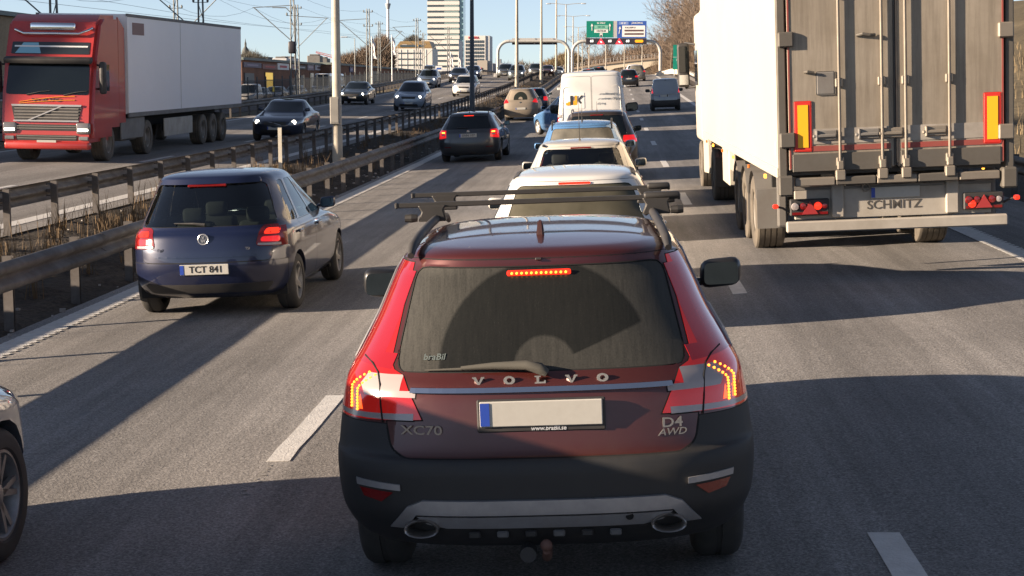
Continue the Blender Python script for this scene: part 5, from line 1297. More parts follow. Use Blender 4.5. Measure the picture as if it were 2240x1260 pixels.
tp('hatch', bx((-.77, -.082, Z0 + 1.02), (.215, .022, .265), .02, 2), M_tgrey)
bm = bmesh.new(); tube(bm, [(-1.0, -.08, Z0 + 1.15), (-.97, -.13, Z0 + 1.155), (-.90, -.12, Z0 + 1.14)], .016, 8); tp('door_hook', bm, M_tpost)
bm = bmesh.new(); tube(bm, [(-.42, -.08, Z0 + 1.53), (-.36, -.12, Z0 + 1.545), (-.28, -.12, Z0 + 1.53), (-.22, -.10, Z0 + 1.53)], .018, 8); tp('door_hook', bm, M_tpost)
# rear sill of bolted lengths
for i in range(5): tp('sill_length', bx((-.91 + i * .455, -.075, Z0 - .075), (.448, .11, .095), .012, 1), M_tpost if i % 2 else M_bar)
for sx in (-1, 1): tp('corner_buffer', bx((sx * 1.235, -.09, Z0 - .11), (.17, .14, .23), .02, 1), M_tpost)
# chassis
for sx in (-1, 1): tp('chassis_beam', bx((sx * .48, TL / 2 - .5, Z0 - .28), (.12, TL - 1.2, .40)), M_tgrey)
for y in (.55, 2.2, 6.0): tp('cross_member', bx((0, y, Z0 - .2), (2.3, .10, .16)), M_under)
tp('lamp_carrier', bx((-.02, .10, .855), (2.20, .05, .34), .008, 1), M_tlight)
tp('carrier_top', bx((-.02, .14, 1.04), (2.28, .14, .03)), M_tgrey)
for x in (-.64, .64):
    tp('carrier_stay', bx((x, .055, .90), (.14, .06, .40), .012, 1), M_tlight)
for i, x in enumerate((-.9, -.62)): tp('pipe', bx((x, .25, 1.04 - i * .03), (.5, .05, .03), .01, 1), M_tgrey)
bm = bmesh.new(); lathe(bm, [(.045, -.02), (.05, 0), (.045, .02), (.035, .02), (.035, -.02), (.045, -.02)], 14, 'Y', (-.32, .04, 1.03)); tp('tow_eye', bm, M_bar)
u_ = tp('underrun_bar', bx((0, -.03, .615), (2.46, .10, .125), .014, 1), M_tlight)
M_schm = pr_mat('dark_lettering', (.06, .055, .05), .7)
link_mesh('lettering', text_mesh('SCHMITZ', .145, .001, .001), M_schm, tr, loc=(0, .072, .82), rot=TXROT, scale=(1.02, .95, 1))
for sx in (-1, 1):
    h_ = tp('lamp_housing', bx((sx * .97 + .01, .045, .83), (.44, .10, .19), .012, 1), M_black)
    x0 = sx * .97 + .01; yl = -.012
    for dx_, w_, m_ in ((-.165, .09, M_white_l if sx < 0 else M_red_off), (-.075, .08, M_red_off), (.09, .09, M_led_on if sx < 0 else M_red_off), (.165, .07, M_white_l if sx > 0 else M_red_off)):
        bm = bmesh.new(); lathe(bm, [(.0005, -.02), (w_ * .42, -.016), (w_ * .5, 0)], 14, 'Y', (x0 + dx_, yl, .845)); tp('lamp_lens', bm, m_, h_, 60)
    if sx > 0:
        bm = bmesh.new(); lathe(bm, [(.0005, -.022), (.038, -.016), (.045, 0)], 14, 'Y', (x0 - .13, yl, .80)); tp('lamp_lens', bm, M_led_on, h_, 60)
    bm = bmesh.new(); prism(bm, [(x0 - .09, .755), (x0 + .09, .755), (x0, .90)], yl - .018, yl + .004, 'XZ'); tp('triangle_reflector', bm, pr_mat('triangle_red', (.33, .03, .03), .3, coat=.6), h_)
    tp('lamp_base', bx((x0, yl - .004, .765), (.40, .008, .03)), M_red_off, h_)
    # rubber arm with a position lamp
    bm = bmesh.new(); tube(bm, [(sx * 1.18, .06, .78), (sx * 1.26, .04, .83), (sx * 1.33, .02, .85)], .014, 6); a_ = tp('position_lamp_arm', bm, M_black)
    tp('position_lamp', bx((sx * 1.345, .0, .855), (.06, .06, .05), .012, 1), M_led_on, a_)
    tp('mudguard_panel', bx((sx * 1.20, .62, .86), (.13, .05, .62), .03, 2), M_tgrey)
pl = link_mesh('number_plate', PLB, M_plate, tr, loc=(.01, .055, .965), scale=(1.05, 1, 1.15)); link_mesh('country_band', PLE, M_blue, pl)
# axles with mudguards
for k in range(3):
    ya = 3.55 + k * 1.31
    bm = bmesh.new(); tube(bm, [(-1.0, ya, .5), (1.0, ya, .5)], .07, 8); tp('axle', bm, M_tgrey)
    for sx in (-1, 1):
        lorry_wheel(tr, sx * 1.075, ya)
        bm = bmesh.new(); prv = None
        for i in range(9):
            a = math.pi * (.12 + .76 * i / 8); q = [bm.verts.new((sx * (1.075 - .21), ya + .58 * math.cos(a), .5 + .56 * math.sin(a))), bm.verts.new((sx * (1.075 + .205), ya + .58 * math.cos(a), .5 + .56 * math.sin(a)))]
            if prv: bm.faces.new((prv[0], prv[1], q[1], q[0]))
            prv = q
        tp('mudguard', bm, M_tgrey)
    tp('mudflap', bx((-1.075, ya - .60, .58), (.40, .02, .52)), M_tgrey); tp('mudflap', bx((1.075, ya - .60, .58), (.40, .02, .52)), M_tgrey)
tp('side_skirt', bx((-1.19, 7.9, .98), (.04, 1.1, .34), .01, 1), M_tlight)
tp('pallet_box', bx((-.95, 8.9, .84), (.55, 1.35, .62), .02, 1), M_twhite); tp('pallet_box', bx((.95, 8.9, .84), (.55, 1.35, .62), .02, 1), M_twhite)
for sx in (-1, 1): tp('landing_leg', bx((sx * .75, 10.3, .72), (.10, .10, .72)), M_tgrey)
# tractor unit ahead of it
loc2, rot2 = pose(3.22, 17.75, R(.35)); rot2.y -= .006
tu = tag(empty('lorry_tractor', loc2, rot2), 'white lorry cab ahead of the trailer, its mirror jutting out left', 'lorry', 'lorries')
def up_(name, bm, m_, smooth=None, parent=tu): return obj(name, bm, m_, parent, smooth)
up_('cab', bx((0, 16.0, 2.35), (2.48, 2.0, 2.75), .12, 3), M_twhite, 50)
for sx in (-1, 1):
    bm = bmesh.new(); prism(bm, fillet([(13.75, 1.35), (14.95, 1.25), (14.95, 3.7), (14.3, 3.7)], .12), sx * 1.21 - .02, sx * 1.21 + .02, 'YZ'); up_('side_fairing', bm, M_twhite)
    bm = bmesh.new(); prism(bm, fillet([(13.2, .45), (14.9, .38), (14.9, 1.2), (13.7, 1.25), (13.3, 1.05)], .12), sx * 1.19 - .03, sx * 1.19 + .03, 'YZ'); up_('side_skirt', bm, M_twhite)
    up_('side_window', bx((sx * 1.243, 16.3, 2.55), (.02, .95, .75), .01, 1), M_glass)
    # mirror housings on arms
    bm = bmesh.new(); tube(bm, [(sx * 1.22, 16.55, 3.05), (sx * 1.45, 16.75, 3.1), (sx * 1.5, 16.75, 2.95)], .025, 8); up_('mirror_arm', bm, M_black); bm = bmesh.new(); tube(bm, [(sx * 1.22, 16.6, 2.15), (sx * 1.45, 16.75, 2.12), (sx * 1.5, 16.75, 2.25)], .025, 8); a_ = up_('mirror_arm', bm, M_black)
    bm = bmesh.new(); box(bm, (sx * 1.50, 16.72, 2.62), (.26, .16, .95), .06, 3); m_ = up_('mirror_housing', bm, M_black, 50)
    up_('mirror_cover', bx((sx * 1.50, 16.81, 2.62), (.24, .10, .80), .05, 2), M_twhite, 50, m_)
    up_('mirror_glass', bx((sx * 1.50, 16.637, 2.74), (.20, .012, .56), .004, 1), M_glass, None, m_); up_('mirror_glass', bx((sx * 1.50, 16.637, 2.30), (.20, .012, .22), .004, 1), pr_mat('sky_mirror', (.6, .62, .64), .1, 1.0), None, m_)
    up_('fuel_tank', bx((sx * .95, 14.2, .68), (.50, 1.1, .58), .08, 2), M_silver, 50)
    o = lorry_wheel(tu, sx * 1.05, 11.95); o = lorry_wheel(tu, sx * 1.05, 15.75)
    o = link_mesh('wheel', LW['t'], M_dusttyre, tu, loc=(sx * .72, 11.95, .5))
    up_('mudflap', bx((sx * .92, 11.28, .58), (.62, .02, .55)), M_black)
    up_('tail_lamp', bx((sx * .92, 11.2, 1.0), (.26, .06, .13), .01, 1), M_led_on)
    up_('chassis_beam', bx((sx * .42, 13.8, .92), (.09, 5.4, .26)), M_tgrey)
    up_('mudguard', bx((sx * .92, 11.95, 1.06), (.64, 1.05, .03), .01, 1), M_black)
pl = link_mesh('number_plate', PLB, M_plate, tu, loc=(-.62, 11.18, .80)); link_mesh('country_band', PLE, M_blue, pl)
# ------------------------------------------------------------------ red lorry coming the other way
loc, rot = pose(-14.98, 40.3, 0)
M_rcab = pr_mat('lorry_red', (.42, .022, .018), .35, .0, coat=.8, dirt=.12, dirt_col=(.2, .12, .1))
rl = tag(empty('red_lorry', loc, (math.atan(slope(48)), rot.y, 0)), 'red lorry cab with a white box trailer, oncoming at the left edge', 'lorry', 'lorries')
def rp(name, bm, m_, parent=rl, smooth=None): return obj(name, bm, m_, parent, smooth)
# front faces -Y; y = 0 at the bumper
cabf = lambda z: .02 if z < 1.1 else (.02 + (z - 1.1) * .16 if z < 1.75 else (.125 + (z - 1.75) * .26 if z < 2.75 else .385 + (z - 2.75) * .42))
bm = bmesh.new(); prof = [(cabf(z), z) for z in (.55, 1.1, 1.4, 1.75, 2.2, 2.75, 3.1, 3.5, 3.72)] + [(1.15, 3.92), (2.25, 3.95), (2.28, .9), (1.6, .9), (1.6, .55)]
prism(bm, prof, -1.245, 1.245, 'YZ')
es = [e for e in bm.edges if all(abs(abs(v.co.x) - 1.245) < 1e-4 for v in e.verts) and abs(e.verts[0].co.x - e.verts[1].co.x) < 1e-4 and (e.verts[0].co.y < 1.0 or e.verts[0].co.z > 3.6)]
bmesh.ops.bevel(bm, geom=es, offset=.11, segments=4, affect='EDGES'); cabo = rp('cab', bm, M_rcab, smooth=35)
def fpatch(name, poly, m_, off=.012, parent=cabo, cell=.15): return obj(name, patch(poly, lambda u, v: cabf(v), off, .02, cell), m_, parent)
fpatch('windscreen', fillet([(-1.12, 1.80), (1.12, 1.80), (1.09, 2.62), (-1.09, 2.62)], .08), M_glass, .012)
for x_ in (-.55, .45):
    bm = bmesh.new(); tube(bm, [(x_, cabf(1.80) - .02, 1.79), (x_ + .35, cabf(1.88) - .03, 1.87), (x_ + .62, cabf(1.90) - .03, 1.90)], [.018, .012, .008], 6); rp('wiper', bm, M_black)
obj('sun_visor', bx((0, cabf(2.7) - .10, 2.70), (2.36, .22, .14), .03, 2, Matrix.Rotation(.35, 3, 'X')), M_black, rl, 40)
sg = fpatch('name_board', fillet([(-1.06, 2.86), (1.06, 2.86), (1.05, 3.18), (-1.05, 3.18)], .03), pr_mat('board_black', (.02, .025, .03), .3, coat=.5), .012)
fpatch('board_picture', [(-.95, 2.88), (-.25, 2.88), (-.35, 3.16), (-.75, 3.16)], pr_mat('globe_blue', (.20, .42, .55), .4), .016, sg)
fpatch('board_stripe', [(-.98, 3.045), (1.0, 3.045), (1.0, 3.085), (-.98, 3.085)], pr_mat('board_white2', (.7, .7, .7), .4), .019, sg)
obj('light_bar', bx((0, .70, 3.58), (1.25, .16, .22), .07, 3), M_chrome, rl, 50)
bm = bmesh.new(); tube(bm, [(-1.0, .60, 3.50), (-.75, .55, 3.40), (.75, .55, 3.40), (1.0, .60, 3.50), (1.1, .9, 3.62)], .035, 8); rp('roof_tube', bm, M_chrome, smooth=60)
gr = fpatch('grille', fillet([(-.86, 1.12), (.86, 1.12), (.95, 1.50), (-.95, 1.50)], .05), M_black, .015)
for z in (1.18, 1.26, 1.34, 1.42): fpatch('grille_slat', [(-.86, z), (.86, z), (.87, z + .028), (-.87, z + .028)], M_tgrey, .035, gr)
for a in ([(-.93, 1.49), (.93, 1.49), (.95, 1.54), (-.95, 1.54)], [(-.88, 1.09), (.88, 1.09), (.88, 1.13), (-.88, 1.13)], [(-.5, 1.13), (-.42, 1.13), (.42, 1.49), (.34, 1.49)]): fpatch('grille_frame', a, M_silver, .045, gr)
for z0, z1 in ((.86, 1.02), (.60, .74)):
    g2 = fpatch('lower_grille', fillet([(-.80, z0), (.80, z0), (.84, z1), (-.84, z1)], .03), M_black, .014)
    for i in range(2): fpatch('grille_slat', [(-.8, z0 + .04 + i * .06), (.8, z0 + .04 + i * .06), (.8, z0 + .06 + i * .06), (-.8, z0 + .06 + i * .06)], M_tgrey, .03, g2)
for sx in (-1, 1):
    h_ = obj('headlamp', bx((sx * .99, .035, .92), (.38, .12, .30), .05, 3), pr_mat('lorry_headlamp', (.16, .15, .15), .2, coat=.8), rl, 50)
    obj('lit_lamp', bx((sx * .99, -.028, .88), (.28, .02, .06), .015, 2), M_beam, h_)
    obj('fog_lamp', bx((sx * 1.0, -.0, .66), (.26, .05, .10), .02, 2), M_head, rl)
    obj('door_window', bx((sx * 1.235, 1.05, 2.25), (.03, .85, .72), .01, 1), M_glass, rl)
    bm = bmesh.new(); box(bm, (sx * 1.42, .42, 2.25), (.16, .22, .85), .06, 3); mo = rp('mirror', bm, M_black, smooth=50)
    bm = bmesh.new(); tube(bm, [(sx * 1.2, .5, 2.6), (sx * 1.42, .42, 2.55)], .03, 6); obj('mirror_arm', bm, M_black, mo); bm = bmesh.new(); tube(bm, [(sx * 1.2, .5, 1.95), (sx * 1.42, .42, 1.98)], .03, 6); obj('mirror_arm', bm, M_black, mo)
    bm = bmesh.new(); prism(bm, fillet([(1.0, .45), (2.2, .45), (2.2, 1.0), (1.75, 1.0), (1.6, .92), (1.1, .92)], .05), sx * 1.2 - .03, sx * 1.2 + .03, 'YZ')
    bm.free()
    bm = bmesh.new(); prism(bm, [(2.3, 1.0), (2.85, 1.0), (2.85, 3.6), (2.3, 3.9)], sx * 1.22 - .02, sx * 1.22 + .02, 'YZ'); rp('side_fairing', bm, M_rcab)
    rp('side_skirt', bx((sx * 1.19, 3.6, .82), (.05, 2.2, .6), .02, 1), M_tgrey); rp('fuel_tank', bx((sx * .95, 3.4, .72), (.45, 1.4, .5), .08, 2), M_tgrey, smooth=50)
    lorry_wheel(rl, sx * 1.03, 1.42); lorry_wheel(rl, sx * 1.03, 5.0)
    # bonnet streaks
    bm = bmesh.new(); P = [(-.75 + 1.5 * t, (1.56 if sx < 0 else 1.60) + (.16 if sx > 0 else .10) * math.sin(t * 1.5)) for t in [i / 8 for i in range(9)]]
    tube(bm, [(x, cabf(z) - .010, z) for x, z in P], .012, 6); rp('orange_streak', bm, pr_mat('streak_orange', (.7, .25, .03), .4))
rp('chassis', bx((0, 4.2, .85), (.9, 4.6, .26)), M_under)
rp('bumper_lip', bx((0, .08, .46), (2.30, .24, .20), .05, 2), M_rcab, smooth=50)
rp('front_plate', bx((0, -.02, .55), (.52, .012, .11)), M_plate)
for s_, z, x in (('VOLVO', 1.655, 0),): link_mesh('lettering', text_mesh(s_, .13, .004, .004), pr_mat('dark_badge', (.05, .03, .03), .5), rl, loc=(x, cabf(z) - .012, z), rot=(math.pi / 2 - .16, 0, 0), scale=(1.9, .9, 1))
# its trailer
loc3, _ = pose(-14.98, 40.3, 0)
rt = tag(empty('box_trailer', loc3, (math.atan(slope(48)), rot.y, 0)), 'plain white box trailer behind the oncoming red cab', 'trailer', 'lorries')
def rq(name, bm, m_, parent=rt, smooth=None): return obj(name, bm, m_, parent, smooth)
Y0_, Y1_ = 2.95, 16.3
M_rbox = pr_mat('trailer_pale', (.80, .78, .79), .35, var=.03, vscale=.3, dirt=.12, dirt_col=(.35, .31, .28), dscale=.6)
for sx in (-1, 1):
    rq('side_wall', bx((sx * 1.27, (Y0_ + Y1_) / 2, 2.60), (.06, Y1_ - Y0_, 2.72)), M_rbox)
    rq('top_rail', bx((sx * 1.285, (Y0_ + Y1_) / 2, 3.98), (.05, Y1_ - Y0_, .09)), M_tgrey); rq('bottom_rail', bx((sx * 1.285, (Y0_ + Y1_) / 2, 1.20), (.05, Y1_ - Y0_, .12)), M_tgrey)
    for y in (8.3,): rq('panel_seam', bx((sx * 1.302, y, 2.6), (.006, .025, 2.66)), M_tlight)
    for k in range(3): lorry_wheel(rt, sx * 1.05, 11.2 + k * 1.31)
    rq('side_guard', bx((sx * 1.2, 8.3, .72), (.04, 3.2, .55), .01, 1), M_tlight)
rq('front_wall', bx((0, Y0_ + .03, 2.6), (2.48, .06, 2.74)), M_rbox); rq('rear_wall', bx((0, Y1_ - .03, 2.6), (2.48, .06, 2.74)), M_rbox)
rq('roof', bx((0, (Y0_ + Y1_) / 2, 3.99), (2.5, Y1_ - Y0_ - .13, .05)), M_rbox); rq('floor', bx((0, (Y0_ + Y1_) / 2, 1.22), (2.5, Y1_ - Y0_ - .13, .1)), M_under)
rq('cooling_unit', bx((.0, Y0_ - .20, 3.2), (1.9, .38, 1.3), .05, 2), pr_mat('unit_brown', (.16, .10, .085), .5))
rq('logo', bx((1.3035, Y0_ + 1.0, 3.62), (.006, 1.1, .34)), pr_mat('logo_brown', (.20, .10, .085), .5))
for sx in (-1, 1): rq('chassis_beam', bx((sx * .45, 10, .95), (.12, 11, .4)), M_under)
# ------------------------------------------------------------------ lamp posts on the median
M_conc = pr_mat('weathered_steel_pale', (.44, .40, .33), .6, .1, var=.12, vscale=1.2, dirt=.4, dirt_col=(.22, .20, .16), dscale=2)
M_darkpole = pr_mat('dark_pole', (.05, .06, .07), .5, .2)  # darker tone for the second post of the row
M_lamp = pr_mat('lamp_head', (.55, .55, .55), .4, .3)
def lamp_post(X, Y, label, m_, r0=.13, H=12.0, box_=False, arms=True):
    e = tag(empty('lamp_post', (X, Y, gz(X, Y) - .1)), label, 'lamp post', 'lamp posts along the median')
    bm = bmesh.new(); tube(bm, [(0, 0, 0), (0, 0, 1.2), (0, 0, 1.22), (0, 0, H * .5), (0, 0, H)], [r0 * 1.12, r0 * 1.12, r0, r0 * .8, r0 * .5], 12); obj('pole', bm, m_, e, smooth=40)
    if box_:
        b_ = obj('control_box', bx((-.02, -r0 - .04, 1.65), (.25, .22, .74), .015, 1), pr_mat('grey_box', (.28, .27, .245), .5, .1, dirt=.3), e); obj('box_door', bx((-.02, -r0 - .155, 1.65), (.21, .012, .66), .004, 1), MATS['grey_box'], b_)
    if arms:
        for sx in (-1, 1):
            bm = bmesh.new(); tube(bm, [(0, 0, H - .05), (sx * 1.2, 0, H + .08), (sx * 2.5, 0, H + .16)], .045, 6); a_ = obj('arm', bm, m_, e)
            bm = bmesh.new(); box(bm, (sx * 2.75, 0, H + .10), (.75, .30, .16), .06, 2); obj('lamp_head', bm, M_lamp, a_, smooth=50)
    return e
XM = -7.6
words = ['pale lamp post with a grey box on it, nearest of the row', 'dark lamp post rising behind the dark grey estate', 'third lamp post, beside the oncoming van', 'fourth lamp post, just behind the dark blue estate', 'fifth lamp post, left of the white van roof', 'sixth lamp post, close left of the gantry mid leg', 'seventh lamp post, its twin arms in view above the gantry', 'eighth lamp post, its twin arms lower in the sky', 'farthest lamp post of the row']
for i, Yp in enumerate((42.5, 83.5, 122, 163, 205, 246, 288, 330, 372)): lamp_post(XM, Yp, words[i], M_darkpole if i == 1 else M_conc, .13 if i < 2 else .15, 12.0 if i < 5 else 11.4, i == 0)
# ------------------------------------------------------------------ sign gantry
GY = 190.0
M_gan = pr_mat('gantry_steel', (.46, .45, .42), .5, .2, var=.06)
def leg(name, px_, e, topy, r=.22):
    p = at(px_, topy, GY); q = Vector((p.x, GY, gz(p.x, GY) - .2)); return p, q
def gantry(px0, px1, ytop, label, rr=.20):
    e = tag(empty('sign_gantry', (0, 0, 0)), label, 'gantry', 'sign gantries over the motorway')
    a, b_ = at(px0, ytop, GY), at(px1, ytop, GY); zt = (a.z + b_.z) / 2; R_ = 1.4
    for x, s in ((a.x, 1), (b_.x, -1)):
        pts = [(x, GY, gz(x, GY) - .2), (x, GY, zt - R_)] + [(x + s * R_ * (1 - math.cos(t)), GY, zt - R_ + R_ * math.sin(t)) for t in [i * math.pi / 12 for i in range(1, 7)]]
        bm = bmesh.new(); tube(bm, pts, rr, 12); obj('leg', bm, M_gan, e, smooth=40)
        obj('footing', bx((x, GY, gz(x, GY) + .15), (.9, .9, .5), .03, 1), M_gan, e)
    bm = bmesh.new(); tube(bm, [(a.x + R_, GY, zt), (b_.x - R_, GY, zt)], rr * .95, 12); obj('beam', bm, M_gan, e, smooth=40)
    return e
g1 = gantry(1252, 1445, 90, 'sign gantry over our lanes carrying green and blue boards')
g2 = gantry(1089, 1245, 90, 'plain sign gantry over the oncoming lanes, seen from behind')
SY = GY - .45
def panel(name, x0, y0, x1, y1, m_, parent, dy=0.0, th=.08):
    a, b_ = at(x0, y0, SY), at(x1, y1, SY); return obj(name, bx(((a.x + b_.x) / 2, SY + dy, (a.z + b_.z) / 2), (abs(b_.x - a.x), th, abs(a.z - b_.z))), m_, parent)
def word(s, x, y, size, m_, parent, dy=-.046, sc=1.0):
    p = at(x, y, SY); return link_mesh('lettering', text_mesh(s, size, .004, size * .02), m_, parent, loc=(p.x, SY + dy, p.z), rot=TXROT, scale=(sc, 1, 1))
M_sgreen = pr_mat('sign_green', (.0, .19, .135), .45); M_sblue = pr_mat('sign_blue', (.03, .09, .36), .45); M_swhite = pr_mat('sign_white', (.72, .72, .70), .5); M_sblack = pr_mat('sign_black', (.025, .022, .03), .5); M_sgrey = pr_mat('sign_grey', (.42, .41, .39), .5)
gb = panel('green_board', 1283, 46, 1341, 82, M_sgreen, g1); panel('grey_strip', 1341.5, 46, 1349.5, 82, M_sgrey, g1, .02); bb = panel('blue_board', 1350, 46, 1414, 83, M_sblue, g1)
st = panel('lane_signal_strip', 1282, 83.6, 1414, 97, M_sblack, g1, -.02, .12)
word('E6 OSLO', 1315, 50.5, .26, M_swhite, gb); f = panel('road_number_frame', 1300, 55, 1330, 63.5, pr_mat('sign_pale_green', (.18, .42, .33), .5), gb, -.045, .02); word('E45 E20', 1315, 59.3, .26, M_sgreen, gb, -.061)
panel('white_field', 1300, 64.5, 1330, 71.5, M_swhite, gb, -.045, .02); word('CENTRUM', 1315, 68, .26, M_sblack, gb, -.061, .95); panel('tunnel_symbol', 1312, 73, 1318, 80, M_swhite, gb, -.045, .02); panel('tunnel_symbol', 1313, 76, 1316, 80, M_sblack, gb, -.058, .02)
def arrow(x, y0, y1, parent, bend=0):
    a, b_ = at(x, y0, SY), at(x, y1, SY); bm = bmesh.new(); h = abs(a.z - b_.z); x0 = a.x
    prism(bm, [(x0 - .04, b_.z), (x0 + .04, b_.z), (x0 + .04 + bend, a.z - .28), (x0 - .04 + bend, a.z - .28)], SY - .07, SY - .05, 'XZ'); prism(bm, [(x0 - .15 + bend, a.z - .30), (x0 + .15 + bend, a.z - .30), (x0 + .03 + bend, a.z), (x0 - .03 + bend, a.z)], SY - .072, SY - .052, 'XZ'); obj('arrow', bm, M_swhite, parent)
arrow(1295, 52, 67, gb); arrow(1334, 52, 67, gb); arrow(1354, 58, 74, bb, .12)
panel('road_number_frame', 1353.5, 47.5, 1375, 54, pr_mat('sign_pale_blue', (.16, .24, .52), .5), bb, -.045, .02); word('40 27', 1364, 50.8, .26, M_swhite, bb, -.061); word('JÖNKÖPING', 1394, 50.5, .26, M_swhite, bb, -.046, .92)
panel('white_field', 1361, 56, 1411, 80.5, M_swhite, bb, -.045, .02); word('KALLEBÄCK', 1379, 60.5, .24, M_sblack, bb, -.061)
panel('covered_line', 1366, 65, 1408, 68.8, pr_mat('cover_dark', (.10, .06, .06), .6), bb, -.056, .012); panel('covered_line', 1366, 72.5, 1408, 76.3, MATS['cover_dark'], bb, -.056, .012)
M_sigw = pr_mat('signal_white', (.8, .8, .8), .4, emit=(.95, .93, .9), estr=.35); M_sigr = pr_mat('signal_red', (.7, .02, .03), .4, emit=(1, .06, .08), estr=.35); M_siga = pr_mat('signal_amber', (.7, .25, .0), .4, emit=(1, .40, .02), estr=.28)
for x in (1294.5, 1334, 1373): word('60', x, 90, .42, M_sigw, st, -.086)
for x in (1314.5, 1354.5):
    p = at(x, 90, SY); bm = bmesh.new(); prism(bm, fillet([(p.x - .47, p.z - .36), (p.x + .47, p.z - .36), (p.x, p.z + .38)], .06), SY - .10, SY - .09, 'XZ'); t_ = obj('warning_triangle', bm, M_sigr, st)
    bm = bmesh.new(); prism(bm, fillet([(p.x - .12, p.z - .02), (p.x - .02, p.z + .02), (p.x + .16, p.z - .14), (p.x + .1, p.z - .22), (p.x - .06, p.z - .14)], .04), SY - .11, SY - .101, 'XZ'); obj('queue_symbol', bm, M_sigw, t_)
p = at(1398, 90, SY); bm = bmesh.new(); prism(bm, fillet([(p.x - .5, p.z - .16), (p.x + .5, p.z - .16), (p.x + .5, p.z + .16), (p.x - .5, p.z + .16)], .15), SY - .10, SY - .09, 'XZ'); obj('amber_lamp', bm, M_siga, st)
ob = panel('sign_housing', 1119, 88, 1218, 97, M_sblack, g2, 1.0, .3); panel('housing_top', 1119, 83, 1218, 88, M_sgrey, g2, 1.0, .25)
for x in (1130, 1168, 1208): panel('housing_rib', x, 83.4, x + 1.5, 96.6, M_sgrey, g2, .82, .06)
# ------------------------------------------------------------------ things on the right side
M_wallc = pr_mat('parapet_concrete', (.50, .45, .37), .8, var=.1, vscale=.6)
bm = bmesh.new(); ys = [158 + i * 9 for i in range(20)]; prv = None
for y in ys:
    z = gz(7.0, y); q = [bm.verts.new(v) for v in ((7.95, y, z - .2), (7.95, y, z + .72), (8.35, y, z + .72), (8.35, y, z - .2))]
    if prv:
        for k in range(3): bm.faces.new((prv[k], prv[k + 1], q[k + 1], q[k]))
    else: bm.faces.new(q)
    prv = q
bmesh.ops.recalc_face_normals(bm, faces=bm.faces); tag(obj('parapet_wall', bm, M_wallc), 'low pale concrete wall along the right edge beyond the small van', 'wall')
YS_ = 186.0; a = at(1482, 125, YS_); e = tag(empty('exit_sign', (a.x, YS_, land(a.x, YS_) - .2)), 'tall narrow green road sign standing left of the lorry mirror', 'sign')
zb = at(1482, 152, YS_).z - e.location.z; zt = at(1482, 98, YS_).z - e.location.z
for x in (-.35, .35): bm = bmesh.new(); tube(bm, [(x, .08, 0), (x, .08, zt)], .05, 8); obj('post', bm, M_gan, e)
sb = obj('board', bx((0, 0, (zb + zt) / 2), (1.05, .06, zt - zb)), M_sgreen, e)
for k, s_ in ((.80, 'E6'), (.38, 'E20'), (.26, '40')): link_mesh('lettering', text_mesh(s_, .34, .004, .006), pr_mat('dim_white', (.35, .5, .45), .5), sb, loc=(.1, -.036, zb + (zt - zb) * k), rot=TXROT)
obj('dividing_line', bx((0, -.036, zb + (zt - zb) * .5), (1.0, .008, .05)), MATS['dim_white'], sb)
# bridge
BY = 420.0; M_brc = pr_mat('bridge_concrete', (.66, .57, .43), .8, var=.06, vscale=.3, dirt=.2, dirt_col=(.3, .25, .19))
e = tag(empty('road_bridge', (0, 0, 0)), 'pale concrete arched bridge crossing beyond the gantry', 'bridge')
def B(x, y): p = at(x, y, BY); return (p.x, p.z)
top = [B(1478, 122), B(1440, 125.5), B(1380, 131), B(1320, 138), B(1270, 146), B(1225, 152)]
und = [B(1225, 166), B(1320, 166), B(1331, 156), B(1345, 149.5), B(1362, 146.5), B(1378, 147), B(1395, 151), B(1407, 152), B(1420, 146), B(1438, 140.5), B(1456, 138.5), B(1478, 138)]
bm = bmesh.new(); prism(bm, top + und, BY, BY + 9, 'XZ'); obj('deck', bm, M_brc, e)
bm = bmesh.new(); prism(bm, [(x, z + .05) for x, z in top] + [(x, z - .45) for x, z in top[::-1]], BY - .35, BY - .02, 'XZ'); obj('edge_beam', bm, pr_mat('edge_beam_brown', (.30, .23, .17), .8), e)
for x in (1417, 1422.5):
    a, b_ = at(x, 143, BY), at(x, 170, BY); bm = bmesh.new(); tube(bm, [(a.x, BY + 3, a.z), (a.x, BY + 3, b_.z - 2)], .45, 12); obj('pier', bm, M_brc, e)
for x in (1448, 1455, 1462): a = at(x, 138, BY); bm = bmesh.new(); tube(bm, [(a.x, BY + 4, a.z), (a.x, BY + 4, a.z - 5)], .25, 8); obj('pier', bm, M_brc, e)
bm = bmesh.new()
for i in range(len(top) - 1):
    (x0, z0), (x1, z1) = top[i + 1], top[i]; n = max(2, int((x1 - x0) / .9))
    for dz in (.55, 1.05): tube(bm, [(x0, BY, z0 + dz), (x1, BY, z1 + dz)], .04, 4)
    for k in range(n): t = k / n; x = x0 + (x1 - x0) * t; z = z0 + (z1 - z0) * t; tube(bm, [(x, BY, z), (x, BY, z + 1.05)], .045, 4)
o = obj('railing', bm, pr_mat('rail_grey', (.30, .29, .28), .6, .3), e); o['kind'] = 'stuff'
for x, yb, yt in ((1289, 160, 97), (1325.5, 160, 92), (1366, 160, 98), (1405, 160, 100)):
    Yq = 262.0; a = at(x, yt, Yq); bm = bmesh.new(); tube(bm, [(0, 0, 0), (0, 0, a.z - gz(a.x, Yq))], [.11, .06], 8)
    q = tag(empty('lamp_post', (a.x, Yq, gz(a.x, Yq))), {1289: 'thin lamp post below the left end of the green board', 1325.5: 'thin lamp post below the green board', 1366: 'thin lamp post below the blue board', 1405: 'thin lamp post below the amber signal'}[x], 'lamp post', 'thin lamp posts by the bridge')
    obj('pole', bm, M_conc, q); obj('lamp_head', bx((0, -.2, a.z - gz(a.x, Yq)), (.2, .5, .1), .03, 1), M_lamp, q)
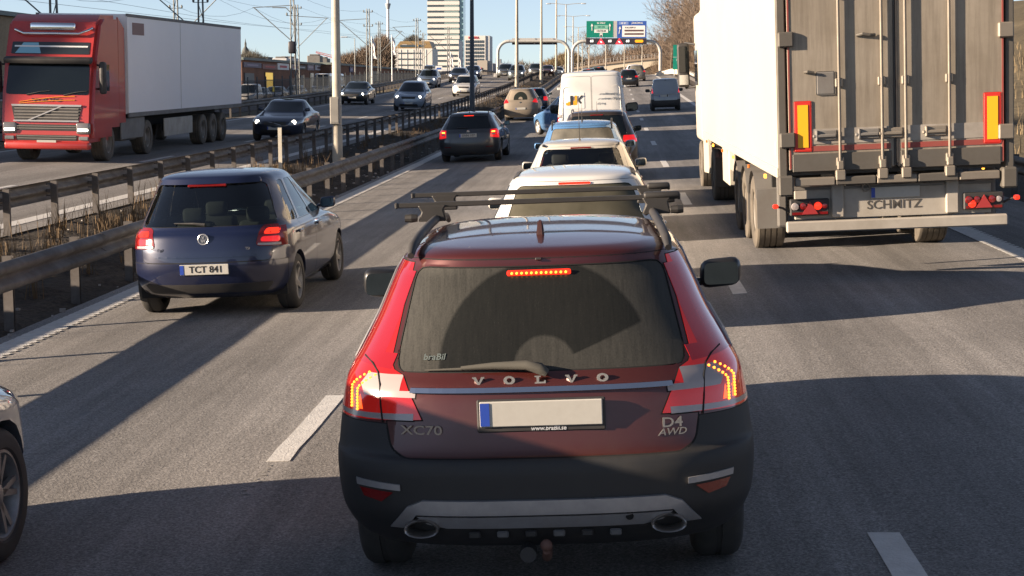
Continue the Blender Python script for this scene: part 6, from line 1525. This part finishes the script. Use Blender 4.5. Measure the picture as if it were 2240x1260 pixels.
# ------------------------------------------------------------------ bare winter trees
def tree_mesh(seed, H=12, spread=.5, levels=5):
    r = random.Random(seed); trunk = bmesh.new(); twigs = bmesh.new()
    def seg(bm, a, b_, ra, rb, n):
        d = (b_ - a).normalized(); u = d.cross(Vector((0, 0, 1)) if abs(d.z) < .9 else Vector((1, 0, 0))).normalized(); w = u.cross(d)
        A = [bm.verts.new(a + (u * math.cos(6.2832 * k / n) + w * math.sin(6.2832 * k / n)) * ra) for k in range(n)]; B_ = [bm.verts.new(b_ + (u * math.cos(6.2832 * k / n) + w * math.sin(6.2832 * k / n)) * rb) for k in range(n)]
        for k in range(n): bm.faces.new((A[k], A[(k + 1) % n], B_[(k + 1) % n], B_[k]))
    def grow(p, d, L, rad, lev):
        bm = trunk if lev <= 1 else twigs; n = 6 if lev == 0 else (4 if lev == 1 else 3); k = 3 if lev < 3 else 2; q = p
        for i in range(k):
            dd = (d + Vector((r.gauss(0, .16), r.gauss(0, .16), r.gauss(.05, .10)))).normalized(); nq = q + dd * (L / k)
            seg(bm, q, nq, rad * (1 - .22 * i), rad * (1 - .22 * (i + 1)), n); q = nq; d = dd
            if lev < levels:
                for _ in range(2 if (lev > 0 and i > 0) or i == k - 1 else 1):
                    ax = Vector((r.gauss(0, 1), r.gauss(0, 1), r.gauss(0, .4))).normalized(); nd = (d * 1.0 + ax * r.uniform(.5, 1.0) * (spread * 1.5 if lev == 0 else 1)).normalized(); nd.z = max(nd.z, -.05) + .08
                    grow(q, nd.normalized(), L * r.uniform(.50, .72), max(.014, rad * .5), lev + 1)
    grow(Vector((0, 0, 0)), Vector((0, 0, 1)), H * .42, H * .016, 0)
    return to_mesh(trunk, 'trunk'), to_mesh(twigs, 'crown')
M_bark = pr_mat('bark', (.14, .105, .075), .9, var=.2); M_twig = pr_mat('twigs', (.155, .115, .085), .9, var=.2, vscale=.8)
TM = [tree_mesh(s, 12) for s in (1, 2, 3, 4, 5)]
rt_ = random.Random(5)
def tree(x, y, z, h, label, group, k, m_=None):
    e = tag(empty('bare_tree', (x, y, z - .1), (0, 0, rt_.uniform(0, 6.28))), label, 'tree', group); s = h / 11.0
    link_mesh('trunk', TM[k][0], M_bark, e, scale=(s, s, s)); link_mesh('crown', TM[k][1], m_ or M_twig, e, scale=(s, s, s)); return e
G = 'bare trees on the bank right of the road'
TW = ['bare tree right behind the bridge end', 'bare tree behind the top of the gantry right leg', 'tall bare tree above the bridge end', 'bare tree behind the narrow green sign, left of its top', 'tall bare tree rising over the narrow green sign',
      'bare tree between the narrow green sign and the lorry mirror', 'tall bare tree directly above the lorry mirror', 'tallest bare tree of the bank, farther back above the mirror', 'bare tree partly behind the lorry mirror arm', 'tall bare tree whose crown meets the trailer top edge',
      'bare tree mostly hidden by the white trailer side', 'tall bare tree mostly hidden by the trailer, behind the cab', 'lowest and leftmost bare tree of the bank', 'bare tree left of the tall ones, beyond the bridge end', 'distant tall bare tree showing between the nearer crowns',
      'distant tall bare tree close to the trailer edge', 'rightmost bare tree, hidden behind the trailer', 'small bare tree in front of the narrow green sign base', 'small bare tree under the lorry mirror']
for i, (px_, Y, h) in enumerate(((1462, 300, 10), (1470, 262, 11), (1478, 330, 15), (1484, 240, 11.5), (1490, 290, 15), (1497, 225, 12), (1500, 265, 16), (1506, 320, 18), (1512, 235, 15), (1518, 275, 18), (1524, 215, 15), (1530, 250, 17), (1455, 350, 9), (1466, 370, 13), (1486, 380, 17), (1508, 390, 20), (1540, 230, 17), (1474, 220, 7), (1500, 205, 8))):
    p = at(px_, 170, Y); x = max(p.x, 9.5)
    tree(x, Y, land(x, Y), h, TW[i], G, i % 5)
# brushwood under the trees: one mass
def twig_mass(name, label, blobs, n, m_, lmin, lmax, wid, up=.5, seed=9):
    r = random.Random(seed); bm = bmesh.new()
    tot = sum(b_[3] * b_[5] for b_ in blobs)
    for (cx, cy, cz, rx, ry, rz) in blobs:
        for _ in range(int(n * rx * rz / tot)):
            while True:
                u, v, w = r.uniform(-1, 1), r.uniform(-1, 1), r.uniform(-.6, 1)
                if u * u + v * v + w * w < 1: break
            p = Vector((cx + u * rx, cy + v * ry, cz + w * rz)); d = Vector((u * .6 + r.gauss(0, .4), r.gauss(0, .4), up + abs(w) * .5 + r.gauss(0, .3))).normalized(); L = r.uniform(lmin, lmax)
            s = d.cross(Vector((r.gauss(0, .3), 1, r.gauss(0, .3)))).normalized() * wid
            bm.faces.new([bm.verts.new(p - s), bm.verts.new(p + s), bm.verts.new(p + d * L)])
    return tag(obj(name, bm, m_), label, 'bushes', kind='stuff')
M_brush = pr_mat('brush', (.14, .10, .068), .95, var=.3, vscale=.3); M_brush2 = pr_mat('far_brush', (.15, .11, .08), .95, var=.3, vscale=.08)
bl = []
for i in range(26):
    Y = 175 + i * 9; x = rt_.uniform(10.5, 18); bl.append((x, Y, land(x, Y) + 1.0, 3.2, 4.5, rt_.uniform(2.2, 4.2)))
twig_mass('brushwood', 'brown leafless brushwood covering the bank under the trees', bl, 26000, M_brush, .5, 1.5, .02)
# hill and far woods
def hill(name, px0, px1, ytop, Y, depth):
    a, b_ = at(px0, 185, Y), at(px1, 185, Y); bm = bmesh.new(); n, m_ = 40, 12; rows = []; r = random.Random(4)
    for j in range(m_ + 1):
        row = []
        for i in range(n + 1):
            t = i / n; x = a.x + (b_.x - a.x) * t; tz = at(px0 + (px1 - px0) * t, ytop(t), Y).z; s = j / m_
            row.append(bm.verts.new((x, Y - depth * (1 - s), (tz + 1) * math.sin(s * math.pi / 2) + r.uniform(-.5, .5) - 1)))
        rows.append(row)
    for j in range(m_):
        for i in range(n): bm.faces.new((rows[j][i], rows[j][i + 1], rows[j + 1][i + 1], rows[j + 1][i]))
    return tag(obj(name, bm, pr_mat('wooded_hill', (.13, .10, .075), .95, var=.3, vscale=.05), smooth=180), kind='structure')
hf = lambda t: 150 - 12 * min(1, t * 6) - 26 * min(1, max(0, t - .1) * 2.0) - 6 * t
hill('hill', 1270, 1660, hf, 640, 120)
bl = []
for i in range(46):
    t = rt_.random(); px_ = 1285 + 330 * t; y = hf((px_ - 1270) / 390) + rt_.uniform(0, 24); Yh = 625 - (y - hf((px_ - 1270) / 390)) * 2.5
    p = at(px_, y, Yh); bl.append((p.x, Yh, p.z, rt_.uniform(5, 9), 8, rt_.uniform(3, 6)))
twig_mass('hillside_wood', 'leafless brown wood covering the hill beyond the bridge', bl, 15000, M_brush2, 2, 4.5, .12, seed=21)
bl = []
for px_, y, w, h in ((1200, 150, 14, 9), (1216, 148, 16, 13), (1232, 142, 16, 17), (1248, 138, 14, 19), (1262, 143, 10, 15), (1273, 150, 9, 9), (1190, 154, 9, 6), (1180, 157, 8, 4)):
    p = at(px_, y, 520); bl.append((p.x, 520, p.z, w * 520 / F_, 6, h * 520 / F_))
twig_mass('roadside_wood', 'rounded clump of leafless trees beyond the end of the median', bl, 9000, pr_mat('far_brush_olive', (.20, .15, .085), .95, var=.3, vscale=.1), 1.2, 3, .08, seed=33)
for i, (px_, Y, h, yb) in enumerate(((1298, 470, 17, 150), (1312, 480, 13, 150), (1330, 500, 11, 150), (1288, 450, 9, 152))):
    p = at(px_, yb, Y); tree(p.x, Y, p.z - 4, h, ('tall bare tree against the sky left of the blue board', 'bare tree under the green board', 'low bare tree beneath the gap between the boards', 'leftmost small bare tree at the bridge ramp')[i], 'bare trees beyond the bridge', i % 5)
# ------------------------------------------------------------------ left of the oncoming road: railway, fence, shops, city
M_brick = surface_mat('brick_wall', (.20, .105, .07), (.27, .15, .10), 6, .4, .9, .3, .01, .15)
M_roofg = pr_mat('roof_green_grey', (.20, .23, .21), .7, var=.1, vscale=.3)
def shop(x, y0, y1, x_back, ztop, label, signs, doors):
    zb = land(x, (y0 + y1) / 2) - .6
    e = tag(empty('shop_building', (0, 0, 0)), label, 'building', 'low brick shops by the railway')
    obj('wall', bx(((x + x_back) / 2, (y0 + y1) / 2, (zb + ztop) / 2), (x - x_back, y1 - y0, ztop - zb)), M_brick, e)
    obj('roof', bx(((x + x_back) / 2, (y0 + y1) / 2, ztop + .12), (x - x_back + .5, y1 - y0 + .5, .28)), M_roofg, e)
    for px_, yt, yb, w, col_, txt, tc_ in signs:
        yy = x / ((px_ - 1120) / F_ - .0653) if False else y_at(px_, x); zt, zl = zat(px_, yt, x), zat(px_, yb, x)
        s = obj('shop_sign', bx((x + .06, yy, (zt + zl) / 2), (.10, w, zt - zl)), pr_mat('sign_' + txt, col_, .5), e)
        obj('sign_mark', bx((x + .115, yy, (zt + zl) / 2), (.01, w * .62, (zt - zl) * .35)), pr_mat('mark_' + txt, tc_, .5), s)
    for px_, yt, w, h, col_, em in doors:
        yy = y_at(px_, x); zt = zat(px_, yt, x)
        d = obj('doorway', bx((x + .03, yy, zt - h / 2), (.08, w, h)), pr_mat('door_%d' % px_, col_, .4, emit=col_ if em else None, estr=em), e); obj('door_frame', bx((x + .05, yy - w / 2 - .06, zt - h / 2), (.10, .12, h + .1)), M_sblack, d)
    return e
def y_at(px_, X):
    r = ray(px_, 189); return X / r.x * r.y
def zat(px_, y, X):
    r = ray(px_, y); return CH + r.z * (X / r.x)
XW = -40.0
Ya, Yb, Yc = y_at(530, XW), y_at(722, XW + 1.4), 330
shop(XW, Ya, Yb, XW - 26, 5.15, 'long low brick shop building with a row of signs, nearer block',
     [(552, 137, 148, 8.5, (.10, .08, .13), 'violet', (.22, .2, .3)), (590, 141, 152, 8, (.16, .04, .04), 'red', (.4, .03, .03)), (619, 139, 153, 6.5, (.60, .60, .62), 'white', (.45, .05, .08)), (645, 141, 153, 5.0, (.45, .42, .42), 'pale', (.3, .1, .1)), (660, 143, 152, 5.5, (.05, .05, .05), 'black', (.5, .5, .5)), (679, 140, 154, 4.5, (.25, .20, .24), 'round', (.5, .4, .45)), (697, 143, 154, 5.2, (.55, .56, .6), 'screen', (.15, .1, .12))],
     [(545, 160, 4.5, 3.0, (.05, .07, .09), 0), (588, 159, 4.0, 3.4, (.75, .48, .08), .25), (660, 165, 1.8, 2.4, (.10, .12, .13), 0), (682, 160, 2.4, 3.0, (.40, .38, .33), .1)])
shop(XW + 1.4, Yb + .1, Yc, XW - 26, 5.25, 'long low brick shop building, farther block behind the pale lamp post',
     [(768, 146, 158, 3.0, (.06, .05, .14), 'navy', (.3, .3, .5)), (768, 163, 172, 2.6, (.05, .05, .12), 'navy2', (.2, .2, .4))], [(820, 156, 6, 2.0, (.06, .06, .07), 0), (775, 172, 8, 1.6, (.05, .06, .08), 0)])
M_plant = pr_mat('rooftop_unit', (.5, .5, .5), .6)
for i, (px_, Yr, w, h) in enumerate(((618, 195, 3, .7), (632, 205, 4.5, .8), (690, 220, 2.2, 1.5), (706, 225, 2.6, 1.2))):
    X_ = XW - 5; zb = 5.35; e = tag(empty('rooftop_unit', (X_, y_at(px_, X_), zb)), ('low white rooftop unit left of the lattice mast', 'wide white rooftop unit right of the lattice mast', 'dark rooftop vent left of the pale lamp post', 'grey rooftop vent close to the pale lamp post')[i], 'rooftop unit', 'units on the shop roof')
    obj('casing', bx((0, 0, h / 2), (2, w, h), .08, 1), M_plant if i < 2 else M_tgrey, e); obj('cowl', bx((0, 0, h + .12), (1.4, w * .7, .22), .05, 1), M_tgrey, e)
# mesh fence
M_fence = pr_mat('fence_grey', (.055, .065, .075), .6, .3); M_fpost = pr_mat('fence_post', (.09, .10, .105), .6, .3)
e = tag(empty('mesh_fence', (0, 0, 0)), 'grey bar fence between the railway and the shops', 'fence'); FX = -27.0
pm = to_mesh(bx((0, 0, 1.0), (.08, .08, 2.3)), 'fence_post')
def bay():
    bm = bmesh.new()
    for z in (.25, 1.0, 1.85): box(bm, (0, 1.5, z), (.03, 2.92, .04))
    for k in range(15): box(bm, (0, .1 + k * .2, 1.05), (.016, .035, 1.75))
    return to_mesh(bm, 'fence_bay')
bm_ = bay(); y = 66.0
while y < 250:
    z = land(FX, y + 1.5); link_mesh('post', pm, M_fpost, e, loc=(FX, y, z)); o = link_mesh('panel', bm_, M_fence, e, loc=(FX, y, z)); y += 3
ys_ = y_at(598, FX + .1); obj('warning_board', bx((FX + .1, ys_, zat(598, 195, FX + .1)), (.03, .55, .40)), pr_mat('board_yellow', (.7, .5, .02), .5), e)
# vehicles parked behind the fence
def parked(key, S_, X, px_, label, pm_, yaw=0, cat='car', name='parked_car', xx=None):
    yy = y_at(px_, X); L = S_['shell'].L; loc = (X, yy, land(X, yy)); q = build_car(key, dict(S_), name, label, X, yy, yaw, pm_, 'vehicles parked behind the fence', False, cat=cat, head='off', tail='off', extra=xx)
    q.location = loc; q.rotation_euler = (0, 0, yaw); return q
parked('bigvan', VAN, -33.0, 716, 'white van parked behind the fence, left of the pale lamp post', M_white, math.pi, 'van', 'parked_van')
parked('bigvan', VAN, -33.2, 738, 'second white van parked behind the fence beside the pale lamp post', M_white, math.pi, 'van', 'parked_van')
parked('smallvan', KAN, -31.0, 556, 'small white van parked behind the fence beside the white trailer end', M_white, math.pi, 'van', 'parked_van')
for px_, lb in ((575, 'dark car parked behind the fence below the violet sign'), (612, 'dark car parked behind the fence right of the yellow board'), (655, 'dark car parked behind the fence left of the white vans'), (800, 'dark car parked behind the fence right of the pale lamp post')): parked('octavia', OCT, -31.5, px_, lb, M_dgrey if px_ != 612 else paint('slate_blue', (.05, .07, .10), .4, .15), math.pi)
# railway: ballast, masts and wires
M_ball = surface_mat('ballast', (.07, .06, .055), (.16, .14, .125), 8, .5, .95, .9, .05, .2)
tag(obj('railway_bed', strip([-25.8, -25, -22.6, -21.6], [40 + i * 10 for i in range(30)], lambda x, y: land(x, y) + (.35 if -25.5 < x < -22 else .03)), M_ball, smooth=180), kind='structure')
M_mast = pr_mat('mast_steel', (.16, .17, .17), .6, .4)
tips = {}
def mast(X, Y, H, label, arm=1, box_=False, light=False):
    z = land(X, Y); e = tag(empty('catenary_mast', (X, Y, z)), label, 'mast', 'railway masts'); w = .20
    for sx in (-1, 1): bm = bmesh.new(); tube(bm, [(sx * w, 0, 0), (sx * w * .55, 0, H)], .055, 4); obj('leg', bm, M_mast, e)
    bm = bmesh.new(); n = 9
    for i in range(n):
        z0, z1 = H * i / n, H * (i + 1) / n; w0, w1 = w * (1 - .45 * i / n), w * (1 - .45 * (i + 1) / n); tube(bm, [(-w0 if i % 2 else w0, 0, z0), (w1 if i % 2 else -w1, 0, z1)], .025, 3)
    obj('lattice', bm, M_mast, e)['kind'] = 'stuff'
    bm = bmesh.new(); tube(bm, [(0, 0, H * .55), (arm * 2.9, 0, H * .86)], .035, 5); tube(bm, [(0, 0, H * .88), (arm * 3.0, 0, H * .86)], .03, 5); obj('cantilever', bm, M_mast, e)
    for zz in (H * .80, H * .97):
        for sx in (-1, 1): bm = bmesh.new(); lathe(bm, [(.03, -.12), (.07, -.05), (.07, .05), (.03, .12)], 8, 'Z', (sx * .42, 0, zz)); tube(bm, [(0, 0, zz - .1), (sx * .42, 0, zz - .1)], .02, 4); obj('insulator', bm, M_mast, e)
    if box_: obj('signal_head', bx((0, -.3, H * .50), (.55, .35, .9), .1, 2), M_sblack, e, smooth=50)
    if light: bm = bmesh.new(); tube(bm, [(0, 0, H * .80), (-.5, 0, H * .86), (-1.5, 0, H * .86)], .035, 5); obj('lamp_arm', bm, M_mast, e)
    tips.setdefault(X, []).append((Y, z, H, arm))
for i, (Y, H) in enumerate(((66, 8.2), (90, 8.2), (116, 8.2), (152, 8.0), (190, 8.0), (226, 8.0))): mast(-24.0, Y, H, ('nearest lattice mast, above the red cab roof', 'lattice mast rising above the white trailer', 'lattice mast with a black signal head before the shops', 'lattice mast right of the pale lamp post', 'lattice mast beside the white flagpoles', 'farthest lattice mast of the near row')[i], -1, i == 2, i == 2)
for i, (Y, H) in enumerate(((106, 9), (147, 9), (199, 9), (245, 9))): mast(-30.0, Y, H, ('mast of the far row hidden partly by the white trailer', 'slim mast close right of the one with the signal head', 'mast of the far row beside the tall tower', 'farthest mast of the far row')[i], 1)
M_wire = pr_mat('wire', (.10, .11, .12), .6)
wl = ['overhead wire along the near row of masts, ', 'overhead wire along the far row of masts, ']
for j, (X, L_) in enumerate(tips.items()):
    L_.sort()
    for k, (dx_, f_, nm) in enumerate(((0, 'arm', 'contact wire low over the track'), (0, 'arm2', 'carrying wire above the contact wire'), (.42, .97, 'feeder wire at the mast tops'))):
        bm = bmesh.new(); pts = []
        for a, b_ in zip(L_[:-1], L_[1:]):
            for t in [i / 6 for i in range(6)]:
                Y = a[0] + (b_[0] - a[0]) * t; zz = a[1] + (b_[1] - a[1]) * t
                if f_ in ('arm', 'arm2'): x = X + a[3] * 2.9; h = a[2] * .70 if f_ == 'arm' else a[2] * .86 - 1.0 * 4 * t * (1 - t)
                else: x = X + dx_; h = a[2] * f_ - .6 * 4 * t * (1 - t)
                pts.append((x, Y, zz + h))
        pts.insert(0, (pts[0][0], 30, pts[0][2])); tube(bm, pts, .010, 3, False); tag(obj('overhead_wire', bm, M_wire), wl[j] + nm, 'wire', 'railway wires')
# flagpoles
M_flag = pr_mat('flagpole_white', (.75, .74, .72), .4)
for i, (px_, yt, Y) in enumerate(((813, 80, 167), (857, 76, 183), (979, 112, 243), (986, 113, 246), (1003, 118, 262))):
    p = at(px_, yt, Y); z = land(p.x, Y); e = tag(empty('flagpole', (p.x, Y, z)), ('white flagpole left of the tall tower', 'white flagpole right of the tall tower with a furled flag', 'left one of the paired white flagpoles before the office', 'right one of the paired white flagpoles before the office', 'white flagpole below the tower block edge')[i], 'flagpole', 'white flagpoles')
    bm = bmesh.new(); tube(bm, [(0, 0, 0), (0, 0, p.z - z)], [.09, .05], 8); obj('pole', bm, M_flag, e)
    H = p.z - z; bm = bmesh.new(); prv = None
    for k in range(7):
        zz = H - .2 - k * .35; dx_ = .12 + .10 * math.sin(k * 1.3) + .05 * k; q = [bm.verts.new((0.04, 0, zz)), bm.verts.new((dx_, .1 * math.sin(k * 2.1), zz - .1)), bm.verts.new((dx_ + .12, .12 * math.cos(k), zz - .25))]
        if prv: bm.faces.new((prv[0], prv[1], q[1], q[0])); bm.faces.new((prv[1], prv[2], q[2], q[1]))
        prv = q
    obj('furled_flag', bm, pr_mat('flag_cloth', (.7, .66, .64), .8), e)
# street lamps by the railway
for i, (px_, yt, Y, arm) in enumerate(((776, 84, 178, -1), (870, 100, 260, 1))):
    p = at(px_, yt, Y); z = land(p.x, Y); e = tag(empty('street_lamp', (p.x, Y, z)), ('thin street lamp with a left arm, right of the pale post', 'far thin street lamp near the tall tower')[i], 'street lamp', 'thin street lamps')
    bm = bmesh.new(); tube(bm, [(0, 0, 0), (0, 0, p.z - z), (arm * .8, 0, p.z - z + .15)], [.08, .05, .03], 6); obj('pole', bm, M_mast, e); obj('lamp_head', bx((arm * 1.2, 0, p.z - z + .15), (.8, .3, .12), .04, 1), M_lamp, e)
# ------------------------------------------------------------------ the city behind
def bldg(name, x0, x1, ytop, Y, depth, label, m_, ybase=175, rotz=0.0):
    a, b_ = at(x0, ytop, Y), at(x1, ybase, Y); w = b_.x - a.x; e = tag(empty(name, ((a.x + b_.x) / 2, Y, 0), (0, 0, rotz)), label, 'building', 'city buildings')
    obj('wall', bx((0, depth / 2, a.z / 2 - 2), (w, depth, a.z + 4)), m_, e); return e, w, a.z
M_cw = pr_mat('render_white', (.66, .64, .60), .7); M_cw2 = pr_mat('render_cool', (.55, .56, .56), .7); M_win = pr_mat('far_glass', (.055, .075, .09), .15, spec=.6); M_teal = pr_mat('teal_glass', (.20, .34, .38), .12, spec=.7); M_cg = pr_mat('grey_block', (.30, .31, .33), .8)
# tower block
TY = 1000.0; e, w, zt = bldg('tower_block', 934.5, 1005, -60, TY, 20, 'tall white tower block with dark window bands, cut off by the top edge', M_win)
obj('glass_side', bx((w / 2 + 1.3, 8, zt / 2), (2.6, 15, zt + 2)), M_teal, e)
fl = 12.2 * TY / F_; k = 0; z = at(940, 160, TY).z
while z < zt + 4:
    obj('floor_band', bx((0, -.15, z + fl * .32), (w + .4, .5, fl * .62)), M_cw, e); obj('window_band', bx((w * .26, -.02, z + fl * .82), (w * .46, .12, fl * .34)), pr_mat('pale_band', (.22, .30, .30), .3), e); z += fl; k += 1
e, w, zt = bldg('office_wing', 922, 1004, 88, 950, 25, 'white office wing at the foot of the tower block', M_cw)
for yb in (96, 108, 120, 131, 143): a, b_ = at(930, yb, 950), at(930, yb + 4, 950); obj('window_band', bx((w * .08, -.1, (a.z + b_.z) / 2), (w * .8, .3, a.z - b_.z)), M_win, e)
e, w, zt = bldg('office_block', 863, 946, 106, 800, 25, 'white office with a gold sloping roof left of the tower block', M_cw)
for yb in (115, 128, 141): a, b_ = at(870, yb, 800), at(870, yb + 2.6, 800); obj('window_band', bx((-w * .1, -.1, (a.z + b_.z) / 2), (w * .62, .3, a.z - b_.z)), M_win, e)
for k in range(1, 6): obj('wall_joint', bx((-w / 2 + w * k / 6, -.06, zt * .6), (.25, .2, zt * .75)), M_cw2, e)
zr = at(900, 90, 800).z; bm = bmesh.new(); prism(bm, [(-w * .5, zt), (w * .5, zt), (w * .42, zr), (-w * .34, zr)], 0, 20, 'XZ'); rf = obj('roof', bm, pr_mat('roof_gold', (.30, .20, .09), .5), e)
obj('roof_window', bx((-.05 * w, -.1, zt + (zr - zt) * .35), (w * .6, .3, (zr - zt) * .30)), M_win, rf); obj('bright_spot', bx((w * .12, -.3, zt + (zr - zt) * .40), (1.0, .3, 1.2), .2, 1), pr_mat('gold', (.8, .45, .08), .25, .8), rf)  # window strip and a small bright gold-coloured block on the roof
# hotel with a grid of windows
e, w, zt = bldg('hotel', 1016, 1062, 78, 900, 22, 'white hotel block with rows of small windows right of the tower block', M_cw)
obj('side_wall', bx((w / 2 + 1.2, 11, zt / 2), (2.4, 21, zt)), M_cw2, e)  # shade of this side is put into its cooler, darker render
wm = to_mesh(bx((0, 0, 0), (.85, .25, 1.5)), 'window')
for r_ in range(8):
    for c_ in range(8): a = at(1020 + c_ * 5.2, 91 + r_ * 8, 900); link_mesh('window', wm, M_win, e, loc=(a.x - e.location.x, -.05, a.z))
a = at(1036, 82.5, 900); link_mesh('lettering', text_mesh('HOTELL', 1.7, .1, .05), pr_mat('hotel_red', (.5, .05, .05), .5), e, loc=(a.x - e.location.x, -.1, a.z), rot=TXROT)
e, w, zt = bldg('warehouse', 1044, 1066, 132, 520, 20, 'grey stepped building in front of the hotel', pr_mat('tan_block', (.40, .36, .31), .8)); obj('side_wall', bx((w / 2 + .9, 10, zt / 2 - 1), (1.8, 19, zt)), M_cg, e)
obj('red_board', bx((-.4 * w, -.1, at(1040, 153, 520).z), (2.2, .2, 1.6)), pr_mat('board_red', (.5, .06, .05), .5), e)
e, w, zt = bldg('distant_block', 1078, 1100, 138, 700, 15, 'bluish distant block by the left gantry leg', pr_mat('blue_grey', (.33, .37, .42), .8)); obj('roof_plant', bx((0, 5, zt + .8), (w * .5, 6, 2)), M_cg, e)
e, w, zt = bldg('retail_shed', 856, 1000, 160, 420, 30, 'low retail shed with a white band below the office block', pr_mat('shed_brown', (.22, .17, .14), .8)); a = at(900, 163, 420); obj('fascia', bx((0, -.15, a.z), (w, .3, 1.1)), M_cw, e)
e, w, zt = bldg('retail_shed', 840, 1010, 151, 470, 30, 'upper grey retail shed just below the office windows', M_cg); a = at(900, 153, 470); obj('fascia', bx((0, -.15, a.z), (w, .3, .7)), M_cw2, e)
# billboard
p = at(960, 150, 300); z = land(p.x, 300); e = tag(empty('billboard', (p.x, 300, z)), 'small white billboard behind the utility car with the roof box', 'billboard'); obj('board', bx((0, 0, p.z - z), (1.3, .1, 1.0)), M_swhite, e); obj('blue_print', bx((0, -.06, p.z - z), (.9, .02, .35)), M_sblue, e)
for x in (-.4, .4): bm = bmesh.new(); tube(bm, [(x, .1, 0), (x, .1, p.z - z)], .04, 6); obj('post', bm, M_gan, e)
# observation tower
Y = 700.0; p = at(848.5, 14, Y); e = tag(empty('observation_tower', (p.x, Y, 0)), 'slender white tower with a dark pod near the top edge', 'tower')
bm = bmesh.new(); tube(bm, [(0, 0, 0), (0, 0, p.z + 6)], .62, 12); obj('shaft', bm, M_flag, e); bm = bmesh.new(); lathe(bm, [(.7, -1.2), (1.3, 1.0), (1.2, 1.3), (.0005, 1.3)], 16, 'Z', (0, 0, p.z)); obj('pod', bm, M_cg, e, smooth=40)
# church with a dome
Y = 620.0; p = at(531, 118, Y); e = tag(empty('church', (p.x, Y, 0)), 'dark church dome with a lantern beside the white trailer end', 'church'); M_ch = pr_mat('church_dark', (.10, .105, .10), .8)
z0 = p.z; sc = Y / F_; obj('tower_base', bx((0, 5, z0 / 2 - 2), (17 * sc, 8, z0 + 4)), M_ch, e); bm = bmesh.new()
lathe(bm, [(8.5 * sc, 0), (8.3 * sc, 5 * sc), (6.5 * sc, 11 * sc), (3.5 * sc, 15 * sc), (2.4 * sc, 17 * sc), (2.4 * sc, 24 * sc), (1.2 * sc, 27 * sc), (.3 * sc, 34 * sc), (.0005, 34 * sc)], 16, 'Z', (0, 5, z0)); obj('dome', bm, M_ch, e, smooth=50)
obj('nave', bx((30 * sc, 8, at(545, 124, Y).z / 2 - 2), (42 * sc, 10, at(545, 124, Y).z + 4)), M_ch, e)
# tower crane
Y = 520.0; a, b_ = at(691, 114, Y), at(732, 128, Y); e = tag(empty('crane', (b_.x, Y, 0)), 'red crane jib slanting down to the pale lamp post', 'crane')
bm = bmesh.new(); dx_ = a.x - b_.x; dz_ = a.z - b_.z
for k in range(3): o_ = ((0, .5), (-.45, -.35), (.45, -.35))[k]; tube(bm, [(dx_, o_[0], b_.z + dz_ + o_[1] * .4), (1.5, o_[0], b_.z + o_[1])], .09, 4)
for k in range(14): t = k / 14; tube(bm, [(dx_ * t, 0, b_.z + dz_ * t + .4), (dx_ * (t + .05), .4, b_.z + dz_ * t - .3)], .05, 3)
obj('jib', bm, pr_mat('crane_red', (.50, .10, .08), .6), e); bm = bmesh.new(); tube(bm, [(1.2, 0, 0), (1.2, 0, b_.z + 1)], .6, 4); obj('tower', bm, MATS['crane_red'], e)
# trees of the city
def far_trees(name, label, spots, Y, n, seed, m_=M_brush2):
    bl = []
    for px_, y, w, h in spots:
        for dy_ in (0, .8, 1.6): p = at(px_, y + h * dy_, Y); bl.append((p.x, Y, p.z, w * Y / F_, 5, h * Y / F_))
    twig_mass(name, label, bl, n, m_, 1.0, 2.6, .07 * Y / 400, seed=seed)
far_trees('city_trees', 'leafless trees behind the railway masts left of the office', [(770, 130, 16, 8), (800, 124, 14, 16), (824, 118, 15, 28), (838, 112, 13, 30), (850, 124, 10, 20), (752, 134, 10, 5)], 400, 11000, 51)
far_trees('city_trees', 'dark leafless treetops behind the gold roof', [(893, 90, 9, 7), (905, 86, 11, 8), (918, 90, 9, 5)], 1050, 1500, 52, pr_mat('dark_trees', (.09, .085, .07), .95))
far_trees('city_trees', 'dark treetops beside the church', [(548, 124, 14, 6), (566, 130, 12, 4)], 450, 900, 53, MATS['dark_trees'])
far_trees('city_trees', 'grey leafless trees beyond the left gantry leg', [(1112, 150, 14, 8), (1140, 148, 12, 12), (1160, 150, 12, 9), (1178, 155, 9, 6)], 640, 1600, 54, pr_mat('grey_trees', (.17, .16, .145), .95))

# ------------------------------------------------------------------ blocks left of the picture whose long shadows lie across the carriageways
M_facade = surface_mat('yellow_brick_facade', (.30, .22, .14), (.38, .29, .19), 5, .3, .9, .3, .01, .12)
wm2 = to_mesh(bx((0, 0, 0), (.10, 1.3, 1.4)), 'window'); fm2 = to_mesh(bx((0, 0, 0), (.14, 1.5, .10)), 'sill')
for i, (y0, y1, x0, H, lb) in enumerate(((33.0, 49.0, -40.0, 15.0, 'tall brick block off the left edge, nearest to us'), (55.5, 67.0, -40.0, 15.0, 'tall brick block off the left edge, middle one'), (72.5, 87.4, -40.0, 15.0, 'tall brick block off the left edge, farthest of the tall ones'), (88.4, 125.0, -36.0, 6.0, 'low brick block showing above the red cab at the left edge'))):
    zb = land(x0, (y0 + y1) / 2); e = tag(empty('brick_block', (x0, y0, zb)), lb, 'building', 'brick blocks beside the railway'); L_ = y1 - y0
    obj('wall', bx((-4, L_ / 2, (H - 1) / 2), (8, L_, H + 1)), M_facade, e); obj('roof', bx((-4, L_ / 2, H + .12), (8.6, L_ + .3, .26)), M_roofg, e)
    for f_ in range(int(H // 3.2)):
        for k in range(int(L_ // 2.6)):
            w_ = link_mesh('window', wm2, M_win, e, loc=(.03, 1.6 + k * 2.6, 1.8 + f_ * 3.1)); link_mesh('sill', fm2, M_cw2, w_, loc=(.03, 0, -.76))
